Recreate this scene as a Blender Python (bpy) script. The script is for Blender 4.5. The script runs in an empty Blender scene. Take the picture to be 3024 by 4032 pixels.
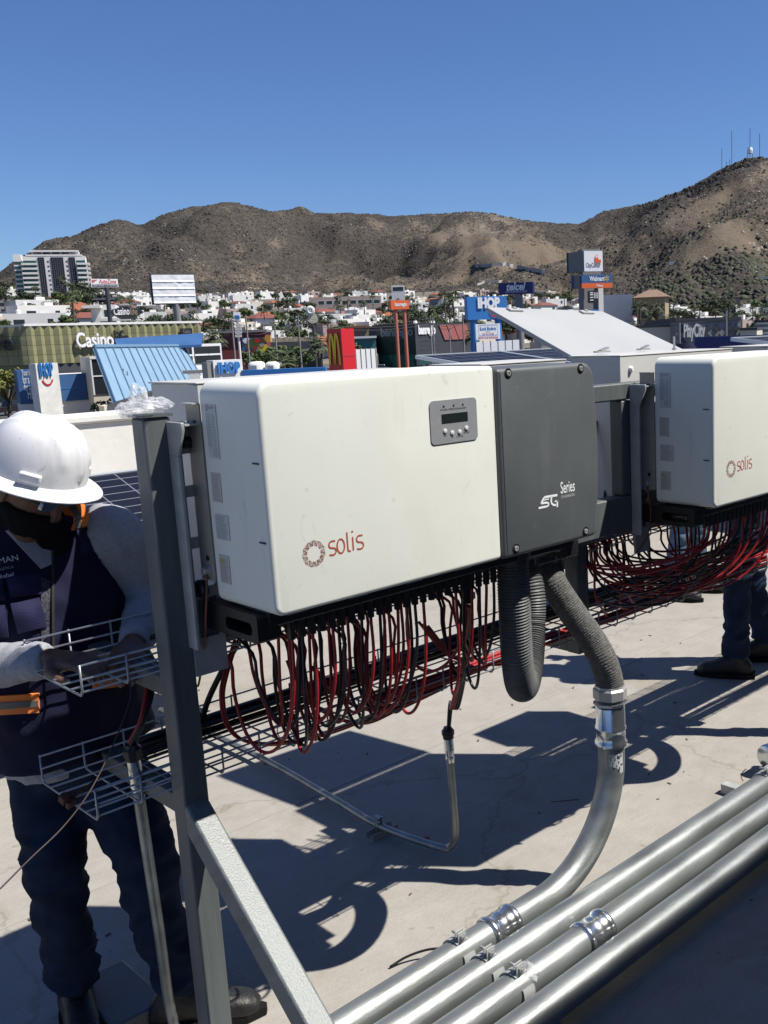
import bpy, bmesh, math, random
import numpy as np
from mathutils import Vector, Matrix, noise
from math import sin, cos, pi, radians, hypot, atan2
random.seed(7)
scene = bpy.context.scene
COL = scene.collection

# ------------------------------------------------------------------ camera
F, CX, CY, YAW, PITCH, ROLL = 3941.5, 2151.7, 2038.6, .82026, .18238, .03564
CAM = Vector((0, 0, 1.83))
def _axes():
    ca, sa, cb, sb, cc, sc = cos(YAW), sin(YAW), cos(PITCH), sin(PITCH), cos(ROLL), sin(ROLL)
    f = Vector((sa*cb, ca*cb, -sb)); r0 = Vector((ca, -sa, 0)); d = f.cross(r0)
    return cc*r0+sc*d, -sc*r0+cc*d, f
RX, DX, FX = _axes()
cam = bpy.data.cameras.new('camera'); camo = bpy.data.objects.new('camera', cam); COL.objects.link(camo)
m = Matrix.Identity(4)
for i in range(3):
    m[i][0] = RX[i]; m[i][1] = -DX[i]; m[i][2] = -FX[i]; m[i][3] = CAM[i]
camo.matrix_world = m
cam.sensor_fit = 'AUTO'; cam.sensor_width = 36; cam.lens = F/4032*36
cam.shift_x = -(CX-1512)/4032; cam.shift_y = (CY-2016)/4032
cam.clip_start = .05; cam.clip_end = 9000
scene.camera = camo

# ------------------------------------------------------------------ sky, sun, exposure
SUN = Vector((.40, -.52, 1)).normalized()
world = bpy.data.worlds.new('World'); scene.world = world; world.use_nodes = True
nt = world.node_tree; bg = nt.nodes['Background']
sky = nt.nodes.new('ShaderNodeTexSky'); sky.sky_type = 'NISHITA'; sky.sun_disc = False
sky.sun_elevation = math.asin(SUN.z); sky.sun_rotation = atan2(SUN.x, SUN.y)
sky.altitude = 200; sky.air_density = 1.0; sky.dust_density = 0.0; sky.ozone_density = 1.0
tn = nt.nodes.new('ShaderNodeMix'); tn.data_type = 'RGBA'; tn.blend_type = 'MULTIPLY'; tn.inputs[0].default_value = 1
nt.links.new(sky.outputs[0], tn.inputs[6]); tn.inputs[7].default_value = (.64, .86, 1.29, 1)     # clear dry desert air
nt.links.new(tn.outputs[2], bg.inputs[0]); bg.inputs[1].default_value = .055
sl = bpy.data.lights.new('sun', 'SUN'); sl.energy = 5.0; sl.angle = radians(.53); sl.color = (1, .95, .87)
so = bpy.data.objects.new('sun', sl); COL.objects.link(so); so.rotation_euler = SUN.to_track_quat('Z', 'Y').to_euler()
so.location = (3, -6, 12)
scene.view_settings.view_transform = 'Standard'; scene.view_settings.look = 'None'
scene.view_settings.exposure = 0.6; scene.view_settings.gamma = 1
scene.render.engine = 'CYCLES'
scene.cycles.max_bounces = 6

# ------------------------------------------------------------------ pixel -> point of the place
def ray(px, py): return RX*((px-CX)/F)+DX*((py-CY)/F)+FX
def at(px, py, X=None, Y=None, Z=None, D=None):
    r = ray(px, py)
    if X is not None: t = X/r.x
    elif Y is not None: t = Y/r.y
    elif Z is not None: t = (Z-CAM.z)/r.z
    else: t = D/hypot(r.x, r.y)
    return CAM+r*t

# ------------------------------------------------------------------ objects and tags
ORG = {}
def tag(o, label=None, cat=None, group=None, kind=None):
    if label: o['label'] = label
    if cat: o['category'] = cat
    if group: o['group'] = group
    if kind: o['kind'] = kind
    return o
def empty(name, loc, label=None, cat=None, group=None):
    o = bpy.data.objects.new(name, None); COL.objects.link(o); o.location = loc
    o.empty_display_size = .1
    ORG[o] = Vector(loc); return tag(o, label, cat, group)
def copy_tree(o, off=(0, 0, 0), label=None, group=None, parent=None):
    c = o.copy(); COL.objects.link(c)
    if parent is None:
        c.location = Vector(o.location)+Vector(off); ORG[c] = ORG.get(o, Vector(o.location))+Vector(off)
    else:
        c.parent = parent; ORG[c] = ORG[parent]
    if label: c['label'] = label
    if group: c['group'] = group
    for ch in list(KIDS.get(o, ())):
        k = copy_tree(ch, parent=c); KIDS.setdefault(c, []).append(k)
    return c
KIDS = {}
class MB:
    def __init__(s): s.v = []; s.f = []; s.m = []
    def add(s, vs, fs, mi=0):
        b = len(s.v); s.v += [tuple(v) for v in vs]; s.f += [tuple(i+b for i in f) for f in fs]; s.m += [mi]*len(fs); return s
    def obox(s, c, ax, ay, az, mi=0):
        c, ax, ay, az = Vector(c), Vector(ax), Vector(ay), Vector(az)
        vs = [c+i*ax+j*ay+k*az for i in (-1, 1) for j in (-1, 1) for k in (-1, 1)]
        return s.add(vs, [(0, 1, 3, 2), (4, 6, 7, 5), (0, 4, 5, 1), (2, 3, 7, 6), (0, 2, 6, 4), (1, 5, 7, 3)], mi)
    def box(s, a, b, mi=0):
        a, b = Vector(a), Vector(b); c = (a+b)/2; h = (b-a)/2
        return s.obox(c, (h.x, 0, 0), (0, h.y, 0), (0, 0, h.z), mi)
    def beam(s, p, q, w, h, up=(0, 0, 1), mi=0):
        p, q = Vector(p), Vector(q); d = (q-p); L = d.length; d.normalize(); up = Vector(up)
        x = d.cross(up).normalized(); y = x.cross(d).normalized()
        return s.obox((p+q)/2, d*L/2, x*w/2, y*h/2, mi)
    def tube(s, pts, r, n=8, mi=0, cap=True, closed=False):
        pts = [Vector(p) for p in pts]; N = len(pts)
        rs = r if isinstance(r, (list, tuple)) else [r]*N
        t0 = (pts[1]-pts[0]).normalized(); a = Vector((0, 0, 1)) if abs(t0.z) < .9 else Vector((1, 0, 0))
        nrm = (a-t0*a.dot(t0)).normalized(); vs = []; pt = t0
        for i, p in enumerate(pts):
            if closed: t = (pts[(i+1) % N]-pts[i-1]).normalized()
            else: t = (pts[min(i+1, N-1)]-pts[max(i-1, 0)])
            t = t.normalized() if t.length > 1e-9 else pt
            ax = pt.cross(t)
            if ax.length > 1e-7: nrm = Matrix.Rotation(pt.angle(t), 3, ax) @ nrm
            nrm = (nrm-t*nrm.dot(t)).normalized(); bn = t.cross(nrm); pt = t
            rr = rs[i] if isinstance(rs[i], (tuple, list)) else (rs[i], rs[i])
            for k in range(n):
                an = 2*pi*k/n; vs.append(p+nrm*cos(an)*rr[0]+bn*sin(an)*rr[1])
        fs = []
        for i in range(N if closed else N-1):
            j = (i+1) % N
            for k in range(n): fs.append((i*n+k, i*n+(k+1) % n, j*n+(k+1) % n, j*n+k))
        if cap and not closed:
            fs.append(tuple(range(n-1, -1, -1))); fs.append(tuple((N-1)*n+k for k in range(n)))
        return s.add(vs, fs, mi)
    def cyl(s, p, q, r, n=16, mi=0, r2=None): return s.tube([p, q], [r, r if r2 is None else r2], n, mi)
    def lathe(s, prof, org, axis=(0, 0, 1), n=20, mi=0):
        # prof: list of (dist along axis, radius)
        ax = Vector(axis).normalized(); o = Vector(org)
        a = Vector((0, 0, 1)) if abs(ax.z) < .9 else Vector((1, 0, 0)); u = (a-ax*a.dot(ax)).normalized(); w = ax.cross(u)
        vs = []; fs = []
        for h, r in prof:
            for k in range(n): vs.append(o+ax*h+(u*cos(2*pi*k/n)+w*sin(2*pi*k/n))*max(r, 1e-5))
        for i in range(len(prof)-1):
            for k in range(n): fs.append((i*n+k, i*n+(k+1) % n, (i+1)*n+(k+1) % n, (i+1)*n+k))
        fs.append(tuple(range(n-1, -1, -1))); fs.append(tuple((len(prof)-1)*n+k for k in range(n)))
        return s.add(vs, fs, mi)
    def prism(s, poly, o, ux, uy, un, depth, mi=0):
        o, ux, uy, un = Vector(o), Vector(ux), Vector(uy), Vector(un); n = len(poly)
        vs = [o+ux*a+uy*b for a, b in poly]+[o+ux*a+uy*b+un*depth for a, b in poly]
        fs = [tuple(range(n-1, -1, -1)), tuple(range(n, 2*n))]+[(i, (i+1) % n, n+(i+1) % n, n+i) for i in range(n)]
        return s.add(vs, fs, mi)
    def ribbon(s, pts, w, un, t=.0008, mi=0, closed=False):
        # flat stroke of width w lying in the plane with normal un
        un = Vector(un).normalized(); pts = [Vector(p) for p in pts]; N = len(pts); L = []; R = []
        for i, p in enumerate(pts):
            if closed: d = pts[(i+1) % N]-pts[i-1]
            else: d = pts[min(i+1, N-1)]-pts[max(i-1, 0)]
            d.normalize(); sd = un.cross(d)*w/2
            L.append(p+sd+un*t); R.append(p-sd+un*t)
        fs = []
        for i in range(N if closed else N-1):
            j = (i+1) % N; fs.append((i, N+i, N+j, j))
        return s.add(L+R, fs, mi)
    def build(s, name, mats, parent=None, smooth=False, bevel=0, seg=2, recalc=True, autosm=None):
        org = ORG[parent] if parent is not None else None
        if parent is None:
            a = np.array(s.v); lo = a.min(0); hi = a.max(0)
            org = Vector(((lo[0]+hi[0])/2, (lo[1]+hi[1])/2, lo[2]))
        me = bpy.data.meshes.new(name)
        me.from_pydata([(v[0]-org.x, v[1]-org.y, v[2]-org.z) for v in s.v], [], s.f)
        if not isinstance(mats, (list, tuple)): mats = [mats]
        for mt in mats: me.materials.append(mt)
        if len(mats) > 1: me.polygons.foreach_set('material_index', s.m)
        if recalc:
            b = bmesh.new(); b.from_mesh(me); bmesh.ops.recalc_face_normals(b, faces=b.faces); b.to_mesh(me); b.free()
        if smooth or autosm:
            me.polygons.foreach_set('use_smooth', [True]*len(me.polygons))
            if autosm: me.set_sharp_from_angle(angle=radians(autosm))
        o = bpy.data.objects.new(name, me); COL.objects.link(o)
        ORG[o] = org
        if parent is None: o.location = org
        else: o.parent = parent; KIDS.setdefault(parent, []).append(o)
        if bevel:
            md = o.modifiers.new('bevel', 'BEVEL'); md.width = bevel; md.segments = seg; md.limit_method = 'ANGLE'; md.angle_limit = radians(40)
            me.polygons.foreach_set('use_smooth', [True]*len(me.polygons)); me.set_sharp_from_angle(angle=radians(40))
        return o
def link_piece(src, off, parent, name=None):
    o = bpy.data.objects.new(name or src.name.split('.')[0], src.data); COL.objects.link(o)
    o.parent = parent; o.location = off; ORG[o] = ORG[parent]; KIDS.setdefault(parent, []).append(o)
    for md in src.modifiers:
        if md.type == 'BEVEL':
            n = o.modifiers.new('bevel', 'BEVEL'); n.width = md.width; n.segments = md.segments; n.limit_method = 'ANGLE'; n.angle_limit = md.angle_limit
    return o
_fc = {}
def text(st, size, org, ux, uy, mat, name, parent, ext=.0006, bold=0, sx=1.0, shear=0, align='CENTER', w=None, off=.0012, spacing=1.0):
    """writing as thin raised letters; org = baseline centre (or left); w = fitted width"""
    ux = Vector(ux).normalized(); uy = Vector(uy).normalized(); un = ux.cross(uy)
    cu = bpy.data.curves.new('t', 'FONT'); cu.body = st; cu.size = 1; cu.align_x = align; cu.offset = bold; cu.shear = shear
    cu.resolution_u = 3; cu.space_character = spacing
    to = bpy.data.objects.new('t', cu); COL.objects.link(to)
    me = bpy.data.meshes.new_from_object(to); bpy.data.objects.remove(to); bpy.data.curves.remove(cu)
    n = len(me.vertices); a = np.zeros(n*3, 'f'); me.vertices.foreach_get('co', a); a = a.reshape(-1, 3)
    k = size
    fs = [tuple(p.vertices) for p in me.polygons]; bpy.data.meshes.remove(me)
    if w: sx = w/((a[:, 0].max()-a[:, 0].min())*k)
    mb = MB(); o = Vector(org)+un*off
    vs = [o+ux*float(p[0])*k*sx+uy*float(p[1])*k for p in a]
    if ext <= .001: mb.add([v+un*ext for v in vs], fs)
    else:
        # extrude: front + sides
        e = {}
        for f in fs:
            for i in range(len(f)):
                q = (f[i], f[(i+1) % len(f)])
                if (q[1], q[0]) in e: e.pop((q[1], q[0]))
                else: e[q] = 1
        mb.add(vs+[v+un*ext for v in vs], [tuple(i+n for i in f) for f in fs]+[(b, a_, a_+n, b+n) for a_, b in e])
    return mb.build(name, mat, parent, recalc=False)

# ------------------------------------------------------------------ materials
def mat(name, col, rough=.6, metal=0, var=0, vs=8, bump=0, bs=60, col2=None, spec=.5, wear=None, stretch=None, coat=0, rot=None):
    mt = bpy.data.materials.new(name); mt.use_nodes = True; t = mt.node_tree; p = t.nodes['Principled BSDF']
    p.inputs['Base Color'].default_value = (*col, 1); p.inputs['Roughness'].default_value = rough
    p.inputs['Metallic'].default_value = metal; p.inputs['Specular IOR Level'].default_value = spec
    if coat: p.inputs['Coat Weight'].default_value = coat
    if var or bump or wear:
        tc = t.nodes.new('ShaderNodeTexCoord'); mp = t.nodes.new('ShaderNodeMapping')
        src_ = tc.outputs['Object']
        if rot:
            m0 = t.nodes.new('ShaderNodeMapping'); m0.inputs['Rotation'].default_value = rot; t.links.new(src_, m0.inputs[0]); src_ = m0.outputs[0]
        t.links.new(src_, mp.inputs[0])
        if stretch: mp.inputs['Scale'].default_value = stretch
    if var:
        n = t.nodes.new('ShaderNodeTexNoise'); n.inputs['Scale'].default_value = vs; n.inputs['Detail'].default_value = 6
        t.links.new(mp.outputs[0], n.inputs['Vector'])
        r = t.nodes.new('ShaderNodeValToRGB'); r.color_ramp.elements[0].position = .3; r.color_ramp.elements[1].position = .72
        c2 = col2 or tuple(min(1, c*(1+var)) for c in col); c1 = tuple(c*(1-var) for c in col) if not col2 else col
        r.color_ramp.elements[0].color = (*c1, 1); r.color_ramp.elements[1].color = (*c2, 1)
        t.links.new(n.outputs['Fac'], r.inputs[0]); t.links.new(r.outputs[0], p.inputs['Base Color'])
        mr = t.nodes.new('ShaderNodeMapRange'); mr.inputs['To Min'].default_value = max(0, rough-.12); mr.inputs['To Max'].default_value = min(1, rough+.12)
        t.links.new(n.outputs['Fac'], mr.inputs[0]); t.links.new(mr.outputs[0], p.inputs['Roughness'])
    if bump:
        n2 = t.nodes.new('ShaderNodeTexNoise'); n2.inputs['Scale'].default_value = bs; n2.inputs['Detail'].default_value = 4
        t.links.new(mp.outputs[0], n2.inputs['Vector']); b = t.nodes.new('ShaderNodeBump'); b.inputs['Strength'].default_value = bump
        b.inputs['Distance'].default_value = .01
        t.links.new(n2.outputs['Fac'], b.inputs['Height']); t.links.new(b.outputs[0], p.inputs['Normal'])
    return mt
M = {}
M['inv_white'] = mat('powder_coat_white', (.69, .71, .65), .45, var=.03, vs=5, bump=.05, bs=900)
def worn(mt, dark, amt=.5, specks=True):
    '''dust, smudges and faint run marks on a painted surface'''
    t = mt.node_tree; p = t.nodes['Principled BSDF']; L = t.links.new; src = p.inputs['Base Color'].links[0].from_socket; tc = t.nodes.new('ShaderNodeTexCoord')
    def layer(src, scale, vec, a, b, col, f, det=6, dist=0):
        mp = t.nodes.new('ShaderNodeMapping'); mp.inputs['Scale'].default_value = vec; L(tc.outputs['Object'], mp.inputs[0])
        n = t.nodes.new('ShaderNodeTexNoise'); n.inputs['Scale'].default_value = scale; n.inputs['Detail'].default_value = det; n.inputs['Distortion'].default_value = dist; L(mp.outputs[0], n.inputs['Vector'])
        r = t.nodes.new('ShaderNodeMapRange'); r.inputs['From Min'].default_value = a; r.inputs['From Max'].default_value = b; r.inputs['To Max'].default_value = f; L(n.outputs['Fac'], r.inputs[0])
        m = t.nodes.new('ShaderNodeMix'); m.data_type = 'RGBA'; L(r.outputs[0], m.inputs[0]); L(src, m.inputs[6]); m.inputs[7].default_value = (*col, 1); return m.outputs[2]
    c = layer(src, 2.2, (1, 1, .5), .48, .75, dark, .30*amt, 5, .6)
    c = layer(c, 9, (2.2, 2.2, .35), .60, .74, dark, .35*amt, 5)
    c = layer(c, 26, (1, 1, .6), .66, .74, dark, .55*amt, 3, 2)
    if specks: c = layer(c, 130, (1, 1, 1), .71, .76, dark, .6*amt, 2)
    L(c, p.inputs['Base Color'])
worn(M['inv_white'], (.42, .41, .35), .55)
M['inv_grey'] = mat('powder_coat_grey', (.082, .092, .097), .5, var=.06, vs=7, bump=.06, bs=700)
worn(M['inv_grey'], (.16, .165, .16), .7)
M['plate'] = mat('brushed_plate', (.33, .31, .27), .45, .25, var=.08, vs=30, stretch=(1, 1, 8))
M['bracket'] = mat('galvanised_bracket', (.36, .375, .365), .5, .12, var=.12, vs=25)
M['blackp'] = mat('black_plastic', (.012, .012, .014), .45)
M['rack'] = mat('rack_paint_grey', (.095, .108, .108), .45, 0, var=.16, vs=4, bump=.12, bs=26, stretch=(9, 9, .7))
M['brace'] = mat('rack_paint_brushed_sunlit', (.15, .165, .165), .46, .12, var=.22, vs=5, bump=.18, bs=26, stretch=(9, 9, .6), rot=(-.889, 0, 0))  # brush-streaked rack paint, base lightened to stand in for sun sheen
M['wirew'] = mat('box_paint_white', (.50, .50, .48), .45, var=.04, vs=6)
M['lid'] = mat('lid_paint_white', (.36, .37, .375), .5, var=.03, vs=3)
M['zinc'] = mat('zinc_pipe', (.27, .29, .285), .42, .70, var=.32, vs=13, bump=.06, bs=160, stretch=(.25, 1, 1))
M['zinc2'] = mat('zinc_bright', (.62, .65, .66), .22, .95, var=.08, vs=20)
M['wire'] = mat('galvanised_wire', (.30, .32, .35), .45, .6)
M['flex'] = mat('flex_conduit_grey', (.085, .09, .09), .55, .1, var=.1, vs=40)
M['flexdirty'] = mat('flex_conduit_dusty', (.10, .10, .095), .9, var=.35, vs=60, bump=.6, bs=180)
M['red'] = mat('red_cable', (.29, .012, .015), .42, var=.12, vs=20)
M['blk'] = mat('black_cable', (.010, .010, .012), .4)
M['copper'] = mat('copper_wire', (.20, .075, .045), .6, .3)
M['brown'] = mat('dark_brown_wire', (.035, .022, .018), .6)
M['black_print'] = mat('black_print', (.02, .02, .02), .6)
M['grey_print'] = mat('grey_print', (.27, .275, .28), .6)
M['red_print'] = mat('red_brown_print', (.36, .07, .045), .6)
M['white_print'] = mat('white_print', (.75, .78, .8), .6)
M['sticker'] = mat('sticker', (.52, .53, .53), .5)
M['sticker2'] = mat('sticker_tan', (.48, .47, .42), .5)
M['lcd'] = mat('lcd_glass', (.015, .02, .02), .15)
M['panelgrey'] = mat('display_grey', (.24, .25, .26), .45, var=.05, vs=40)
M['button'] = mat('button_white', (.6, .6, .6), .4)
M['yellow'] = mat('yellow_print', (.6, .45, .03), .6)
M['bolt'] = mat('bolt_steel', (.42, .42, .42), .35, .45)
M['rust'] = mat('rusty_terminal', (.10, .045, .03), .8, .3, var=.3, vs=80)
# ------------------------------------------------------------------ roof
def floor_mat(name, base, dark, light):
    mt = bpy.data.materials.new(name); mt.use_nodes = True; t = mt.node_tree; p = t.nodes['Principled BSDF']; L = t.links.new
    tc = t.nodes.new('ShaderNodeTexCoord')
    def nz(sc, det=5, rough=.6, dist=0):
        n = t.nodes.new('ShaderNodeTexNoise'); n.inputs['Scale'].default_value = sc; n.inputs['Detail'].default_value = det
        n.inputs['Roughness'].default_value = rough; n.inputs['Distortion'].default_value = dist; L(tc.outputs['Object'], n.inputs['Vector']); return n
    def ramp(n, a, b, c0, c1):
        r = t.nodes.new('ShaderNodeValToRGB'); r.color_ramp.elements[0].position = a; r.color_ramp.elements[1].position = b
        r.color_ramp.elements[0].color = (*c0, 1); r.color_ramp.elements[1].color = (*c1, 1); L(n.outputs['Fac'], r.inputs[0]); return r
    def mix(a, b, f, mode='MIX'):
        mx = t.nodes.new('ShaderNodeMix'); mx.data_type = 'RGBA'; mx.blend_type = mode
        if isinstance(f, float): mx.inputs[0].default_value = f
        else: L(f, mx.inputs[0])
        L(a, mx.inputs[6]); L(b, mx.inputs[7]); return mx.outputs[2]
    a = ramp(nz(1.3, 6, .65), .35, .68, dark, base)
    b = ramp(nz(9, 8, .7), .32, .7, tuple(c*.86 for c in base), light)
    c = mix(a.outputs[0], b.outputs[0], .5)
    g = ramp(nz(120, 3), .3, .75, (.88, .88, .87), (1.06, 1.06, 1.06)); c = mix(c, g.outputs[0], .8, 'MULTIPLY')
    sp = ramp(nz(34, 4, .5, .6), .25, .33, (.62, .6, .56), (1, 1, 1)); c = mix(c, sp.outputs[0], .7, 'MULTIPLY')
    st = ramp(nz(2.1, 3, .5, 1.5), .56, .75, (1, 1, 1), (.80, .77, .70)); c = mix(c, st.outputs[0], .8, 'MULTIPLY')
    # trowel streaks
    mp = t.nodes.new('ShaderNodeMapping'); mp.inputs['Scale'].default_value = (3, 26, 1); mp.inputs['Rotation'].default_value = (0, 0, .5)
    L(tc.outputs['Object'], mp.inputs[0]); n = nz(2.2, 6, .7, 1.2); L(mp.outputs[0], n.inputs['Vector'])
    s2 = ramp(n, .42, .5, (.93, .925, .91), (1, 1, 1)); c = mix(c, s2.outputs[0], .7, 'MULTIPLY')
    # hair cracks
    v = t.nodes.new('ShaderNodeTexVoronoi'); v.feature = 'DISTANCE_TO_EDGE'; v.inputs['Scale'].default_value = .55
    ds = nz(3, 4); va = t.nodes.new('ShaderNodeVectorMath'); va.operation = 'MULTIPLY_ADD'; L(ds.outputs['Color'], va.inputs[0])
    va.inputs[1].default_value = (.5, .5, .5); L(tc.outputs['Object'], va.inputs[2]); L(va.outputs[0], v.inputs['Vector'])
    cr = t.nodes.new('ShaderNodeValToRGB'); cr.color_ramp.elements[0].position = .0; cr.color_ramp.elements[1].position = .006
    cr.color_ramp.elements[0].color = (.72, .70, .66, 1); cr.color_ramp.elements[1].color = (1, 1, 1, 1); L(v.outputs['Distance'], cr.inputs[0])
    c = mix(c, cr.outputs[0], .8, 'MULTIPLY')
    L(c, p.inputs['Base Color']); p.inputs['Roughness'].default_value = .85; p.inputs['Specular IOR Level'].default_value = .25
    bp = t.nodes.new('ShaderNodeBump'); bp.inputs['Strength'].default_value = .35; bp.inputs['Distance'].default_value = .004
    nb = nz(60, 6, .7); L(nb.outputs['Fac'], bp.inputs['Height']); L(bp.outputs[0], p.inputs['Normal'])
    return mt
M['floor'] = floor_mat('roof_concrete', (.325, .305, .275), (.26, .243, .215), (.37, .352, .325))
M['plaster'] = mat('white_plaster', (.66, .65, .61), .8, var=.06, vs=2.2, bump=.25, bs=14)
ROOF_Y = 8.0
b = MB(); nx, ny = 60, 36; x0, x1, y0, y1 = -7, 26, -3, ROOF_Y
vs = [(x0+(x1-x0)*i/nx, y0+(y1-y0)*j/ny, 0) for j in range(ny+1) for i in range(nx+1)]
b.add(vs, [(j*(nx+1)+i, j*(nx+1)+i+1, (j+1)*(nx+1)+i+1, (j+1)*(nx+1)+i) for j in range(ny) for i in range(nx)])
b.box((x0, y0, -5.7), (x1, y1, -.01))
rf = b.build('roof', M['floor'], recalc=False); tag(rf, kind='structure')
# parapet at the far edge of the roof, with a coping
pw = empty('parapet_wall', (8, ROOF_Y, 0), 'long white plastered parapet wall along the far edge of the roof, behind the bent worker', 'wall')
b = MB(); b.box((x0, ROOF_Y-.12, 0), (x1, ROOF_Y+.12, 1.26)); b.build('wall', M['plaster'], pw)
b = MB(); b.box((x0, ROOF_Y-.15, 1.263), (x1, ROOF_Y+.16, 1.335)); b.build('coping', M['plaster'], pw, bevel=.02)
# added unseen room behind the camera placed so its shadow lies in front of the pipes
M['blocker'] = mat('blocker_dark', (.09, .09, .095), .9)  # kept dark so the unseen walls bounce little light into the shade
rw = empty('shade_blocker', (6, -1.6, 0), 'added unseen dark grey room standing behind the camera and shading the near floor', 'building')
b = MB(); b.box((-.2, -2.8, 0), (16, -.75, 4.45)); b.build('wall', M['blocker'], rw)
b = MB(); b.box((-.25, -2.85, 4.452), (16.05, -.70, 4.55)); b.build('roof', M['blocker'], rw)

b = MB(); b.beam((x0, 3.32, .0005), (x1, 3.36, .0005), .008, .003); b.beam((x0, 6.1, .0005), (x1, 6.2, .0005), .012, .003); sm1 = b.build('seam', mat('seam_grey', (.29, .275, .25), .9), None); tag(sm1, kind='structure')
# ------------------------------------------------------------------ support rack
rack = empty('steel_rack', (1.0, 2.08, 0), 'dark grey square tube steel rack carrying the two inverters and the cable trays', 'rack')
RM = M['rack']; XE = 6.1
b = MB(); b.box((.970, 2.05, .012), (1.030, 2.11, 1.683)); b.build('post', RM, rack, bevel=.006)
b = MB(); b.beam((.999, 2.075, .79), (.999, 1.10, -.0), .056, .062, (0, 0, 1)); b.build('brace', M['brace'], rack, bevel=.006)
b = MB(); b.box((1.032, 2.052, 1.605), (XE, 2.108, 1.660)); b.build('beam', RM, rack, bevel=.005)
b = MB(); b.box((1.032, 2.052, 1.165), (XE, 2.108, 1.285)); b.build('beam', RM, rack, bevel=.005)
for x in (2.607, 4.207, 5.807):
    b = MB(); b.box((x-.026, 2.054, 1.287), (x+.026, 2.106, 1.603)); b.build('upright', RM, rack, bevel=.005)
for x in (2.40, 4.0, 5.6):
    b = MB(); b.box((x, 2.110, .772), (x+.058, 2.166, 1.60)); b.build('hanger', RM, rack, bevel=.005)
    for z in (.772, 1.055):
        b = MB(); b.box((x+.004, 2.168, z), (x+.054, 2.50, z+.048)); b.build('tray_arm', RM, rack, bevel=.004)
for z in (.772, 1.055):
    b = MB(); b.box((.975, 2.112, z), (1.025, 2.50, z+.048)); b.build('tray_arm', RM, rack, bevel=.004)
b = MB(); b.box((5.97, 2.05, .012), (6.03, 2.11, 1.603)); b.build('post', RM, rack, bevel=.006)
b = MB(); b.box((.90, 1.98, .0), (1.10, 2.20, .012)); b.build('foot_plate', RM, rack, bevel=.002)
b = MB(); b.box((5.90, 1.98, .0), (6.10, 2.20, .012)); b.build('foot_plate', RM, rack, bevel=.002)
bf = MB(); c0 = at(640, 4000, Z=.05); bf.box((c0.x-.12, c0.y+.02, 0), (c0.x+.03, c0.y+.30, .075))
fb = bf.build('support_block', mat('block_grey', (.10, .11, .12), .6, var=.1, vs=20), bevel=.006); tag(fb, 'low dark grey block on the floor beside the bent worker\'s boot', 'block')

# ------------------------------------------------------------------ inverters
def rr(x0, z0, x1, z1, r, n=6, bulge=0):
    pts = []
    rs = r if isinstance(r, (list, tuple)) else [r]*4      # bl, br, tr, tl
    for (cx, cz, a0, q) in ((x0, z0, pi, rs[0]), (x1, z0, 1.5*pi, rs[1]), (x1, z1, 0, rs[2]), (x0, z1, .5*pi, rs[3])):
        ox = cx+(q if cx == x0 else -q); oz = cz+(q if cz == z0 else -q)
        for i in range(n+1):
            a = a0+i/n*pi/2; pts.append((ox+cos(a)*q, oz+sin(a)*q))
        if cx == x1 and cz == z0 and bulge:
            for i in range(1, 8): pts.append((x1+bulge*sin(pi*i/8), z0+q+(z1-z0-2*q)*i/8))
    return pts
def rounded_front(b, pts, yb, yf, fr, steps=4, mi=0, n2=None):
    # slab whose outline is pts (x,z), going from y=yb to the front y=yf with a rounded front edge of radius fr
    cx = sum(p[0] for p in pts)/len(pts); cz = sum(p[1] for p in pts)/len(pts); N = len(pts)
    nm = []
    for i in range(N):
        p, q = Vector(pts[i-1]), Vector(pts[(i+1) % N]); d = (q-p).normalized(); nm.append(Vector((d.y, -d.x)))
    rings = [(yb, 0.0)]
    for k in range(steps+1):
        a = k/steps*pi/2; rings.append((yf+fr*(1-sin(a)), fr*(1-cos(a))))
    vs = []; fs = []
    for y, ins in rings:
        for i in range(N): vs.append((pts[i][0]-nm[i].x*ins, y, pts[i][1]-nm[i].y*ins))
    for r in range(len(rings)-1):
        for i in range(N): fs.append((r*N+i, r*N+(i+1) % N, (r+1)*N+(i+1) % N, (r+1)*N+i))
    fs.append(tuple(range(N))); fs.append(tuple((len(rings)-1)*N+i for i in range(N-1, -1, -1)))
    b.add(vs, fs, mi)
YF = 1.753; ZB, ZT = 1.277, 1.757
inv = empty('inverter', (1.57, 1.87, 1.22), 'nearest white and grey inverter, its red sun logo in the middle of the photo', 'inverter')
b = MB(); rounded_front(b, rr(1.063, ZB, 1.712, ZT, [.022, .012, .012, .034], 7), 1.978, YF, .010); b.build('white_cover', M['inv_white'], inv, autosm=35)
b = MB(); rounded_front(b, rr(1.717, ZB-.002, 2.083, ZT-.008, [.01, .02, .04, .01], 7, bulge=.014), 1.90, YF-.004, .012); gc = b.build('grey_cover', M['inv_grey'], inv, autosm=35)
b = MB(); rounded_front(b, rr(1.70, ZB+.006, 2.078, ZT-.012, .03, 5), 1.982, 1.904, .004); b.build('heat_sink_housing', M['inv_grey'], inv, autosm=35)
b = MB(); b.box((1.085, 1.825, 1.236), (2.06, 1.965, 1.2765)); b.build('connector_tray', M['blackp'], inv, bevel=.006)
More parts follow.
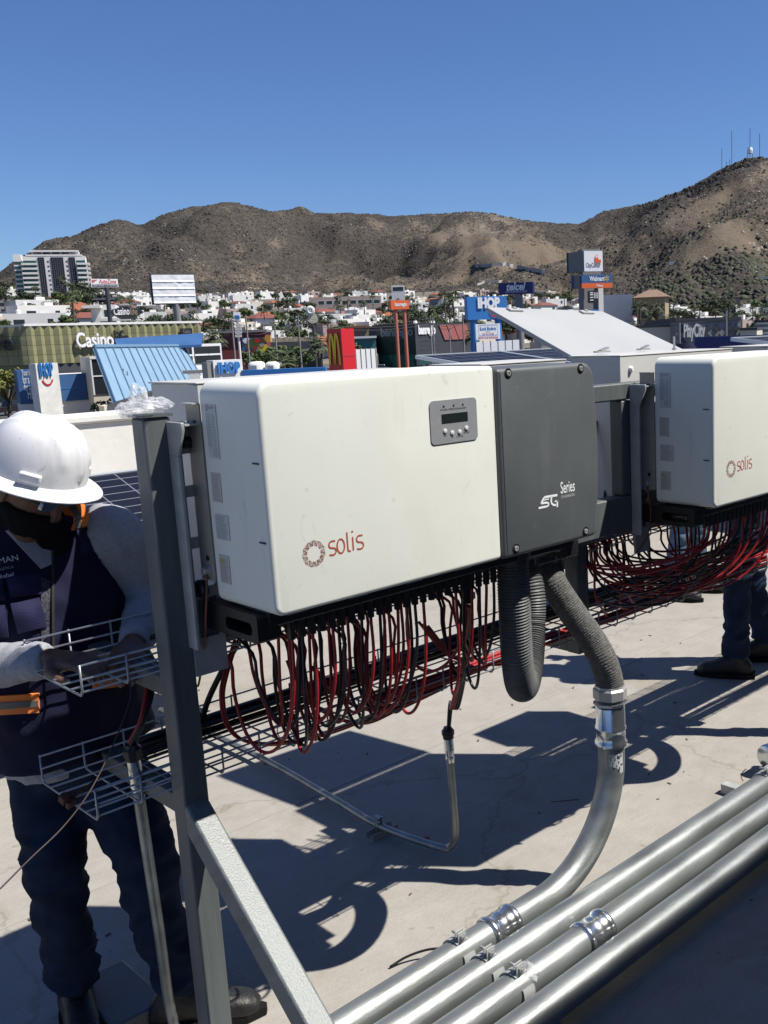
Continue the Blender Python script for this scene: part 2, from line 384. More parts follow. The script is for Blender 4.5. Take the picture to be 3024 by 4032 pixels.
# carrying handles under both ends: rounded loops with a slot
for hx, s in ((1.060, 1), (2.086, -1)):
    b = MB(); o = [(1.775, 1.262), (1.775, 1.180), (1.80, 1.166), (2.00, 1.166), (2.035, 1.19), (2.045, 1.225), (2.035, 1.268), (2.0, 1.276)]
    o = rr(1.826, 1.208, 2.050, 1.270, [.008, .025, .02, .008], 5); i_ = rr(1.848, 1.222, 1.955, 1.250, .012, 5)
    n = len(o); vs = []
    for x in (hx, hx+s*.05):
        vs += [(x, p, q) for p, q in o]+[(x, p, q) for p, q in i_]
    fs = []
    for k in range(n):
        j = (k+1) % n
        fs += [(k, j, n+j, n+k), (2*n+k, 3*n+k, 3*n+j, 2*n+j), (k, 2*n+k, 2*n+j, j), (n+k, n+j, 3*n+j, 3*n+k)]
    b.add(vs, fs); b.build('handle', M['blackp'], inv, autosm=35)
for x in (1.12, 1.28, 1.44, 1.60, 1.76):
    b = MB(); b.box((x, 1.800, 1.262), (x+.05, 1.824, 1.268)); b.build('latch', M['zinc'], inv)
# cable connectors under the tray
ck = None
CONX = [1.155+i*.0268 for i in range(24)]
for i, x in enumerate(CONX):
    for y in (1.850, 1.905):
        if ck is None:
            b = MB(); b.cyl((x, y, 1.235), (x, y, 1.192), .0085, 8); ck = b.build('cable_connector', M['blackp'], inv); cx0, cy0 = x, y
        else: link_piece(ck, (x-cx0, y-cy0, 0), inv)
# small slots on the side face
for (px, py) in ((1008, 1826), (1036, 2138)):
    p = at(px, py, X=1.063); b = MB(); b.box((1.0605, p.y-.011, p.z-.0016), (1.064, p.y+.011, p.z+.0016)); b.build('slot', M['blackp'], inv)
# stickers with print on the side (the side plane is x = 1.063, reading towards -y)
def sticker(p0, p1, lines, m_, head=None, tri=False, cols=1, code=False):
    A = at(*p0, X=1.0625); B = at(*p1, X=1.0625); y0, y1, z1, z0 = A.y, B.y, A.z, B.z
    b = MB(); b.box((1.0614, min(y0, y1), z0), (1.063, max(y0, y1), z1)); s_ = b.build('sticker', m_, inv)
    w = abs(y1-y0); yl = max(y0, y1); ux = Vector((0, -1, 0)); X = 1.0613
    g = MB(); random.seed(int(p0[1])); z = z1-.007
    hh = (z1-z0)
    top = .16 if head else .03
    if head:
        text(head, .0105, (X, yl-w*.62, z1-hh*.075), ux, (0, 0, 1), M['grey_print'], 'print', s_, off=.0003, ext=.0002)
        pts = [(X-.0004, yl-w*.22+cos(a)*.0045, z1-hh*.06+sin(a)*.0055) for a in [k*pi/6 for k in range(12)]]
        g.ribbon(pts, .0022, (-1, 0, 0), .0001, closed=True)
    if tri:
        g2 = MB(); g2.add([(X-.0004, yl-.004, z1-.016), (X-.0004, yl-.018, z1-.016), (X-.0004, yl-.011, z1-.004)], [(0, 1, 2)]); g2.build('warning_sign', M['yellow'], s_)
        top = .1
    n = lines
    for k in range(n):
        zz = z1-hh*top-(hh*(.96-top))*(k+.5)/n
        if code and k > n*.75:
            g.add([(X-.0004, yl-w*.4, zz), (X-.0004, yl-w*.92, zz), (X-.0004, yl-w*.92, zz-.0012), (X-.0004, yl-w*.4, zz-.0012)], [(0, 1, 2, 3)]); continue
        segs = [(.06, .06+random.uniform(.35, .5)), (.62, .62+random.uniform(.12, .32))] if cols == 2 else [(.07, random.uniform(.6, .93))]
        for a, c in segs:
            g.add([(X-.0004, yl-w*a, zz), (X-.0004, yl-w*c, zz), (X-.0004, yl-w*c, zz-.0013), (X-.0004, yl-w*a, zz-.0013)], [(0, 1, 2, 3)])
    g.build('print', M['grey_print'], s_, recalc=False)
sticker((806, 1592), (868, 1808), 22, M['sticker'], head='solis', cols=2, code=True)
sticker((830, 1860), (877, 1980), 13, M['sticker2'])
sticker((846, 2022), (908, 2132), 14, M['sticker'])
sticker((862, 2182), (912, 2302), 15, M['sticker2'], tri=True)
# brushed plate on the rear of the side with earth bolt
b = MB(); b.box((1.0595, 1.981, 1.322), (1.0635, 2.038, 1.708)); pl = b.build('earth_plate', M['plate'], inv)
b = MB(); b.box((1.045, 1.981, 1.7085), (1.062, 2.030, 1.7105)); b.build('plate_lip', M['bracket'], inv)
for z in (1.668, 1.372):
    b = MB(); b.lathe([(0, .006), (.0016, .006)], (1.0594, 2.004, z), (-1, 0, 0), 10); b.build('hole', M['blackp'], pl)
b = MB(); b.lathe([(0, .014), (.003, .014), (.003, .0095), (.014, .0095), (.0145, .008)], (1.0593, 2.006, 1.345), (-1, 0, 0), 6); b.build('bolt', M['bolt'], pl)
for dy, dz in ((.015, .015), (-.015, .015), (.015, -.015), (-.015, -.015)):
    b = MB(); b.lathe([(0, .0022), (.0015, .0022)], (1.0594, 2.006+dy, 1.345+dz), (-1, 0, 0), 8); b.build('rivet', M['bolt'], pl)
# display panel
def onfront(px, py): return at(px, py, Y=YF-.001)
tl, br_ = onfront(1688, 1588), onfront(1882, 1722)
x0_, x1_ = tl.x+.001, br_.x-.001; z1_, z0_ = tl.z+.004, br_.z-.004
b = MB(); b.prism(rr(x0_, z0_, x1_, z1_, .011), (0, YF-.0006, 0), (1, 0, 0), (0, 0, 1), (0, -1, 0), .0016); dp = b.build('display_panel', M['panelgrey'], inv)
cxm = (x0_+x1_)/2; W_, H_ = x1_-x0_, z1_-z0_; FY = YF-.0022
def rel(u, v): return (x0_+W_*u, FY, z1_-H_*v)
b = MB(); p, q = rel(.235, .32), rel(.79, .53); b.box((p[0], FY-.001, q[2]), (q[0], FY+.0005, p[2])); b.build('screen', M['lcd'], dp)
for u, s_ in ((.29, 'POWER'), (.50, 'OPERATION'), (.70, 'ALARM')):
    b = MB(); b.lathe([(0, .0025), (.0008, .0025)], rel(u, .145), (0, -1, 0), 10); b.build('indicator', M['blackp'], dp)
    text(s_, .0065, rel(u, .245), (1, 0, 0), (0, 0, 1), M['black_print'], 'print', dp, off=.0001, ext=.0002)
for u, v, s_ in ((.29, .71, 'ESC'), (.44, .77, 'UP'), (.60, .77, 'DOWN'), (.75, .70, 'ENTER')):
    b = MB(); b.lathe([(0, .0055), (.002, .0055), (.0028, .004)], rel(u, v), (0, -1, 0), 12); b.build('button', M['button'], dp, autosm=40)
    text(s_, .006, rel(u, v+.125), (1, 0, 0), (0, 0, 1), M['black_print'], 'print', dp, off=.0001, ext=.0002)
# solis logo: sun made of two wavy rings, thin rounded lettering
LC = onfront(1237, 2180); LY = YF-.0004
def wavy(nl, r0, r1, ph, w, m_):
    g = MB(); pts = []
    for k in range(nl*8):
        a = 2*pi*k/(nl*8); s_ = cos(nl*a+ph); s_ = (1 if s_ > 0 else -1)*abs(s_)**.8; r = (r0+r1)/2+(r1-r0)/2*s_
        a2 = a+.09*sin(nl*a+ph+.9); pts.append((LC.x+cos(a2)*r, LY, LC.z+sin(a2)*r*1.0))
    g.ribbon(pts, w, (0, -1, 0), .0002, closed=True); g.build('logo', m_, inv, recalc=False)
R1 = (onfront(1282, 2180).x-onfront(1193, 2180).x)/2
wavy(11, R1*.60, R1*1.0, .0, .0007, M['red_print']); wavy(11, R1*.60, R1*.98, 1.6, .0007, M['red_print']); wavy(11, R1*.60, R1*1.02, 3.0, .0010, M['black_print'])
T0 = onfront(1296, 2189); T1 = onfront(1436, 2165); TW = T1.x-T0.x; k = TW/5.1
def arc(cx, cz, rx, rz, a0, a1, n=12): return [(cx+cos(radians(a0+(a1-a0)*i/n))*rx, cz+sin(radians(a0+(a1-a0)*i/n))*rz) for i in range(n+1)]
def S_(x): return [(x+1.0, 1.62)]+arc(x+.55, 1.23, .45, .42, 75, 250, 10)[1:-1]+arc(x+.55, .42, .5, .42, 80, -110, 12)[1:]+[(x+.08, .10)]
strokes = [S_(0), arc(1.75, .85, .52, .84, 0, 360, 28), [(2.72, 2.35), (2.72, .35)]+arc(2.98, .3, .26, .28, 180, 300, 6), [(3.5, 1.65), (3.5, .02)], S_(3.95)]
g = MB()
zb = T0.z
for st in strokes: g.ribbon([(T0.x+a*k, LY, zb+c*k+.0) for a, c in st], k*.2, (0, -1, 0), .0002)
g.ribbon([(T0.x+3.5*k, LY, zb+2.18*k), (T0.x+3.5*k, LY, zb+2.38*k)], k*.24, (0, -1, 0), .0002)
g.build('solis_lettering', M['red_print'], inv, recalc=False)
# 5G series logo on the grey cover
GY = YF-.0045
def ongrey(px, py): return at(px, py, Y=GY)
a0 = ongrey(2120, 2003); a1 = ongrey(2255, 1968); gw = (a1.x-a0.x)
g = MB()
def gp(u, v): return (a0.x+u*gw, GY, a0.z+v*gw)
def lp(x, y): return ongrey(2050+x/5.53, 1880+y/5.53)
for st, w_ in (([(515, 432), (640, 408), (798, 384)], .0062), ([(516, 436), (478, 500), (445, 572)], .0062), ([(445, 566), (520, 552), (575, 548)], .0056),
               ([(565, 548), (608, 556), (612, 592), (590, 622), (550, 634)], .0050), ([(560, 632), (480, 648), (392, 668)], .0056), ([(500, 492), (560, 480), (618, 470)], .0030),
               ([(690, 408), (668, 450), (664, 520), (680, 570), (715, 600), (770, 598)], .0056), ([(742, 522), (812, 508)], .0040), ([(800, 500), (797, 645)], .0056)):
    g.ribbon([lp(*q) for q in st], w_, (0, -1, 0), .0002)
g.build('series_logo', M['white_print'], inv, recalc=False)
text('Series', gw*.33, gp(.86, .20), (1, 0, 0), (0, 0, 1), M['white_print'], 'series_lettering', inv, off=.0001, ext=.0002, w=gw*.42, bold=.01)
text('5TH GENERATION', gw*.08, gp(.86, .10), (1, 0, 0), (0, 0, 1), M['sticker'], 'series_lettering', inv, off=.0001, ext=.0002, w=gw*.40)
# recessed cover bolts
for (px, py) in ((2001, 1470), (2286, 1451), (2032, 2160), (2306, 2092)):
    p = at(px, py, Y=GY); b = MB(); b.lathe([(0, .0125), (.0012, .0125), (.0012, .0105), (.0002, .0105)], (p.x, GY+.0004, p.z), (0, -1, 0), 18)
    s_ = b.build('bolt_recess', M['blackp'], gc, autosm=40)
    b = MB(); b.lathe([(0, .0072), (.003, .0072), (.0036, .006), (.0036, .003), (.002, .003)], (p.x, GY-.0002, p.z), (0, -1, 0), 16); b.build('bolt', M['bolt'], gc, autosm=40)
# wall bracket between inverter and rack
BR = M['bracket']
b = MB(); pr = [(1.985, 1.165), (2.046, 1.165), (2.046, 1.665), (1.995, 1.668), (1.985, 1.655), (2.012, 1.56), (2.018, 1.45), (2.018, 1.165)]
b = MB(); b.box((1.018, 2.012, 1.170), (1.026, 2.050, 1.60)); b.prism([(2.012, 1.60), (2.050, 1.60), (2.050, 1.672), (1.985, 1.672), (1.985, 1.655)], (1.018, 0, 0), (0, 1, 0), (0, 0, 1), (1, 0, 0), .008)
bk = b.build('bracket_flange', BR, inv, bevel=.0015)
g = MB(); X0, X1 = 1.027, 1.105
g.box((X0, 2.044, 1.10), (X0+.018, 2.050, 1.67)); g.box((X1-.012, 2.044, 1.10), (X1, 2.050, 1.67))
for za, zb_ in ((1.10, 1.185), (1.275, 1.300), (1.39, 1.415), (1.505, 1.53), (1.60, 1.67)): g.box((X0+.0181, 2.0441, za), (X1-.0121, 2.0499, zb_))
g.build('bracket_plate', BR, inv)
g = MB(); g.box((X0, 1.985, 1.664), (X1+.9, 2.043, 1.668)); g.build('bracket_shelf', BR, inv)
for z, r in ((1.625, .013), (1.30, .021)):
    b = MB(); b.lathe([(0, r), (.012, r), (.016, r*.8), (.016, r*.4), (.008, r*.35)], (1.060, 2.035, z), (-1, 0, 0), 16); b.build('rubber_knob', M['blackp'], inv, autosm=40)
# wifi data stick below the cover
b = MB(); p0 = at(1838, 2235, Y=1.87); p1 = at(1846, 2375, Y=1.87)
b.tube([(p0.x, 1.87, p0.z), (p1.x, 1.87, p1.z+.01), (p1.x, 1.87, p1.z)], [(.016, .011), (.016, .011), (.012, .008)], 12); ds = b.build('data_stick', M['blackp'], inv, autosm=50)
b = MB(); b.box((p1.x-.002, 1.8575, p1.z+.012), (p1.x+.013, 1.8585, p1.z+.03)); b.build('sticker', M['sticker'], ds)
# big gland where the flexible conduit enters
GX, GYY = 1.865, 1.87
b = MB(); b.lathe([(0, .047), (.012, .047), (.012, .052), (.036, .052), (.038, .046), (.05, .046)], (GX, GYY, 1.276), (0, 0, -1), 12); b.build('conduit_gland', mat('gland_dark', (.06, .065, .065), .45, .4), inv, autosm=40)
inv2 = copy_tree(inv, (1.601, 0, -.018), 'second white and grey inverter further right, cut off by the right edge of the photo')
inv['group'] = inv2['group'] = 'string inverters hung side by side on the rack'

# ------------------------------------------------------------------ enclosures behind the inverters
def enclosure(x0, x1, label, lid_open, y0=2.15, y1=2.375, zt=1.742, zb=1.22):
    r = empty('metal_enclosure', ((x0+x1)/2, (y0+y1)/2, zb), label, 'enclosure', 'metal enclosures on the rack behind the inverters')
    b = MB(); t = .003
    b.box((x0, y0, zb), (x1, y0+t, zt)); b.box((x0, y1-t, zb), (x1, y1, zt)); b.box((x0, y0+t, zb), (x0+t, y1-t, zt)); b.box((x1-t, y0+t, zb), (x1, y1-t, zt)); b.box((x0+t, y0+t, zb), (x1-t, y1-t, zb+t))
    b.box((x0, y0+t, zt-.003), (x1, y0+.02, zt)); 
    b.build('box', M['wirew'], r, bevel=.001)
    if not lid_open:
        b = MB(); b.box((x0-.004, y0-.002, zt+.001), (x1+.004, y1+.006, zt+.005)); b.build('lid', M['wirew'], r, bevel=.001)
    b = MB(); b.lathe([(0, .011), (.004, .011), (.012, .006), (.012, .003)], (x0+.055, y0, zt-.045), (0, -1, 0), 12); b.build('boss', M['inv_white'], r, autosm=40)
    return r
e1 = enclosure(1.152, 1.84, 'closed light grey metal box behind the first inverter, corner above the plastic bag', False)
e2 = enclosure(2.70, 3.40, 'grey metal box in the gap between the inverters with its big white lid raised', False)
e3 = enclosure(2.05, 2.42, 'small metal box hidden behind the dark grey inverter cover', False, zb=1.45)
e4 = enclosure(3.67, 4.04, 'small metal box behind the second inverter', False, zb=1.45)
# the raised white lid, hinged on the back edge
A, B = at(2256, 1424, Y=2.385), at(2690, 1391, Y=2.385); hz = 1.747
TL, TR = Vector((2.742, 2.834, 1.937)), Vector((3.40, 2.80, 1.914))
HL, HR = Vector((2.722, 2.387, hz)), Vector((3.405, 2.387, hz))
upv = ((TL-HL)+(TR-HR))/2; nrm = (HR-HL).cross(upv).normalized()
b = MB(); th = .016
q = [HL, HR, TR, TL]; b.add([v for v in q]+[v-nrm*th for v in q], [(0, 1, 2, 3), (7, 6, 5, 4), (0, 4, 5, 1), (1, 5, 6, 2), (2, 6, 7, 3), (3, 7, 4, 0)])
ld = b.build('open_lid', M['lid'], e2, bevel=.002)
for t_ in (.18, .80):
    c = TL+(TR-TL)*t_-upv*.07; u = (TR-TL).normalized(); w_ = upv.normalized()
    b = MB(); b.obox(c+nrm*.004, u*.034, w_*.014, nrm*.004); b.obox(c+nrm*.010+w_*.004, u*.007, w_*.006, nrm*.003); b.build('latch', M['lid'], ld, bevel=.001)
for t_, s_ in ((.16, 1), (.52, .8)):
    c = HL+(HR-HL)*t_+Vector((0, -.05, .010)); b = MB(); b.obox(c, (.035*s_, 0, 0), (0, .012, 0), (0, 0, .003)); b.obox(c+Vector((.01, 0, .008)), (.022*s_, 0, .005), (0, .009, 0), (0, 0, .003)); b.build('hinge', M['bolt'], e2)
p = at(2655, 1398, Y=2.30); b = MB(); b.cyl((p.x, 2.30, 1.748), (p.x, 2.30, 1.80), .004, 8); b.cyl((p.x, 2.30, 1.748), (p.x, 2.30, 1.756), .009, 6); b.build('threaded_stud', M['bolt'], e2)

# ------------------------------------------------------------------ wire mesh trays
def tray(z0, label, x0=.80, x1=6.2, y0=2.115, y1=2.405, h=.062, zb=None):
    r = empty('cable_tray', (x0, y0, z0), label, 'cable tray', 'wire mesh cable trays under the inverters'); wr = .0026
    lw = None
    posi = [(y0, z0+.003)]+[(y0+(y1-y0)*k/6, z0) for k in range(1, 6)]+[(y1, z0+.003)]
    posi += [(y0-.003, z0+h*.5), (y0-.003, z0+h), (y1+.003, z0+h*.5), (y1+.003, z0+h)]
    for y, z in posi:
        if lw is None:
            b = MB(); b.cyl((x0, y, z), (x1, y, z), wr, 6); lw = b.build('long_wire', M['wire'], r, smooth=True); ly, lz = y, z
        else: link_piece(lw, (0, y-ly, z-lz), r)
    cw = None; n = int((x1-x0)/.1)
    for i in range(n+1):
        x = x0+.002+i*.1
        if cw is None:
            b = MB(); b.tube([(x, y0-.006, z0+h+.003), (x, y0-.006, z0+.004), (x, y0+.002, z0-.005), (x, y1-.002, z0-.005), (x, y1+.006, z0+.004), (x, y1+.006, z0+h+.003)], wr, 6)
            cw = b.build('cross_wire', M['wire'], r, smooth=True); x_ = x
        else: link_piece(cw, (x-x_, 0, 0), r)
    return r
tray(.828, 'lower galvanised wire mesh cable tray, its open end in front of the worker\'s thighs')
tray(1.111, 'upper galvanised wire mesh cable tray, its open end at the worker\'s hands', zb=1)

# ------------------------------------------------------------------ rigid pipes on the floor
PZ, PR = .088, .0445
yP = [1.99, 1.873, 1.758, 1.638]
def coupling(x, y, parent, ax=(-1, 0, 0), L=.11, z=PZ):
    b = MB(); b.lathe([(0, .0475), (.004, .052), (.012, .0535), (.02, .051), (.024, .0482), (L/2-.006, .0482), (L/2, .0495), (L/2+.006, .0482), (L-.024, .0482), (L-.02, .051), (L-.012, .0535), (L-.004, .052), (L, .0475)], (x, y, z), ax, 32)
    return b.build('coupling', M['zinc2'], parent, autosm=50)
lab = ['far zinc conduit pipe on the floor that bends up to the flexible hose', 'second zinc conduit pipe from the back, running straight across the floor', 'third zinc conduit pipe from the back with a shiny coupling', 'nearest zinc conduit pipe, along the edge of the shadow']
pipes = []
RB = .36; XR = 2.408
for k, y in enumerate(yP):
    r = empty('conduit_pipe', (1.6, y, .0435), lab[k], 'pipe', 'large zinc conduit pipes laid side by side on the roof'); pipes.append(r)
    b = MB()
    if k == 0:
        pts = [(-2.5, y, PZ), (XR-RB-.001, y, PZ)]+[(XR-RB+sin(a)*RB, y, PZ+RB-cos(a)*RB) for a in [i/24*pi/2 for i in range(25)]]
        pts += [(XR, y, .50)]
        # slight lean of the riser
        b.tube(pts, PR, 40); b.build('pipe', M['zinc'], r, autosm=50)
        # threaded nut, collar and coupling of the riser
        zt = .525
        b = MB(); b.lathe([(0, .0475), (.004, .0535), (.014, .054), (.02, .0485), (.055, .0485), (.06, .052), (.066, .052), (.07, .0485), (.135, .0485), (.138, .047)], (XR, y, zt-.04), (0, 0, 1), 32); b.build('coupling', M['zinc2'], r, autosm=50)
        b = MB(); b.lathe([(0, .050), (.002, .056), (.010, .056), (.012, .050)], (XR, y, zt+.103), (0, 0, 1), 8); b.build('lock_nut', M['zinc2'], r)
        b = MB(); b.lathe([(0, .047), (.004, .056), (.035, .056), (.040, .051), (.047, .049)], (XR, y, zt+.122), (0, 0, 1), 8); b.build('gland_nut', M['bolt'], r)
        # torn label
        b = MB(); n_ = 8; a0_ = atan2(-y, -XR)
        vs = []
        for j in range(n_+1):
            a = a0_-.2+j/n_*1.15
            for z in (.40, .468): vs.append((XR+cos(a)*(PR+.0006), y+sin(a)*(PR+.0006), z+random.uniform(-.002, .002)))
        b.add(vs, [(2*j, 2*j+2, 2*j+3, 2*j+1) for j in range(n_)]); lb = b.build('torn_label', M['sticker'], r, recalc=False)
        g = MB(); random.seed(3)
        for j in range(26):
            a = a0_-.18+random.random()*1.05; z = .403+random.random()*.055; w = random.uniform(.02, .1); hgt = random.uniform(.002, .012)
            g.add([(XR+cos(t)*(PR+.0011), y+sin(t)*(PR+.0011), zz) for t, zz in ((a, z), (a+w, z), (a+w, z+hgt), (a, z+hgt))], [(0, 1, 2, 3)])
        g.build('print', M['black_print'], lb, recalc=False)
        coupling(at(1990, 3640, Y=y).x+.03, y, r)
    else:
        b.tube([(-2.5, y, PZ), (9.5, y, PZ)], PR, 40); b.build('pipe', M['zinc'], r, autosm=50)
        if k == 2: coupling(2.075, y, r)
        if k == 1: coupling(3.36, y, r)
# pipe clamps and the strut rails below
def clamp(x, y, label):
    r = empty('pipe_clamp', (x, y, .043), label, 'clamp', 'strut clamps holding the pipes')
    b = MB(); pts = []
    for i in range(25):
        a = radians(-60+i*(300/24)); pts.append((sin(a), -cos(a)))
    w = .021; vs = []
    for rr_ in (PR+.001, PR+.006):
        for i in range(25):
            a = radians(112+i*(-316/24)) ; vs.append((x-w, y+cos(a)*rr_, PZ+sin(a)*rr_)); vs.append((x+w, y+cos(a)*rr_, PZ+sin(a)*rr_))
    fs = []
    for i in range(24):
        fs += [(2*i, 2*i+1, 2*i+3, 2*i+2), (50+2*i, 50+2*i+2, 50+2*i+3, 50+2*i+1), (2*i, 2*i+2, 50+2*i+2, 50+2*i), (2*i+1, 50+2*i+1, 50+2*i+3, 2*i+3)]
    fs += [(0, 50, 51, 1), (48, 49, 99, 98)]
    b.add(vs, fs); b.build('strap', M['bracket'], r, autosm=40)
    a = radians(126); ey, ez = y+cos(a)*(PR+.002), PZ+sin(a)*(PR+.002); d = Vector((0, cos(a), sin(a)))
    c = Vector((x, y-.012, PZ+PR+.016))
    for dy in (-.005, .006):
        b = MB(); b.obox(c+Vector((0, dy, 0)), (w*.75, 0, 0), (0, .0014, 0), (0, 0, .017)); b.build('ear', M['bracket'], r, bevel=.001)
    b = MB(); b.cyl(c+Vector((0, -.016, .002)), c+Vector((0, .034, .002)), .0042, 8); b.lathe([(0, .0095), (.007, .0095)], c+Vector((0, -.0065, .002)), (0, -1, 0), 6); b.build('bolt', M['bolt'], r)
cl = ['clamp with bolt on the far pipe below the coupling', 'clamp with bolt on the second pipe from the back', 'clamp on the third pipe, wrapped in clear tape']
for k in range(3): clamp(1.70, yP[k], cl[k])
clamp(1.70, yP[3]-.0, 'clamp on the nearest pipe, hidden low beside the taped one') if False else None
clamp(3.19, yP[1], 'clamp on the second pipe at the right edge of the photo')
for x in (1.70, 3.19):
    b = MB(); b.box((x-.0205, 1.52, 0), (x+.0205, 2.06, .041)); tag(b.build('strut_rail', M['bracket'], bevel=.002), 'strut rail crossing under the pipes '+('below the three visible clamps' if x < 2 else 'at the right edge of the photo'), 'rail', 'strut rails under the pipes')
# ------------------------------------------------------------------ smooth paths
def cr(pts, n=8):
    pts = [Vector(p) for p in pts]; P = [pts[0]*2-pts[1]]+pts+[pts[-1]*2-pts[-2]]; out = []
    for i in range(1, len(P)-2):
        for k in range(n):
            t = k/n; a, b, c, d = P[i-1], P[i], P[i+1], P[i+2]
            out.append(.5*((2*b)+(c-a)*t+(2*a-5*b+4*c-d)*t*t+(3*b-a-3*c+d)*t**3))
    out.append(pts[-1]); return out
def corrugated(path, r, pitch, amp, name, m_, label, group, n=28):
    # resample path at quarter pitch, radius follows the corrugation
    L = [0]
    for i in range(1, len(path)): L.append(L[-1]+(path[i]-path[i-1]).length)
    N = int(L[-1]/(pitch/4)); pts = []; rs = []; j = 0
    for i in range(N+1):
        s = L[-1]*i/N
        while j < len(L)-2 and L[j+1] < s: j += 1
        t = (s-L[j])/max(1e-9, L[j+1]-L[j]); pts.append(path[j].lerp(path[j+1], min(1, t)))
        rs.append(r+amp*(.5*cos(2*pi*i/4)))
    b = MB(); b.tube(pts, rs, n, cap=True); o = b.build(name, m_, autosm=60); return tag(o, label, 'hose', group)
hp = [(GX, GYY, 1.25), (1.868, 1.873, 1.08), (1.885, 1.888, .94), (1.935, 1.928, .845), (2.015, 1.99, .812), (2.10, 2.052, .842), (2.165, 2.10, .93), (2.19, 2.122, 1.05), (2.198, 2.19, 1.20), (2.20, 2.23, 1.45)]
h1 = corrugated(cr(hp, 10), .0435, .0085, .0035, 'flexible_hose', M['flex'], 'ribbed grey flexible hose hanging in a U below the first inverter', 'flexible conduit hoses')
h2 = h1.copy(); COL.objects.link(h2); h2.location = Vector(h1.location)+Vector((1.601, 0, -.018)); h2['label'] = 'ribbed grey flexible hose below the second inverter at the right edge of the photo'
P_ = [at(2160, 2215, Y=2.16), at(2175, 2290, Y=2.13), at(2245, 2400, Y=2.09), at(2325, 2510, Y=2.04), at(2375, 2600, Y=2.0)]
pth = cr([P_[0]+Vector((-.02, .03, .22))]+P_+[Vector((XR, 1.99, .70)), Vector((XR, 1.99, .655))], 8)
hb = corrugated(pth, .0455, .008, .0022, 'flexible_hose', M['flexdirty'], 'dusty fabric-covered hose bending down into the threaded fitting of the riser pipe', 'flexible conduit hoses')
h3 = hb.copy(); COL.objects.link(h3); h3.location = Vector(hb.location)+Vector((1.601, 0, -.018)); h3['label'] = 'dusty flexible hose beyond the right edge of the photo behind the second inverter'
r4 = copy_tree(pipes[0], (1.601, .0, 0), 'zinc riser pipe of the second inverter'); 
for ch in KIDS[r4]:
    if ch.name.startswith('pipe'):
        b = MB(); pts = [(XR, 1.99, .52), (XR, 1.99, .47), (XR, 1.99, .45)]
        pts = [(XR, 1.99, .50)]+[(XR+RB-cos(a)*RB, 1.99, PZ+RB-sin(a)*RB) for a in [i/24*pi/2 for i in range(25)]]+[(8, 1.99, PZ)]
        b.tube(pts, PR, 32); nw = b.build('pipe', M['zinc'], pipes[0]); KIDS[pipes[0]].remove(nw); nw.parent = r4; KIDS[r4].append(nw); bpy.data.objects.remove(ch); KIDS[r4].remove(ch); break
r4.location.y += 0; r4['label'] = 'zinc riser pipe below the second inverter, outside the right edge of the photo'
pipes[0]['label'] = lab[0]

# ------------------------------------------------------------------ small conduits with cable glands
def small_conduit(pts, label, top, cables, parent_tray=None):
    r = empty('conduit', tuple(pts[0]), label, 'conduit', 'thin zinc conduits with cable glands')
    b = MB(); b.tube(pts, .0135, 16); b.build('pipe', M['zinc'], r, smooth=True)
    t = Vector(pts[-1]); d = (Vector(pts[-1])-Vector(pts[-2])).normalized()
    b = MB(); b.lathe([(0, .0148), (.01, .0158), (.014, .0170), (.02, .0158), (.03, .0150), (.045, .0165), (.048, .0158), (.085, .0158), (.09, .015)], t-d*.015, d, 18); b.build('coupling', M['zinc2'], r, autosm=45)
    b = MB(); b.lathe([(0, .019), (.012, .019), (.014, .022), (.03, .022), (.036, .016), (.042, .014)], t+d*.072, d, 8); b.build('cable_gland', M['blackp'], r)
    return r, t+d*.11
c2b = at(1800, 3378, Z=.05); X2 = 2.140; Y2 = 2.49
zt2 = at(1772, 2985, Y=Y2)
pts = [(2.16, 4.6, .04), (2.13, 3.6, .04), (2.085, 2.86, .04), (2.10, 2.62, .04)]
e0 = cr([(2.15, 4.7, .04), (2.15, 3.8, .04), (2.115, 3.2, .04), (2.09, 2.86, .04), (2.12, 2.57, .042), (X2-.003, 2.515, .055), (X2, 2.488, .11), (X2-.002, 2.485, .22), (zt2.x, zt2.y, zt2.z)], 8)
c2, g2 = small_conduit(e0, 'thin zinc conduit lying on the floor and bending up under the first inverter', None, None)
pt = at(1490, 3262, Z=.03)
r = empty('pipe_clamp', (pt.x, pt.y, 0), 'small clamp on a strut block holding the thin conduit on the floor', 'clamp', 'strut clamps holding the pipes')
b = MB(); b.box((pt.x-.045, pt.y-.021, 0), (pt.x+.075, pt.y-.017, .026)); b.box((pt.x-.045, pt.y+.017, 0), (pt.x+.075, pt.y+.021, .026)); b.box((pt.x-.045, pt.y-.0168, 0), (pt.x+.075, pt.y+.0168, .003)); b.build('strut', M['bracket'], r)
b = MB(); b.tube([(pt.x+cos(a)*.0165, pt.y, .040+sin(a)*.0165) for a in [k*pi/8 for k in range(-3, 12)]], .0022, 6); b.obox((pt.x-.002, pt.y, .064), (.002, 0, 0), (0, .016, 0), (0, 0, .014)); b.obox((pt.x+.006, pt.y, .064), (.002, 0, 0), (0, .016, 0), (0, 0, .014)); b.build('strap', M['zinc2'], r)
b = MB(); b.cyl((pt.x-.02, pt.y, .066), (pt.x+.03, pt.y, .066), .003, 8); b.build('bolt', M['bolt'], r)
# left conduit in front of the worker
q0, q1 = at(668, 3950, Y=2.36), at(540, 3090, Y=2.27)
e1p = cr([(1.12, 1.9, .03), (q0.x+.02, 2.2, .03), (q0.x+.008, 2.33, .05), (q0.x, 2.36, .12), ((q0.x*2+q1.x)/3, 2.33, .38), tuple(q1)], 8)
c1, g1 = small_conduit(e1p, 'thin zinc conduit rising past the worker\'s leg through the open end of the lower tray', None, None)

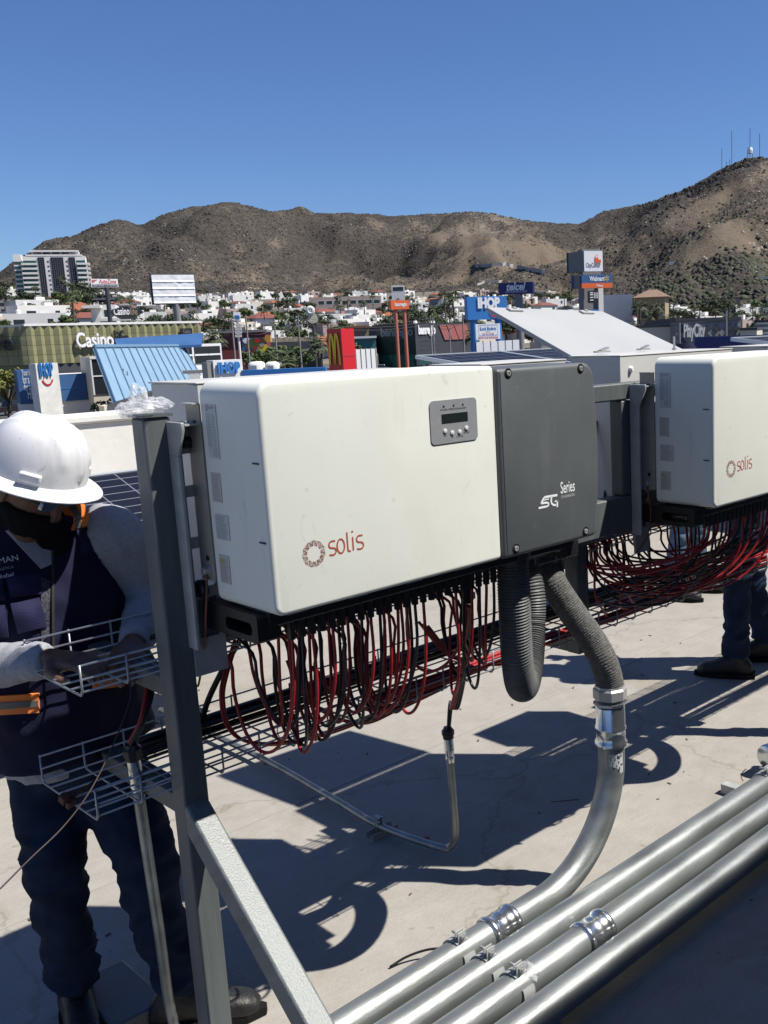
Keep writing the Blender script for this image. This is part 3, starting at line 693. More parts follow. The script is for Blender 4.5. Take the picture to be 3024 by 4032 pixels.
# ------------------------------------------------------------------ cables
rc = random.Random(11)
def cable(pts, r, m_, label, group, n=6, name='cable'):
    b = MB(); b.tube(pts, r, n); return tag(b.build(name, m_, smooth=True), label, 'cable', group)
g2v = Vector(g2)
for i, (m_, s_) in enumerate(((M['red'], 'red'), (M['red'], 'red'), (M['blk'], 'black'), (M['blk'], 'black'))):
    o = Vector((.006*cos(i*1.6), .006*sin(i*1.6), 0)); T = at(1800+i*9, 2690, Y=2.16)
    pp = cr([g2v+o*.5-Vector((0, 0, .03)), g2v+o+Vector((-.005, -.03, .10)), at(1775+i*9, 2790, Y=2.30), T, at(1828+i*4, 2580, Y=2.07), at(1838+i*4, 2460, Y=1.97), at(1842+i*3, 2385, Y=1.885)], 7)
    cable(pp, .0042, m_, f'{s_} cable coming up out of the thin conduit under the first inverter', 'cables out of the thin conduit')
g1v = Vector(g1)
for i, (m_, s_) in enumerate(((M['red'], 'red'), (M['blk'], 'black'), (M['blk'], 'black'))):
    o = Vector((.007*cos(i*2.1+2), .007*sin(i*2.1+2), 0))
    pp = cr([g1v+o*.5-Vector((0, 0, .03)), g1v+o, at(548+i*8, 2850, Y=2.24), at(570+i*12, 2760, Y=2.25), at(600+i*12, 2650, Y=2.28), at(720, 2600, Y=2.3)], 7)
    cable(pp, .0048, m_, f'{s_} cable running from the left conduit\'s gland up to the upper tray', 'cables at the left conduit')
def uloop(A, B, d, tail, tw=0, n=14):
    A, B = Vector(A), Vector(B); out = [A+Vector((0, 0, .03))]
    for i in range(n+1):
        t = pi*i/n; q = A.lerp(B, (1-cos(t))/2)-Vector((0, 0, d*sin(t)**.85)); q += Vector((tw*sin(t)*sin(t), tw*.5*sin(2*t), 0)); out.append(q)
    return out+[Vector(p) for p in tail]
def loops(dx, which, deep):
    for i in range(24):
        if 15 <= i <= 17 and which == 1: continue
        x = CONX[i]+dx; lab_ = 'first' if which == 1 else 'second'; pos_ = ['left end', 'left half', 'middle', 'right half', 'right end'][min(4, i//5)]
        for j, y in enumerate((1.850, 1.905)):
            if rc.random() < ((.34 if j else .14) if which == 1 else (.62 if j else .25)): continue
            m_ = M['red'] if (i+which+j) % 2 else M['blk']
            if rc.random() < .2: m_ = M['red']
            cn = 'black' if m_ is M['blk'] else 'red'
            if which == 1:
                big = i > 17; w = rc.uniform(.015, .05)*(2.4 if big else 1)*rc.choice([1, 1, 1, -1]); d = rc.uniform(.20, .285)*(.92 if big else 1)
                B_ = (x+w, y+.16+rc.uniform(-.03, .04), 1.12)
                tl = [(B_[0]+.02, 2.16, 1.15), (B_[0]+.09, 2.22+rc.uniform(-.03, .05), 1.135), (B_[0]+.4, 2.24+rc.uniform(-.05, .08), 1.125)]
                cable(cr(uloop((x, y, 1.18), B_, d, tl, rc.uniform(-.03, .03)), 3), .0041, m_, f'{cn} cable hanging in a tight loop below the {pos_} of the {lab_} inverter', f'{cn} looped cables below the {lab_} inverter')
            else:
                far = min(.22+.34*rc.random()+.10*(i > 10), x-2.42); d = .09+.15*rc.random()+.015*(i % 3)
                B_ = (x-far, 2.13+rc.uniform(-.02, .03), 1.13)
                tl = [(B_[0]-.03, 2.20, 1.16), (B_[0]-.10, 2.24, 1.14), (B_[0]-.5, 2.26+rc.uniform(-.05, .06), 1.125)]
                cable(cr(uloop((x, y, 1.165), B_, d, tl, rc.uniform(-.01, .01)), 3), .0041, m_, f'{cn} cable in a wide arc from the {pos_} of the {lab_} inverter', f'{cn} arching cables below the {lab_} inverter')
loops(0, 1, 0); loops(1.601, 2, 0)
# wide red and black arcs from the upper tray into the lower tray
def px_arc(pp, Ys, m_, r=.0046, dxs=(0,), lbl=''):
    for k in dxs:
        pts = [at(a[0]+k*9, a[1]+k*4, Y=y+.006*k) for a, y in zip(pp, Ys)]
        cable(cr(pts, 7), r, m_, lbl, 'cables sweeping down into the lower tray')
px_arc([(925, 2520), (885, 2650), (870, 2740), (890, 2850), (960, 2915), (1100, 2925), (1300, 2880), (1500, 2800)], [2.2, 2.17, 2.16, 2.16, 2.15, 2.14, 2.14, 2.14], M['red'], dxs=(0, 1), lbl='red cable sweeping in the widest arc into the left part of the lower tray')
px_arc([(1130, 2600), (1170, 2690), (1270, 2800), (1420, 2845), (1560, 2790), (1750, 2700)], [2.2, 2.17, 2.15, 2.14, 2.14, 2.14], M['red'], dxs=(0, 1), lbl='red cable sweeping into the lower tray below the looped cables')
px_arc([(1220, 2620), (1290, 2700), (1400, 2780), (1530, 2780), (1700, 2700), (1900, 2620)], [2.2, 2.17, 2.15, 2.14, 2.14, 2.14], M['red'], dxs=(0, 1, 2), lbl='red cable joining the lower tray under the middle of the inverter')
px_arc([(1650, 2450), (1740, 2560), (1800, 2590), (1950, 2600), (2100, 2560)], [2.12, 2.15, 2.16, 2.16, 2.15], M['red'], dxs=(0, 2, 4), lbl='sunlit red cable curving into the lower tray beside the flexible hose')
px_arc([(940, 2520), (870, 2640), (800, 2800), (770, 3000), (760, 3060)], [2.28, 2.32, 2.35, 2.38, 2.39], M['blk'], dxs=(0, 1), lbl='black cable dropping behind the post between the two trays')
px_arc([(700, 2520), (760, 2440), (790, 2400)], [2.2, 2.15, 2.12], M['blk'], r=.007, dxs=(0, 1), lbl='thick black cable behind the post under the bracket')
for i in range(12):
    x = 2.45+rc.uniform(-.05, .75)
    p = [(x+.12, 2.2, 1.14), (x+.06, 2.12, 1.10), (x, 2.07, .98), (x+.04+rc.uniform(-.05, .1), 2.09, .90), (x+.16, 2.13, .855), (x+.45, 2.15+rc.uniform(-.01, .03), .843)]
    m_ = M['red'] if i % 3 else M['blk']
    cable(cr(p, 6), .0042, m_, ('red' if i % 3 else 'black')+' cable dropping between the two trays in the gap between the inverters', 'cables dropping between the trays in the gap')
for i in range(7):
    x = 2.33+i*.05+rc.uniform(-.02, .02)
    p = [(x+.12, 2.26, 1.52), (x+.08, 2.24, 1.32), (x+.02, 2.22, 1.20), (x-.03, 2.25, 1.12), (x-.3, 2.27, 1.12)]
    m_ = M['red'] if i % 3 == 1 else M['blk']
    cable(cr(p, 6), .0046, m_, ('red' if i % 3 == 1 else 'black')+' cable coming down from the grey boxes into the upper tray', 'cables below the grey boxes')
def bundle(x0, x1, y, z, n, m_, cn, where, r=.0046, wob=.008, spread=.02):
    for i in range(n):
        a = i*2.4; rad = spread*math.sqrt((i+.5)/n); oy, oz = cos(a)*rad*1.3, abs(sin(a)*rad)*1.1; ph = rc.uniform(0, 6)
        pts = []
        N = int((x1-x0)/.12)
        for k in range(N+1):
            x = x0+(x1-x0)*k/N
            pts.append((x, y+oy+wob*sin(x*3.1+ph)*.6, z+oz+abs(wob*.6*sin(x*4.3+ph*2))))
        cable(pts, r, m_, f'{cn} cable in the bundle {where}', f'{cn} cables bundled {where}')
bundle(1.00, 6.2, 2.345, .838, 22, M['blk'], 'black', 'along the back of the lower tray', spread=.036)
bundle(1.55, 6.2, 2.145, .836, 14, M['red'], 'red', 'along the front of the lower tray', spread=.022)
bundle(2.60, 6.2, 2.150, .850, 12, M['red'], 'red', 'heaped in the lower tray below the second inverter', spread=.03)
bundle(1.05, 6.2, 2.27, 1.120, 9, M['blk'], 'black', 'in the upper tray', spread=.035)
bundle(1.05, 2.2, 2.19, 1.120, 4, M['red'], 'red', 'in the left part of the upper tray', spread=.018)
bundle(2.30, 6.2, 2.17, 1.120, 6, M['red'], 'red', 'in the upper tray right of the gap', spread=.02)
# cable ties
for x, y, z in ((1.18, 2.345, .87), (1.45, 2.345, .87), (1.75, 2.345, .87), (1.30, 2.15, .86), (1.62, 2.15, .86), (2.6, 2.15, .87)):
    b = MB(); b.tube([(x, y+cos(a)*.038, z-.015+sin(a)*.024) for a in [k*pi/8 for k in range(16)]], .0015, 4, closed=True); b.obox((x, y+.01, z+.015), (.002, 0, 0), (0, .002, 0), (0, 0, .010))
    tag(b.build('cable_tie', M['blackp']), 'small black tie round the cables in the lower tray', 'cable tie', 'cable ties in the lower tray')
# bare copper earth wires
def cwire(pp, r, label, m_=M['copper'], g='thin bare earth wires'):
    return cable(cr(pp, 6), r, m_, label, g, n=5, name='earth_wire')
bt = Vector((1.052, 2.006, 1.345))
cwire([bt, bt+Vector((0, 0, -.03)), at(812, 2400, Y=2.0), at(806, 2520, Y=2.03), at(792, 2640, Y=2.1), at(780, 2700, Y=2.2), at(765, 2690, Y=2.3)], .0028, 'twisted copper earth wire hanging from the bolt at the side of the first inverter')
b2 = bt+Vector((1.601, 0, -.018))
cwire([b2, b2+Vector((0, 0, -.03)), at(2561, 2000, Y=1.99), at(2560, 2060, Y=2.0), at(2545, 2120, Y=2.02), at(2500, 2180, Y=2.05), at(2455, 2195, Y=2.1), at(2425, 2160, Y=2.15)], .0022, 'twisted copper earth wire hanging from the second inverter')
cwire([at(508, 2660, Y=2.2), at(515, 2740, Y=2.14), at(480, 2850, Y=2.1), at(420, 2990, Y=2.08), at(345, 3130, Y=2.05), at(245, 3260, Y=2.03), at(120, 3380, Y=2.0), at(0, 3500, Y=1.98), at(-150, 3640, Y=1.95)], .0018, 'thin brown wire trailing from the worker\'s hands down to the left edge', M['brown'])
def terminal(px, py, label, Y):
    c = at(px, py, Y=Y); b = MB(); rr2 = random.Random(px)
    for i in range(7): b.obox(c+Vector((rr2.uniform(-.012, .012), rr2.uniform(-.01, .01), rr2.uniform(-.012, .010))), Vector((.008, .002*i*.2, .002)), Vector((-.001, .006, .002)), Vector((.001, -.002, .007)))
    b.cyl(c+Vector((0, 0, 0)), c+Vector((.10, .05, .012)), .003, 6)
    tag(b.build('earth_clamp', M['rust'], bevel=.001), label, 'clamp', 'rusty earth clamps on the lower tray')
terminal(268, 3155, 'rusty brown earth clamp on the end wire of the lower tray', 2.24)
terminal(1135, 2840, 'rusty earth clamp in the middle of the lower tray', 2.22)
# black cable end sticking out from the far pipe
cable(cr([at(1535, 3808, Z=.005), at(1600, 3768, Z=.02), at(1680, 3740, Z=.03), at(1760, 3733, Z=.035)], 6), .004, M['blk'], 'short black cable end poking out on the floor behind the far pipe', 'loose cable ends')
cable(cr([at(2926, 3075, Z=.02), at(2918, 3058, Z=.04), at(2925, 3040, Z=.06), at(2938, 3027, Z=.075)], 6), .002, M['copper'], 'small copper wire end sticking up beside the right clamp', 'loose cable ends')
for (px, py, s_) in ((1255, 3712, 1), (2300, 3155, .8)):
    pass
# plastic bag on the post top
c0 = Vector((.985, 2.08, 1.70)); b = MB(); rb = random.Random(5)
M['bag'] = mt = bpy.data.materials.new('clear_plastic_film'); mt.use_nodes = True; t = mt.node_tree; p = t.nodes['Principled BSDF']
p.inputs['Base Color'].default_value = (.82, .84, .86, 1); p.inputs['Roughness'].default_value = .1; p.inputs['Alpha'].default_value = .30; p.inputs['Specular IOR Level'].default_value = 1
def crumple(cx, rx, ry, rz, seed, nseg=26, nr=14):
    vs = []; fs = []
    for i in range(nr+1):
        ph = pi*(i/nr); 
        for k in range(nseg):
            a = 2*pi*k/nseg; d = Vector((cos(a)*sin(ph), sin(a)*sin(ph), cos(ph)))
            s = 1+.45*(noise.noise(d*1.8+Vector((seed, 0, 0))))-.35*abs(noise.noise(d*3.5+Vector((seed, 3, 0))))-.2*abs(noise.noise(d*8+Vector((0, seed, 0))))+.15
            vs.append(cx+Vector((d.x*rx*s, d.y*ry*s, d.z*rz*s)))
    for i in range(nr):
        for k in range(nseg): fs.append((i*nseg+k, i*nseg+(k+1) % nseg, (i+1)*nseg+(k+1) % nseg, (i+1)*nseg+k))
    return vs, fs
for q in ((c0+Vector((.00, .0, .004)), .050, .044, .017, 1.3), (c0+Vector((-.006, .0, .026)), .018, .018, .026, 4.2), (c0+Vector((.026, -.01, .008)), .030, .026, .016, 7.7), (c0+Vector((-.034, .0, .002)), .020, .02, .015, 9.1)):
    b.add(*crumple(*q))
tag(b.build('plastic_bag', M['bag'], recalc=False), 'crumpled clear plastic bag sitting on top of the rack post', 'bag')
b = MB(); b.box((.966, 2.046, 1.684), (1.034, 2.114, 1.690)); b.build('cap', M['rack'], rack)
cx = at(1999, 3860, Z=.12)
b = MB(); b.add(*crumple(Vector((1.735, yP[2]-.01, .118)), .03, .032, .02, 3.3, 18, 10)); tag(b.build('tape_wrap', M['bag'], recalc=False), 'crumpled clear tape wrapped on the clamp of the third pipe', 'tape')
# litter on the roof floor
rl = random.Random(4); b = MB()
for i in range(150):
    x, y = rl.uniform(.2, 6), rl.uniform(1.5, 6.5); s = rl.uniform(.003, .010); a = rl.uniform(0, 3)
    b.obox((x, y, .002), (cos(a)*s, sin(a)*s, 0), (-sin(a)*s*.4, cos(a)*s*.4, 0), (0, 0, .0015))
tag(b.build('grit', mat('grit_brown', (.10, .07, .05), .9)), 'scattered dark specks and bits of litter on the roof floor', 'litter', kind='stuff')
p = at(1672, 3302, Z=.003); b = MB(); b.obox(p, (.014, .004, 0), (-.004, .008, 0), (0, 0, .002)); tag(b.build('plastic_scrap', M['red']), 'tiny red plastic scrap on the shaded floor near the thin conduit', 'scrap')
p = at(2220, 3153, Z=.003); b = MB(); b.tube([p+Vector((-.04, .035, 0)), p, p+Vector((.045, -.04, .001))], .0016, 5); tag(b.build('wire_scrap', M['copper']), 'thin brown wire scrap lying in the shade left of the riser pipe', 'scrap')
# ================================================================== people
def loft_obj(b, nodes, n=14, k=5):
    """tapered limb through (point, radius or (ra, rb)) nodes, smoothly interpolated"""
    P = cr([p for p, r in nodes], k); R = []
    for i in range(len(nodes)-1):
        r0, r1 = nodes[i][1], nodes[i+1][1]; r0 = r0 if isinstance(r0, tuple) else (r0, r0); r1 = r1 if isinstance(r1, tuple) else (r1, r1)
        for j in range(k): t = j/k; t = t*t*(3-2*t); R.append((r0[0]+(r1[0]-r0[0])*t, r0[1]+(r1[1]-r0[1])*t))
    r1 = nodes[-1][1]; R.append(r1 if isinstance(r1, tuple) else (r1, r1))
    b.tube(P, R, n)
def ring_loft(b, rings, n=24, cap=True):
    """rings: (centre, half-width vector, half-depth vector, squareness)"""
    vs = []
    for c, wv, dv, sq in rings:
        for i in range(n):
            a = 2*pi*i/n; ca, sa = cos(a), sin(a); e = 2/sq
            vs.append(Vector(c)+Vector(wv)*(abs(ca)**e*(1 if ca > 0 else -1))+Vector(dv)*(abs(sa)**e*(1 if sa > 0 else -1)))
    fs = [(i*n+k, i*n+(k+1) % n, (i+1)*n+(k+1) % n, (i+1)*n+k) for i in range(len(rings)-1) for k in range(n)]
    if cap: fs += [tuple(range(n-1, -1, -1)), tuple((len(rings)-1)*n+k for k in range(n))]
    b.add(vs, fs)
def remeshed(b, name, m_, parent, vox=.01, sm_=6, disp=None, cut=None):
    """join the overlapping volumes of b into one continuous skin"""
    org = ORG[parent]; me = bpy.data.meshes.new(name); me.from_pydata([(v[0], v[1], v[2]) for v in b.v], [], b.f)
    bm = bmesh.new(); bm.from_mesh(me); bmesh.ops.recalc_face_normals(bm, faces=bm.faces); bm.to_mesh(me); bm.free()
    o = bpy.data.objects.new(name, me); COL.objects.link(o)
    md = o.modifiers.new('r', 'REMESH'); md.mode = 'VOXEL'; md.voxel_size = vox; md.use_smooth_shade = True
    s_ = o.modifiers.new('s', 'SMOOTH'); s_.factor = .5; s_.iterations = sm_
    dg = bpy.context.evaluated_depsgraph_get(); ev = o.evaluated_get(dg); m2 = bpy.data.meshes.new_from_object(ev); bpy.data.objects.remove(o)
    n = len(m2.vertices); co = np.zeros(n*3, 'f'); m2.vertices.foreach_get('co', co); co = co.reshape(-1, 3)
    if disp:
        no = np.zeros(n*3, 'f'); m2.vertices.foreach_get('normal', no); no = no.reshape(-1, 3)
        for i in range(n):
            d = disp(Vector(co[i].tolist()))
            co[i] += no[i]*d
    co -= np.array(org); m2.vertices.foreach_set('co', co.ravel()); m2.update()
    m2.polygons.foreach_set('use_smooth', [True]*len(m2.polygons)); m2.materials.clear(); m2.materials.append(m_)
    m2.name = name; o = bpy.data.objects.new(name, m2); COL.objects.link(o); o.parent = parent; ORG[o] = org; KIDS.setdefault(parent, []).append(o); return o
M['skin'] = mat('skin', (.13, .065, .04), .5, var=.1, vs=40); M['nail'] = mat('finger_nail', (.25, .15, .12), .35)
M['denim'] = mat('dark_denim', (.012, .022, .046), .85, spec=.12, var=.35, vs=14, bump=.3, bs=500); M['denim2'] = mat('blue_denim', (.014, .026, .055), .85, spec=.12, var=.35, vs=12, bump=.3, bs=500)
M['denim3'] = mat('light_denim', (.07, .11, .17), .85, spec=.12, var=.4, vs=12, bump=.3, bs=400)
M['shirt'] = mat('heather_grey_shirt', (.30, .31, .34), .9, spec=.12, var=.12, vs=120, bump=.3, bs=400); M['navyv'] = mat('navy_vest', (.012, .013, .035), .75, spec=.12, var=.2, vs=20, bump=.3, bs=500)
M['pocket'] = mat('vest_pocket', (.022, .022, .06), .75, spec=.12, var=.15, vs=25, bump=.3, bs=400); M['hivis'] = mat('hivis_orange', (.80, .20, .03), .6); M['reflex'] = mat('reflective_tape', (.13, .13, .12), .35, .2)
M['helmet'] = mat('helmet_white', (.66, .67, .69), .35, var=.03, vs=9, coat=.3); worn(M['helmet'], (.30, .30, .29), 1.0)
M['boot'] = mat('black_boot', (.010, .010, .010), .5, bump=.3, bs=80); M['sole'] = mat('boot_sole', (.012, .012, .012), .85, spec=.12)
M['mask'] = mat('black_face_cover', (.008, .008, .009), .9, spec=.12, bump=.4, bs=400); M['visor'] = mat('mirror_lens', (.25, .28, .33), .05, .9); M['mesh'] = mat('vest_mesh', (.06, .06, .075), .7, spec=.12, var=.7, vs=160)
def wr(a, f, vert=1.0):
    def g(p):
        q = Vector((p.x*f, p.y*f, p.z*f*vert)); n1 = noise.noise(q); n2 = noise.noise(q*2.1+Vector((3, 1, 2)))
        return a*((1-abs(n1)*2.4)*.7-.35+.5*n2)
    return g
def boot(b, sole, ank, toe_dir, L=.29):
    a = Vector((ank.x, ank.y, 0)); d = Vector((toe_dir.x, toe_dir.y, 0)).normalized(); s = Vector((-d.y, d.x, 0)); U = Vector((0, 0, 1))
    h = a-d*.085
    ring_loft(b, [(h+U*.045, s*.036, U*.032, 2.2), (h+d*.03+U*.06, s*.042, U*.055, 2.4), (h+d*.085+U*.075, s*.043, U*.072, 2.4), (h+d*.15+U*.058, s*.044, U*.052, 2.4), (h+d*.21+U*.045, s*.048, U*.038, 2.4), (h+d*.26+U*.040, s*.044, U*.032, 2.4), (h+d*L+U*.032, s*.024, U*.020, 2.2)], 18)
    loft_obj(b, [(a+U*.06-d*.01, .048), (a+U*.13-d*.012, .046), (Vector((ank.x, ank.y, .19)), .052)], 14, 3)
    for i in range(2):
        pass
    out = []
    for k in range(15):
        t = k/14; out.append((-.015+(L+.03)*t, (.038+.014*sin(pi*min(1, t*1.15))-.028*max(0, t-.86)/.14)))
    pts = [(x, w) for x, w in out]+[(x, -w) for x, w in reversed(out)]
    sole.prism(pts, h+U*.002, d, s, U, .024)
def person(J, name_loc, label, mats, jacket=True):
    r = empty('person', name_loc, label, 'person'); U = Vector((0, 0, 1)); return r
U = Vector((0, 0, 1))
# ---- worker bending over the open tray end
W = {}
def wp(px, py, Y): return at(px, py, Y=Y)
wk = empty('person', (1.03, 2.52, 0), 'worker in a white hard hat and navy vest, bent over his hands at the tray', 'person')
ankA, ankB = Vector((.90, 2.66, .09)), Vector((1.115, 2.47, .09))
kneeA, kneeB = wp(218, 3430, 2.62), wp(585, 3450, 2.46)
hipA, hipB = wp(185, 2990, 2.70), wp(415, 2990, 2.58)
aA, aB = wp(292, 3860, 2.66), wp(708, 3850, 2.44)
ankA = Vector((aA.x, aA.y, .10)); ankB = Vector((aB.x, aB.y, .10))
pel = (hipA+hipB)/2+U*.06
sR, sL = wp(-150, 2140, 2.74), wp(440, 2110, 2.56)      # shoulders: picture left, picture right
chest = wp(150, 2330, 2.64); belly = wp(230, 2700, 2.64); neck = wp(150, 2080, 2.60)
eR, wR = wp(-190, 2640, 2.62), wp(215, 2595, 2.36)
eL, wL = wp(598, 2350, 2.60), wp(525, 2545, 2.36)
head = wp(105, 1905, 2.52); 
face_d = Vector((.45, -.80, -.55)).normalized()
fr = Vector((.25, -.97, 0)).normalized(); ac = Vector((.97, .25, 0))
sR_, sL_ = sR, sL
# skin: one continuous body with head, hands and fingers
b = MB()
ring_loft(b, [(pel-U*.08, ac*.12, fr*.08, 2.3), (pel+U*.05, ac*.13, fr*.085, 2.3), (belly, ac*.12, fr*.08, 2.3), (chest, ac*.14, fr*.085, 2.4), ((sR+sL)/2, ac*.15, fr*.06, 2.3), (neck, ac*.05, fr*.05, 2)], 20)
loft_obj(b, [(neck-U*.03, .06), (neck.lerp(head, .5), .055), (head, .06)])
hu = (-face_d.cross(Vector((face_d.y, -face_d.x, 0)))).normalized()
hu = (U-face_d*U.dot(face_d)).normalized(); hs = face_d.cross(hu).normalized()
ring_loft(b, [(head-hu*.125+face_d*.05, hs*.028, face_d*.022, 2), (head-hu*.105+face_d*.04, hs*.045, face_d*.045, 2), (head-hu*.06+face_d*.015, hs*.062, face_d*.078, 2.1), (head-hu*.01, hs*.072, face_d*.092, 2.1), (head+hu*.045, hs*.074, face_d*.096, 2), (head+hu*.09, hs*.062, face_d*.082, 2), (head+hu*.118, hs*.03, face_d*.04, 2)], 20)
ring_loft(b, [(head-hu*.045+face_d*.085, hs*.012, face_d*.014, 2), (head-hu*.042+face_d*.108, hs*.016, hu*.008, 2), (head-hu*.01+face_d*.095, hs*.009, face_d*.012, 2), (head+hu*.02+face_d*.085, hs*.008, face_d*.01, 2)], 10)
for s_ in (-1, 1): ring_loft(b, [(head+hs*s_*.072-hu*.028, face_d*.010, hu*.010, 2), (head+hs*s_*.080-hu*.01, face_d*.016, hu*.026, 2), (head+hs*s_*.078+hu*.012, face_d*.012, hu*.012, 2)], 10)
for (h_, k_, a_) in ((hipA, kneeA, ankA), (hipB, kneeB, ankB)): loft_obj(b, [(h_, .07), (k_, .045), (k_.lerp(a_, .35), .045), (a_, .032)])
for (s_, e_, w_) in ((sR, eR, wR), (sL, eL, wL)): loft_obj(b, [(s_, .05), (s_.lerp(e_, .5), .042), (e_, .037), (e_.lerp(w_, .4), .036), (w_, (.030, .024))])
def hand(b, wrist, fdir, palm_n, sgn, curl, k=1.0, spread=.12):
    fdir = fdir.normalized(); palm_n = (palm_n-fdir*palm_n.dot(fdir)).normalized(); side = fdir.cross(palm_n).normalized()*sgn
    ring_loft(b, [(wrist-fdir*.012, side*.029, palm_n*.021, 2.2), (wrist+fdir*.03, side*.036, palm_n*.018, 2.6), (wrist+fdir*.07, side*.042, palm_n*.016, 2.8), (wrist+fdir*.092, side*.040, palm_n*.013, 2.8)], 18)
    tips = []
    for i, (off, L) in enumerate(((-.030, .078), (-.010, .088), (.010, .082), (.029, .064))):
        p0 = wrist+fdir*.085+side*off; d = (fdir+side*off*spread*12).normalized(); a = curl[i]; pts = [p0-d*.02, p0]; q = p0; dd = d
        for j, f_ in enumerate((.46, .30, .24)):
            dd = (d*cos(a*(j+.6))+palm_n*sin(a*(j+.6))).normalized(); q = q+dd*L*f_; pts.append(q)
        b.tube(cr(pts, 3), [.0098*k]*4+[.0094*k]*3+[.0086*k]*3+[.0078*k]*2+[.0055*k], 9) if len(cr(pts, 3)) == 13 else b.tube(pts, [.0098, .0095, .0090, .0082, .0060], 9); tips.append((q, dd))
    t0 = wrist+fdir*.022-side*.030; t1 = t0-side*.026+fdir*.028+palm_n*.010; t2 = t1+fdir*.032-side*.004+palm_n*.010; t3 = t2+fdir*.024+side*.004+palm_n*.006
    b.tube([t0, t1, t2, t3], [.017, .0135, .0115, .0075], 10); return tips, (t3, (t3-t2).normalized())
mid = wp(440, 2620, 2.24)
tR, thR = hand(b, wR, wp(400, 2615, 2.22)-wR, Vector((.1, -.25, -1)), 1, (.35, .42, .5, .6))
tL, thL = hand(b, wL, wp(470, 2650, 2.20)-wL, Vector((-.6, -.3, -.7)), -1, (.4, .45, .5, .55))
body = remeshed(b, 'body', M['skin'], wk, vox=.0048, sm_=3)
for (q, d) in (thR, thL, tR[0], tR[1], tL[0], tL[1]):
    b = MB(); nn = (CAM-q).normalized(); s_ = d.cross(nn).normalized(); b.obox(q-d*.004+nn*.0062, s_*.0042, d*.0055, nn*.001); b.build('finger_nail', M['nail'], body, bevel=.001)
# trousers, boots
b = MB()
for (h_, k_, a_, o_) in ((hipA, kneeA, ankA, 0), (hipB, kneeB, ankB, 1)):
    loft_obj(b, [(h_+U*.04, (.098, .092)), (h_.lerp(k_, .35), .094), (k_+U*.05, .078), (k_-U*.06, .072), (k_.lerp(a_, .55), .068), (a_+U*.13, .066), (a_+U*.06, .069), (a_+U*.025, .066)], 18, 5)
ring_loft(b, [(pel-U*.10, (hipB-hipA)*.85, Vector((.085, .085, 0)), 2.3), (pel-U*.02, (hipB-hipA)*.92, Vector((.10, .10, 0)), 2.3), (pel+U*.07, (hipB-hipA)*.80, Vector((.095, .095, 0)), 2.3)], 24)
kz = {0: kneeA, 1: kneeB}
def jeans(p):
    w_ = noise.noise_vector(p*5)*.5; q = Vector((p.x*8, p.y*8, p.z*17))+w_*1.6; f_ = 1.0 if p.z < .62 else .45
    if p.z < .30: f_ = 1.6
    return f_*.010*((1-abs(noise.noise(q))*2.6)*.8-.3)+.004*noise.noise(p*30)
remeshed(b, 'trousers', M['denim'], wk, vox=.010, sm_=4, disp=jeans)
for nm, a_, td in (('a', ankA, Vector((-.25, -.95, 0))), ('b', ankB, Vector((.78, -.62, 0)))):
    b, s_ = MB(), MB(); boot(b, s_, a_, td); bt_ = remeshed(b, 'boot', M['boot'], wk, vox=.007, sm_=4)
    s_.build('sole', M['sole'], bt_)
# grey shirt: sleeves and torso
b = MB()
for (s_, e_, w_, k_) in ((sR, eR, wR, 1), (sL, eL, wL, 1)):
    d_ = (w_-e_).normalized(); loft_obj(b, [(s_.lerp((sR+sL)/2, .18), .082), (s_, .080), (s_.lerp(e_, .5), .068), (e_+(s_-e_)*.12, .060), (e_, .057), (e_.lerp(w_, .35), .056), (w_-d_*.06, .047), (w_-d_*.015, .041)], 16, 5)
ring_loft(b, [(pel-U*.06, ac*.175, fr*.115, 2.4), (belly, ac*.17, fr*.11, 2.4), (chest, ac*.18, fr*.11, 2.5), ((sR+sL)/2-U*.02, ac*.18, fr*.085, 2.3), (neck, ac*.075, fr*.068, 2)], 26)
remeshed(b, 'shirt', M['shirt'], wk, vox=.010, sm_=4, disp=wr(.007, 17, .6))
# vest
fr = Vector((.25, -.97, 0)).normalized()      # his front
b = MB()
ring_loft(b, [(pel-U*.015, ac*.215, fr*.150, 2.6), (belly-U*.02, ac*.215, fr*.155, 2.6), (belly.lerp(chest, .5), ac*.215, fr*.152, 2.6), (chest, ac*.215, fr*.148, 2.6), ((sR+sL)/2-U*.05, ac*.212, fr*.135, 2.6), ((sR+sL)/2+U*.035, ac*.190, fr*.112, 2.4), (neck+U*.03, ac*.115, fr*.085, 2)], 30)
vest = remeshed(b, 'vest', M['navyv'], wk, vox=.010, sm_=4, disp=wr(.006, 12, .7))
def on_vest(px, py, px1, py1, Y, m_, nm, par, th=.008, bulge=.0, n=8):
    # soft patch lying on the vest front, spanning two picture points; drop = depth plane
    A_, B_, C_, D_ = [at(a, c, Y=Y) for a, c in ((px, py), (px1, py), (px1, py1), (px, py1))]
    return A_, B_, C_, D_
from mathutils.bvhtree import BVHTree
def bvh_of(o):
    me = o.data; return BVHTree.FromPolygons([tuple(v.co+ORG[o]) for v in me.vertices], [tuple(p.vertices) for p in me.polygons])
bv = bvh_of(vest)
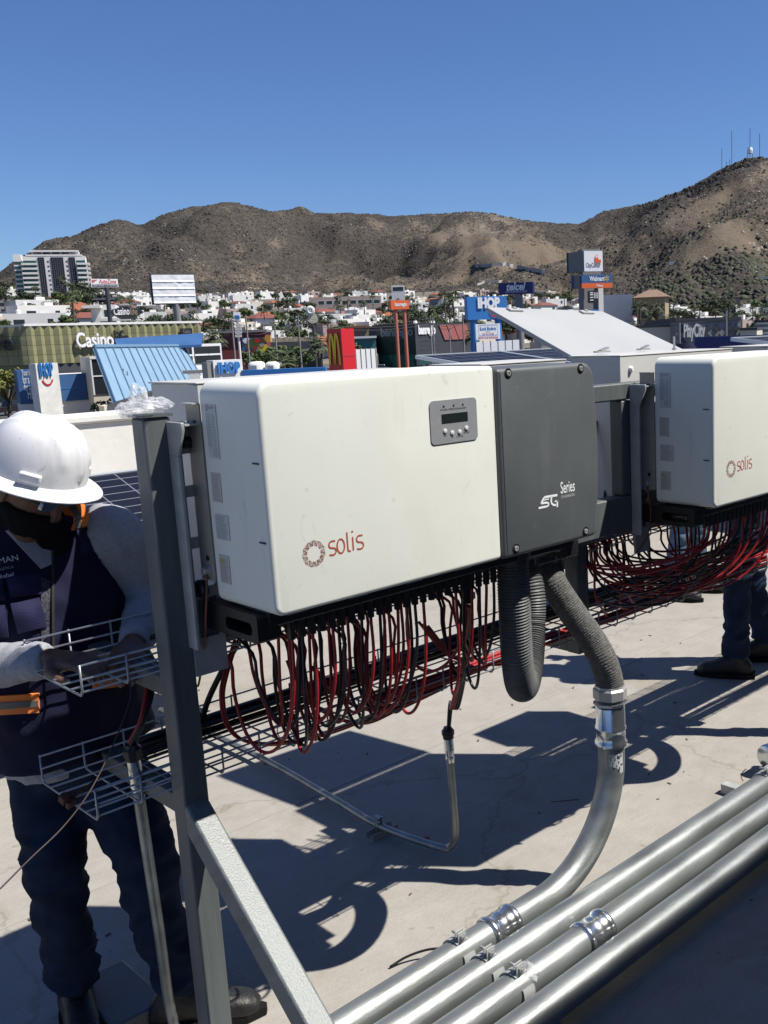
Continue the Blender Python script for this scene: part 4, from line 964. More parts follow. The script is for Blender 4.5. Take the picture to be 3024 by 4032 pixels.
def patch(quad, m_, nm, par, lift=.006, th=.006, n=8, bv_=None, soft=0):
    """cloth patch: a grid between 4 picture corners, laid onto the garment below"""
    bv_ = bv_ or bv; vs = []; ok = True
    for i in range(n+1):
        for j in range(n+1):
            u, v = i/n, j/n; x = (quad[0][0]*(1-u)+quad[1][0]*u)*(1-v)+(quad[3][0]*(1-u)+quad[2][0]*u)*v; y = (quad[0][1]*(1-u)+quad[1][1]*u)*(1-v)+(quad[3][1]*(1-u)+quad[2][1]*u)*v
            d = ray(x, y).normalized(); hit = bv_.ray_cast(CAM, d, 6)
            vs.append((hit[0], hit[1], x, y) if hit[0] is not None else None)
    known = [q for q in vs if q]
    if not known: return None
    md = sum((q[0]-CAM).length for q in known)/len(known); P_ = []
    fn = sum((q[1] for q in known), Vector()).normalized()
    k = 0
    for i in range(n+1):
        for j in range(n+1):
            q = vs[k]; k += 1
            if q is None:
                u, v = i/n, j/n; x = (quad[0][0]*(1-u)+quad[1][0]*u)*(1-v)+(quad[3][0]*(1-u)+quad[2][0]*u)*v; y = (quad[0][1]*(1-u)+quad[1][1]*u)*(1-v)+(quad[3][1]*(1-u)+quad[2][1]*u)*v
                P_.append(CAM+ray(x, y).normalized()*md)
            else: P_.append(q[0]+fn*(lift+soft*sin(pi*i/n)*sin(pi*j/n)))
    N_ = len(P_); b = MB(); g = lambda i, j: i*(n+1)+j
    fs = [(g(i, j), g(i+1, j), g(i+1, j+1), g(i, j+1)) for i in range(n) for j in range(n)]
    rim = [g(i, 0) for i in range(n)]+[g(n, j) for j in range(n)]+[g(i, n) for i in range(n, 0, -1)]+[g(0, j) for j in range(n, 0, -1)]
    fs += [tuple(q+N_ for q in reversed(f_)) for f_ in fs]+[(rim[i], rim[(i+1) % len(rim)], rim[(i+1) % len(rim)]+N_, rim[i]+N_) for i in range(len(rim))]
    b.add(P_+[p-fn*(th+lift) for p in P_], fs); return b.build(nm, m_, par, smooth=False, autosm=50)
def strap(pts_, hw, m_, nm, th, lift):
    P_ = []
    for x, y in pts_:
        hit = bv.ray_cast(CAM, ray(x, y).normalized(), 6)
        if hit[0] is not None: P_.append(hit[0])
    top = P_[0]+(P_[0]-P_[-1]).normalized()*.05+Vector((-.01, .05, .012)); Q = cr([top]+[P_[0], (P_[0]+P_[-1])/2, P_[-1]], 5); b = MB(); vs = []
    v_ = (Q[-1]-Q[0]).normalized(); n_ = (CAM-Q[-1]).normalized(); n_ = (n_-v_*n_.dot(v_)).normalized(); s_ = v_.cross(n_).normalized()
    for q in Q: vs += [q-s_*hw+n_*lift, q+s_*hw+n_*lift, q+s_*hw+n_*(lift-th), q-s_*hw+n_*(lift-th)]
    k = len(Q); b.add(vs, [(4*i+j, 4*i+(j+1) % 4, 4*i+4+(j+1) % 4, 4*i+4+j) for i in range(k-1) for j in range(4)]+[(3, 2, 1, 0), (4*k-4, 4*k-3, 4*k-2, 4*k-1)]); return b.build(nm, m_, vest)
SP = [(300, 1985), (306, 2030), (312, 2085)]
strap(SP, .026, M['hivis'], 'orange_stripe', .014, .014); strap(SP, .008, M['reflex'], 'reflective_tape', .004, .0165)
patch(((-160, 2745), (156, 2728), (158, 2802), (-160, 2822)), M['hivis'], 'orange_stripe', vest, .008)
patch(((-160, 2772), (156, 2752), (157, 2776), (-160, 2800)), M['reflex'], 'reflective_tape', vest, .011)
patch(((362, 2690), (480, 2668), (482, 2700), (364, 2716)), M['hivis'], 'orange_stripe', vest, .008)
for q in (((-60, 2275), (14, 2275), (26, 2365), (-40, 2375)), ((16, 2270), (155, 2258), (162, 2340), (40, 2355)), ((-60, 2385), (22, 2378), (36, 2505), (-40, 2515)), ((36, 2375), (152, 2352), (182, 2465), (66, 2495)), ((290, 2090), (405, 2060), (430, 2150), (320, 2185))):
    patch(q, M['pocket'], 'pocket', vest, .010, .008, soft=.010)
patch(((158, 2270), (196, 2290), (190, 2500), (160, 2530)), M['mesh'], 'mesh_panel', vest, .004)
patch(((198, 2010), (206, 2010), (212, 2560), (200, 2560)), M['black_print'], 'zip', vest, .006, .004)
# chest gap with the shirt showing, V shaped
patch(((20, 2090), (205, 2080), (206, 2220), (160, 2240)), M['shirt'], 'open_neck', vest, .005)
def wtext(st_, px, py, w_px, m_, s_):
    d = ray(px, py).normalized(); hit = bv.ray_cast(CAM, d, 6)
    if hit[0] is None: return
    n_ = hit[1]; ux = (at(px+60, py-10, Y=hit[0].y)-at(px, py, Y=hit[0].y)); ux = (ux-n_*ux.dot(n_)).normalized(); uy = n_.cross(ux)
    text(st_, s_, hit[0]+n_*.012, ux, uy, m_, 'print', vest, off=0, ext=.0003, align='RIGHT')
wtext('ALMAN', 74, 2208, 80, M['sticker'], .020); wtext('ENERGÉTICA', 54, 2240, 70, M['grey_print'], .0085); wtext('Rafael', 56, 2270, 50, M['sticker'], .013)
# black face cover and neck gaiter
b = MB()
ring_loft(b, [(neck-U*.02+face_d*.01, hs*.085, face_d*.085, 2), (neck.lerp(head, .45), hs*.072, face_d*.078, 2), (head-hu*.10+face_d*.03, hs*.066, face_d*.072, 2), (head-hu*.055+face_d*.012, hs*.074, face_d*.092, 2.1), (head-hu*.03+face_d*.0, hs*.078, face_d*.095, 2.1)], 24)
ring_loft(b, [(head-hu*.09-face_d*.03, hs*.078, face_d*.066, 2), (head+hu*.04-face_d*.03, hs*.081, face_d*.070, 2), (head+hu*.11-face_d*.02, hs*.05, face_d*.05, 2)], 24)
remeshed(b, 'face_cover', M['mask'], wk, vox=.008, sm_=3, disp=wr(.004, 30, 1))
# mirrored glasses
b = MB()
for s_ in (-1, 1):
    c = head+hs*s_*.036+face_d*.096+hu*.006; ring_loft(b, [(c-face_d*.004, hs*.030, hu*.019, 2.6), (c+face_d*.004, hs*.028, hu*.017, 2.6)], 18)
gl = b.build('glasses', M['visor'], wk, autosm=50)
b = MB()
for s_ in (-1, 1): b.tube([head+hs*s_*.064+face_d*.092+hu*.010, head+hs*s_*.082+face_d*.04+hu*.01, head+hs*s_*.082-face_d*.02+hu*.0], .003, 6)
b.tube([head-hs*.012+face_d*.1+hu*.01, head+hs*.012+face_d*.1+hu*.01], .003, 6); b.build('frame', M['blackp'], gl)
# hard hat with full brim, ribs and slots
hc = wp(142, 1858, 2.50); up_ = Vector((hu.x*.75+.02, hu.y*.75, hu.z+.12)).normalized(); fw = (face_d-up_*face_d.dot(up_)).normalized(); sd = up_.cross(fw).normalized()
b = MB(); nA, nR = 64, 18; vs = []; fs = []
RW, RL, RH = .103, .119, .132
def hatp(a, t, dr=0):
    ca, sa = cos(a), sin(a); r_ = cos(t*pi/2)**.62 if t < 1 else 0; z = sin(t*pi/2)**1.0
    rib = .008*math.exp(-((abs(sa))/.075)**2)*(1 if t > .12 else 0)+.0055*math.exp(-((abs(abs(sa)*r_-.42))/.05)**2)*(1 if .25 < t else 0)
    p = hc+fw*ca*RL*r_+sd*sa*RW*r_+up_*(z*RH); nrm_ = (fw*ca*r_+sd*sa*r_+up_*z).normalized(); return p+nrm_*(rib+dr)
for j in range(nR+1):
    t = j/nR*.999
    for i in range(nA): vs.append(hatp(2*pi*i/nA, t))
for j in range(nR):
    for i in range(nA): fs.append((j*nA+i, j*nA+(i+1) % nA, (j+1)*nA+(i+1) % nA, (j+1)*nA+i))
fs.append(tuple(nR*nA+i for i in range(nA)))
# inner skin
n0 = len(vs)
for j in range(nR+1):
    t = j/nR*.999
    for i in range(nA): vs.append(hatp(2*pi*i/nA, t, -.004))
for j in range(nR):
    for i in range(nA): fs.append((n0+j*nA+(i+1) % nA, n0+j*nA+i, n0+(j+1)*nA+i, n0+(j+1)*nA+(i+1) % nA))
b.add(vs, fs); hat = b.build('hard_hat', M['helmet'], wk, smooth=True, recalc=False)
b = MB(); vs = []; fs = []; prof = [(0, 0.006), (.008, 0), (.020, -.006), (.030, -.010), (.034, -.009), (.034, -.013), (.028, -.015), (.018, -.011), (.0, -.003)]
for i in range(nA):
    a = 2*pi*i/nA; ca, sa = cos(a), sin(a); k_ = 1+.22*max(0, ca)
    for (e, z) in prof: vs.append(hc+fw*ca*(RL+e*k_)+sd*sa*(RW+e)+up_*(z-.006*abs(sa)))
m_ = len(prof)
for i in range(nA):
    for j in range(m_): fs.append((i*m_+j, ((i+1) % nA)*m_+j, ((i+1) % nA)*m_+(j+1) % m_, i*m_+(j+1) % m_))
b.add(vs, fs); b.build('brim', M['helmet'], hat, smooth=True)
for sg in (-1, 1):
    for a0 in (radians(62), radians(118)):
        a = a0*sg; ca, sa = cos(a), sin(a); c = hc+fw*ca*RL*1.0+sd*sa*RW*1.0+up_*.020; o_ = (fw*ca/RL+sd*sa/RW).normalized(); t_ = up_.cross(o_)
        b = MB(); b.obox(c+o_*.002, t_*.024, up_*.011, o_*.007); b.build('slot_block', M['helmet'], hat, bevel=.004)
# ---- the other two: seen as legs below the second inverter
def standing(px_heel, px_toe, spread, label, dm, k=1.0, facing=None, shirt='navyv', hat_=False):
    hl, to = at(*px_heel, Z=0.01), at(*px_toe, Z=0.01); d = (to-hl); d.z = 0; d.normalize(); s = Vector((-d.y, d.x, 0)); a1 = hl+d*.085; a2 = a1+s*spread[0]+d*spread[1]
    root = empty('person', tuple((a1+a2)/2*Vector((1, 1, 0)).x if False else (((a1+a2)/2).x, ((a1+a2)/2).y, 0)), label, 'person')
    c = (a1+a2)/2; c.z = 0; hip = c+U*.90; h1, h2 = hip-s*.085*(1 if spread[0] > 0 else -1), hip+s*.085*(1 if spread[0] > 0 else -1)
    A1, A2 = Vector((a1.x, a1.y, .1)), Vector((a2.x, a2.y, .1)); k1, k2 = h1.lerp(A1, .5)+d*.03, h2.lerp(A2, .5)+d*.03
    b = MB()
    for h_, k_, a_ in ((h1, k1, A1), (h2, k2, A2)): loft_obj(b, [(h_, .075), (k_, .048), (k_.lerp(a_, .35), .047), (a_, .035)])
    ch = hip+U*.38; ne = hip+U*.58; hd = ne+U*.13+d*.02
    ring_loft(b, [(hip-U*.08, s*.13, d*.09, 2.3), (hip+U*.1, s*.13, d*.09, 2.3), (ch, s*.16, d*.1, 2.3), (ne-U*.05, s*.15, d*.07, 2.3), (ne, s*.05, d*.05, 2)], 20)
    loft_obj(b, [(ne-U*.03, .055), (hd, .055)]); ring_loft(b, [(hd-U*.10+d*.03, s*.03, d*.03, 2), (hd-U*.04+d*.01, s*.065, d*.08, 2), (hd+U*.04, s*.073, d*.092, 2), (hd+U*.11, s*.03, d*.04, 2)], 18)
    ring_loft(b, [(hd-U*.03+d*.085, s*.012, d*.012, 2), (hd+U*.01+d*.09, s*.008, d*.01, 2)], 8)
    for sg in (-1, 1):
        sh = ne+s*sg*.18-U*.06; el = sh-U*.26+d*.06+s*sg*.03; wr_ = el+d*.22+U*.02-s*sg*.06; loft_obj(b, [(sh, .05), (el, .038), (wr_, (.03, .024))]); hand(b, wr_, d-U*.2, -U*1.0+d*.1, sg, (.3, .35, .4, .5))
    remeshed(b, 'body', M['skin'], root, vox=.008, sm_=3)
    b = MB()
    for h_, k_, a_ in ((h1, k1, A1), (h2, k2, A2)): loft_obj(b, [(h_+U*.02, .10), (h_.lerp(k_, .4), .092), (k_+U*.04, .076), (k_-U*.06, .072), (k_.lerp(a_, .6), .068), (a_+U*.09, .070), (a_+U*.015, .072)], 18, 5)
    ring_loft(b, [(hip-U*.10, s*.16, d*.105, 2.3), (hip, s*.175, d*.12, 2.3), (hip+U*.10, s*.16, d*.11, 2.3)], 24)
    remeshed(b, 'trousers', dm, root, vox=.011, sm_=3, disp=jeans)
    b = MB(); ring_loft(b, [(hip+U*.04, s*.18, d*.135, 2.4), (ch, s*.19, d*.14, 2.4), (ne-U*.04, s*.18, d*.09, 2.3), (ne+U*.02, s*.075, d*.07, 2)], 24)
    for sg in (-1, 1): sh = ne+s*sg*.17-U*.06; el = sh-U*.26+d*.06+s*sg*.03; wr_ = el+d*.22+U*.02-s*sg*.06; loft_obj(b, [(sh, .075), (el, .058), (wr_-d*.02, .045)])
    remeshed(b, 'jacket', M[shirt], root, vox=.012, sm_=3, disp=wr(.006, 14, .6))
    b = MB(); ring_loft(b, [(hd+U*.01, s*.082, d*.10, 2), (hd+U*.07, s*.076, d*.095, 2), (hd+U*.12, s*.04, d*.05, 2)], 24); ring_loft(b, [(hd+U*.03+d*.08, s*.06, U*.004, 2), (hd+U*.02+d*.155, s*.045, U*.003, 2)], 16); b.build('cap', M['navyv'], root, autosm=50)
    for a_ in (A1, A2):
        b, so_ = MB(), MB(); boot(b, so_, a_, d+(s*.15 if a_ is A2 else s*0)); q = remeshed(b, 'boot', M['boot'], root, vox=.008, sm_=3); so_.build('sole', M['sole'], q)
    return root
standing((2962, 2660), (2752, 2650), (-.30, -.14), 'person in dark blue jeans and black shoes standing behind the second inverter', M['denim2'])
p3_ = standing((2600, 2352), (2725, 2362), (.26, .10), 'person in light blue jeans standing farther back in the gap between the inverters', M['denim3'], shirt='shirt')
# ================================================================== the town and the hills
GZ = -5.7
HX = lambda px: 1179+(5861-px)*.0356          # horizon row at a column
def sm(t): t = max(0., min(1., t)); return t*t*(3-2*t)
RY = CAM  # eye
SKYL = [(-900, 1130), (-300, 1110), (0, 1075), (100, 1010), (200, 966), (280, 935), (365, 893), (410, 880), (456, 866), (500, 872), (529, 888), (560, 888), (655, 842), (740, 822), (800, 812), (860, 800), (915, 795), (985, 812), (1060, 832), (1180, 842), (1280, 857), (1370, 850), (1460, 848), (1560, 857), (1650, 848), (1750, 842), (1850, 835), (1930, 840), (2010, 858), (2100, 872), (2190, 884), (2290, 886), (2360, 868), (2430, 846), (2550, 800), (2640, 765), (2730, 728), (2830, 672), (2915, 630), (2985, 615), (3024, 622), (3150, 640), (3300, 600), (3600, 560), (4200, 700)]
def lerpt(tb, x):
    if x <= tb[0][0]: return tb[0][1]
    for (a, b), (c, d) in zip(tb, tb[1:]):
        if x <= c: return b+(d-b)*(x-a)/(c-a)
    return tb[-1][1]
D0T = [(-900, 1150), (0, 1150), (700, 1200), (1500, 1300), (2000, 1250), (2400, 900), (2700, 640), (3024, 520), (3600, 450)]
BPY = [(-900, 1190), (0, 1185), (400, 1180), (800, 1165), (1200, 1162), (1500, 1158), (1800, 1150), (2200, 1175), (2450, 1215), (2700, 1250), (3024, 1240), (3600, 1220)]   # foot of the hills
DRT = [(-900, 2300), (0, 2300), (480, 2300), (600, 2500), (1500, 2700), (2200, 2500), (2600, 1900), (3000, 1700), (3600, 1600)]
def pxof(x, y):
    # horizon column of a direction on the ground plane
    r0, r1 = ray(0, HX(0)), ray(1000, HX(1000)); d = r1-r0
    t = (r0.x*y-r0.y*x)/(d.y*x-d.x*y+1e-12); return t*1000
def colT(tb):
    out = []
    for px, row in tb: r = ray(px, row); out.append((pxof(r.x, r.y), r.z/hypot(r.x, r.y)))
    return out
SKT, BPT = colT(SKYL), colT(BPY)
def H(x, y, px=None):
    D = hypot(x, y)
    if px is None or True: px = pxof(x, y)
    px = max(-900, min(4200, px))
    d0 = lerpt(D0T, px); dr = lerpt(DRT, px)
    zb = CAM.z+lerpt(BPT, px)*d0
    if D < 300: return GZ
    if D < d0:
        t = (D-300)/(d0-300); return GZ+(zb-GZ)*(t**(.55+.45*sm((px-250)/500)))
    zr = CAM.z+lerpt(SKT, px)*dr
    t = (D-d0)/(dr-d0)
    if t <= 1:
        base = zb+(zr-zb)*(.30*t+.70*t*t*(1.6-.6*t))
        v = Vector((x/520, y/520, .3)); n = 1-abs(noise.noise(v))*2.2; n2 = noise.noise(v*2.7+Vector((5, 1, 0))); n3 = noise.noise(v*7)
        amp = (zr-zb)*sin(pi*min(1, t))**.8
        return base+amp*(.46*(n-.55)+.24*n2+.12*n3+.05*noise.noise(v*16))+2.2*noise.noise(Vector((x/26, y/26, 5)))*min(1, t*6)+1.2*noise.noise(Vector((x/14, y/14, 0)))*min(1, t*6)
    return zr-(D-dr)*.35
def blob_(x, y, cx, cy, rx, ry, a=0):
    dx, dy = x-cx, y-cy; c, q = cos(a), sin(a); u, v = (dx*c+dy*q)/rx, (-dx*q+dy*c)/ry; return math.exp(-(u*u+v*v))
def veg(x, y, z):
    '''how thick the scrub grows here (0 bare, 1 dense) and how rocky the ground is'''
    d = Vector((x, y, z))-CAM; k = d.dot(FX); px, py = CX+F*d.dot(RX)/k, CY+F*d.dot(DX)/k
    n_ = .56+.60*noise.noise(Vector((x/170, y/170, z/90)))+.40*noise.noise(Vector((x/60, y/60, z/40)))+.35*noise.noise(Vector((x/24, y/24, z/20)))
    bare = .45*blob_(px, py, 1060, 1010, 170, 26, -1.05)+.45*blob_(px, py, 1260, 1110, 200, 30)+.35*blob_(px, py, 1080, 870, 90, 30)
    bare += .8*blob_(px, py, 1850, 930, 230, 60)+.7*blob_(px, py, 2050, 1010, 260, 60)+.7*blob_(px, py, 2850, 770, 260, 26, -.5)+.6*blob_(px, py, 2500, 950, 200, 40, -.25)+.5*blob_(px, py, 2850, 960, 300, 40, -.2)
    dense = .5*blob_(px, py, 1350, 960, 200, 70)+.45*blob_(px, py, 650, 980, 260, 120)+.5*blob_(px, py, 2230, 920, 90, 60)+.35*blob_(px, py, 2800, 690, 250, 45, -.5)+.4*blob_(px, py, 1300, 870, 260, 30)+.4*blob_(px, py, 1500, 1060, 200, 50)
    rock = 1.0*blob_(px, py, 1830, 860, 170, 50)+.7*blob_(px, py, 1960, 900, 120, 60)+.6*blob_(px, py, 2960, 660, 90, 40)+.3*blob_(px, py, 1120, 960, 60, 60)
    return max(0., min(1., n_+.14-bare+dense)), max(0., min(1., rock*(.6+.8*noise.noise(Vector((x/30, y/30, z/30))))))
def on_slope(px, row):
    '''distance at which the sight line of this picture point meets the hillside'''
    D = 310.
    while D < 2600:
        r = ray(px, row); z = CAM.z+r.z/hypot(r.x, r.y)*D; h = hypot(r.x, r.y)
        if H(r.x/h*D, r.y/h*D, px) >= z: return D
        D += 8
    return 2600
# --- ground sheet out to the foot of the hills and beyond
M['ground'] = mat('dusty_ground', (.16, .135, .10), .95, var=.0)
def town_ground():
    mt = bpy.data.materials.new('town_ground'); mt.use_nodes = True; t = mt.node_tree; p = t.nodes['Principled BSDF']
    tc = t.nodes.new('ShaderNodeTexCoord'); n = t.nodes.new('ShaderNodeTexNoise'); n.inputs['Scale'].default_value = .05; n.inputs['Detail'].default_value = 6
    t.links.new(tc.outputs['Object'], n.inputs['Vector']); r = t.nodes.new('ShaderNodeValToRGB')
    r.color_ramp.elements[0].position = .38; r.color_ramp.elements[0].color = (.055, .055, .055, 1); r.color_ramp.elements[1].position = .62; r.color_ramp.elements[1].color = (.17, .145, .11, 1)
    t.links.new(n.outputs['Fac'], r.inputs[0]); t.links.new(r.outputs[0], p.inputs['Base Color']); p.inputs['Roughness'].default_value = .95; return mt
def hill_mat():
    mt = bpy.data.materials.new('dry_hillside'); mt.use_nodes = True; t = mt.node_tree; p = t.nodes['Principled BSDF']; L = t.links.new
    tc = t.nodes.new('ShaderNodeTexCoord')
    def nz(sc, det=5, rough=.6, dist=0):
        n = t.nodes.new('ShaderNodeTexNoise'); n.inputs['Scale'].default_value = sc; n.inputs['Detail'].default_value = det; n.inputs['Roughness'].default_value = rough; n.inputs['Distortion'].default_value = dist
        L(tc.outputs['Object'], n.inputs['Vector']); return n
    def ramp(n, a, b, c0, c1):
        r = t.nodes.new('ShaderNodeValToRGB'); r.color_ramp.elements[0].position = a; r.color_ramp.elements[1].position = b
        r.color_ramp.elements[0].color = (*c0, 1); r.color_ramp.elements[1].color = (*c1, 1); L(n.outputs['Fac'], r.inputs[0]); return r.outputs[0]
    def mix(a, b, f, mode='MIX'):
        mx = t.nodes.new('ShaderNodeMix'); mx.data_type = 'RGBA'; mx.blend_type = mode
        if isinstance(f, float): mx.inputs[0].default_value = f
        else: L(f, mx.inputs[0])
        L(a, mx.inputs[6]); L(b, mx.inputs[7]); return mx.outputs[2]
    earth = ramp(nz(.012, 6, .65), .35, .66, (.118, .098, .080), (.175, .140, .100))
    rock = ramp(nz(.045, 8, .75), .54, .66, (0, 0, 0), (1, 1, 1))
    rc_ = ramp(nz(.16, 6, .7), .4, .6, (.11, .095, .08), (.23, .20, .165))
    va = t.nodes.new('ShaderNodeAttribute'); va.attribute_name = 'cover'; sx = t.nodes.new('ShaderNodeSeparateColor'); L(va.outputs['Color'], sx.inputs[0])
    rr0 = t.nodes.new('ShaderNodeMath'); rr0.operation = 'MAXIMUM'; L(sx.outputs[1], rr0.inputs[0]); rm_ = t.nodes.new('ShaderNodeMath'); rm_.operation = 'MULTIPLY'; L(rock, rm_.inputs[0]); rm_.inputs[1].default_value = .5; L(rm_.outputs[0], rr0.inputs[1])
    c = mix(earth, rc_, rr0.outputs[0])
    bands = sx.outputs[0]      # where scrub is dense
    fine = ramp(nz(.13, 6, .75), .44, .56, (0, 0, 0), (1, 1, 1))
    f2 = ramp(nz(.42, 4, .7), .42, .56, (0, 0, 0), (1, 1, 1))
    scr = mix(fine, f2, .5)
    dens = mix(scr, bands, .62)
    dk = t.nodes.new('ShaderNodeValToRGB'); dk.color_ramp.elements[0].position = .36; dk.color_ramp.elements[1].position = .60; L(dens, dk.inputs[0])
    c = mix(c, ramp(nz(.2, 5, .7), .35, .65, (.030, .028, .027), (.072, .064, .057)), mix(dk.outputs[0], scr, .25, 'MULTIPLY'))
    L(c, p.inputs['Base Color']); p.inputs['Roughness'].default_value = 1; p.inputs['Specular IOR Level'].default_value = .1
    bp = t.nodes.new('ShaderNodeBump'); bp.inputs['Strength'].default_value = .8; bp.inputs['Distance'].default_value = 5
    nb = nz(.09, 8, .75); L(nb.outputs['Fac'], bp.inputs['Height']); L(bp.outputs[0], p.inputs['Normal'])
    return mt
M['tground'] = town_ground(); M['hill'] = hill_mat()
cols = list(range(-900, 4100, 14)); dirs = []
for px in cols:
    r = ray(px, HX(px)); h_ = hypot(r.x, r.y); dirs.append((r.x/h_, r.y/h_))
# ground: town slope
rows = [10, 40, 100, 200, 290, 300]+[300+k*25 for k in range(1, 44)]
b = MB(); vs = []
sub = cols[::4]; sd = dirs[::4]
for D in rows:
    for px, (ux, uy) in zip(sub, sd): 
        d_ = min(D, lerpt(D0T, px)+6) if D > 300 else D
        vs.append((ux*d_, uy*d_, H(ux*d_, uy*d_, px)-.02))
n = len(sub); b.add(vs, [(j*n+i, j*n+i+1, (j+1)*n+i+1, (j+1)*n+i) for j in range(len(rows)-1) for i in range(n-1)])
# the flat part reaches all round the building too
tg = b.build('ground', M['tground'], recalc=False, smooth=True); tag(tg, kind='structure')
b = MB(); R_ = 9.0; 
ring = [(cos(a)*2500, sin(a)*2500) for a in [atan2(dirs[-1][1], dirs[-1][0])-k*(2*pi-(atan2(dirs[0][1], dirs[0][0])-atan2(dirs[-1][1], dirs[-1][0])))/40 for k in range(41)]]
b.add([(0, 0, GZ-.03)]+[(x, y, GZ-.03) for x, y in ring], [(0, k+2, k+1) for k in range(40)]); tag(b.build('far_ground', M['tground'], recalc=False), kind='structure')
# hills
ts = [k/90 for k in range(91)]+[1.05, 1.2, 1.5]
vs = []; hpos = {}
for j, t_ in enumerate(ts):
    for px, (ux, uy) in zip(cols, dirs):
        d0 = lerpt(D0T, px); dr = lerpt(DRT, px); D = d0+(dr-d0)*t_
        vs.append((ux*D, uy*D, H(ux*D, uy*D, px)))
n = len(cols); b = MB(); b.add(vs, [(j*n+i, j*n+i+1, (j+1)*n+i+1, (j+1)*n+i) for j in range(len(ts)-1) for i in range(n-1)])
hl = b.build('hills', M['hill'], recalc=False, smooth=True); tag(hl, kind='structure')
cv = hl.data.color_attributes.new('cover', 'FLOAT_COLOR', 'POINT'); VV = [veg(*v) for v in vs]
cv.data.foreach_set('color', np.array([(a, r_, 0, 1) for a, r_ in VV], 'f').ravel()); VN = np.array([a for a, r_ in VV]).reshape(len(ts), n)
HV = np.array(vs).reshape(len(ts), n, 3)
# scrub bushes over the hills: one mass nobody could count
M['scrub'] = mat('scrub_leaf', (.034, .032, .027), .95, var=.5, vs=.02)
M['scrubg'] = mat('green_scrub', (.045, .055, .028), .95, var=.3, vs=.05)
def blobs(pts, name, m_, sub=8, group=None):
    rg = np.random.RandomState(3); base = np.array([(1, 0, 0), (-.5, .87, 0), (-.5, -.87, 0), (0.6, .6, .55), (-.7, .2, .6), (.2, -.7, .6), (0, 0, 1)], float)
    tri = [(0, 3, 5), (0, 1, 3), (1, 4, 3), (1, 2, 4), (2, 5, 4), (2, 0, 5), (3, 6, 5), (3, 4, 6), (4, 5, 6)]
    V = []; Fc = []
    for i, (x, y, z, s) in enumerate(pts):
        a = rg.rand()*6.28; c_, s_ = cos(a), sin(a); j = base*(1+(rg.rand(7, 1)-.5)*.6)*np.array([s, s, s*.85])
        V.append(np.c_[x+j[:, 0]*c_-j[:, 1]*s_, y+j[:, 0]*s_+j[:, 1]*c_, z-.1*s+j[:, 2]]); Fc.append(np.array(tri)+7*i)
    V = np.concatenate(V); Fc = np.concatenate(Fc); me = bpy.data.meshes.new(name)
    me.vertices.add(len(V)); me.vertices.foreach_set('co', V.ravel()); me.loops.add(len(Fc)*3); me.loops.foreach_set('vertex_index', Fc.ravel())
    me.polygons.add(len(Fc)); me.polygons.foreach_set('loop_start', np.arange(0, len(Fc)*3, 3)); me.polygons.foreach_set('loop_total', np.full(len(Fc), 3)); me.update(); me.validate()
    me.materials.append(m_); o = bpy.data.objects.new(name, me); COL.objects.link(o); return o
rg = random.Random(9); pts = []; ptg = []
while len(pts) < 42000:
    i = rg.uniform(0, n-1.001); j = rg.uniform(0, 89.99)
    if cols[int(i)] < -100 or cols[int(i)] > 3150: continue
    a, c = int(i), int(j); fi, fj = i-a, j-c
    v = HV[c, a]*(1-fi)*(1-fj)+HV[c, a+1]*fi*(1-fj)+HV[c+1, a]*(1-fi)*fj+HV[c+1, a+1]*fi*fj
    if VN[c, a] < rg.uniform(.0, .95): continue
    D = hypot(v[0], v[1]); s = rg.uniform(.9, 2.5)*(1.5 if c > 86 else 1)
    near = D < 900
    (ptg if (near and rg.random() < .5) else pts).append((v[0], v[1], v[2], s*(1.25 if near else 1)))
tag(blobs(pts, 'scrub', M['scrub']), 'dark dry scrub bushes scattered over the brown hills', 'scrub', kind='stuff')
tag(blobs(ptg, 'green_scrub', M['scrubg']), 'greener bushes on the lower slope at the right', 'scrub', kind='stuff')

pr = []
while len(pr) < 5000:
    i = rg.uniform(0, n-1.001); j = rg.uniform(2, 89.9); a, c = int(i), int(j)
    if cols[a] < -100 or cols[a] > 3150: continue
    v = HV[c, a]*(1-(i-a))*(1-(j-c))+HV[c, a+1]*(i-a)*(1-(j-c))+HV[c+1, a]*(1-(i-a))*(j-c)+HV[c+1, a+1]*(i-a)*(j-c)
    q = noise.noise(Vector((v[0]/45, v[1]/45, 8)))+.9*VV[c*n+a][1]
    if q < rg.uniform(.05, .6): continue
    pr.append((v[0], v[1], v[2]-.4, rg.uniform(.6, 2.1)))
M['rock'] = mat('pale_rock', (.25, .22, .185), .95, var=.3, vs=.1)
tag(blobs(pr, 'rocks', M['rock']), 'pale rocks and outcrops strewn over the brown hills', 'rocks', kind='stuff')
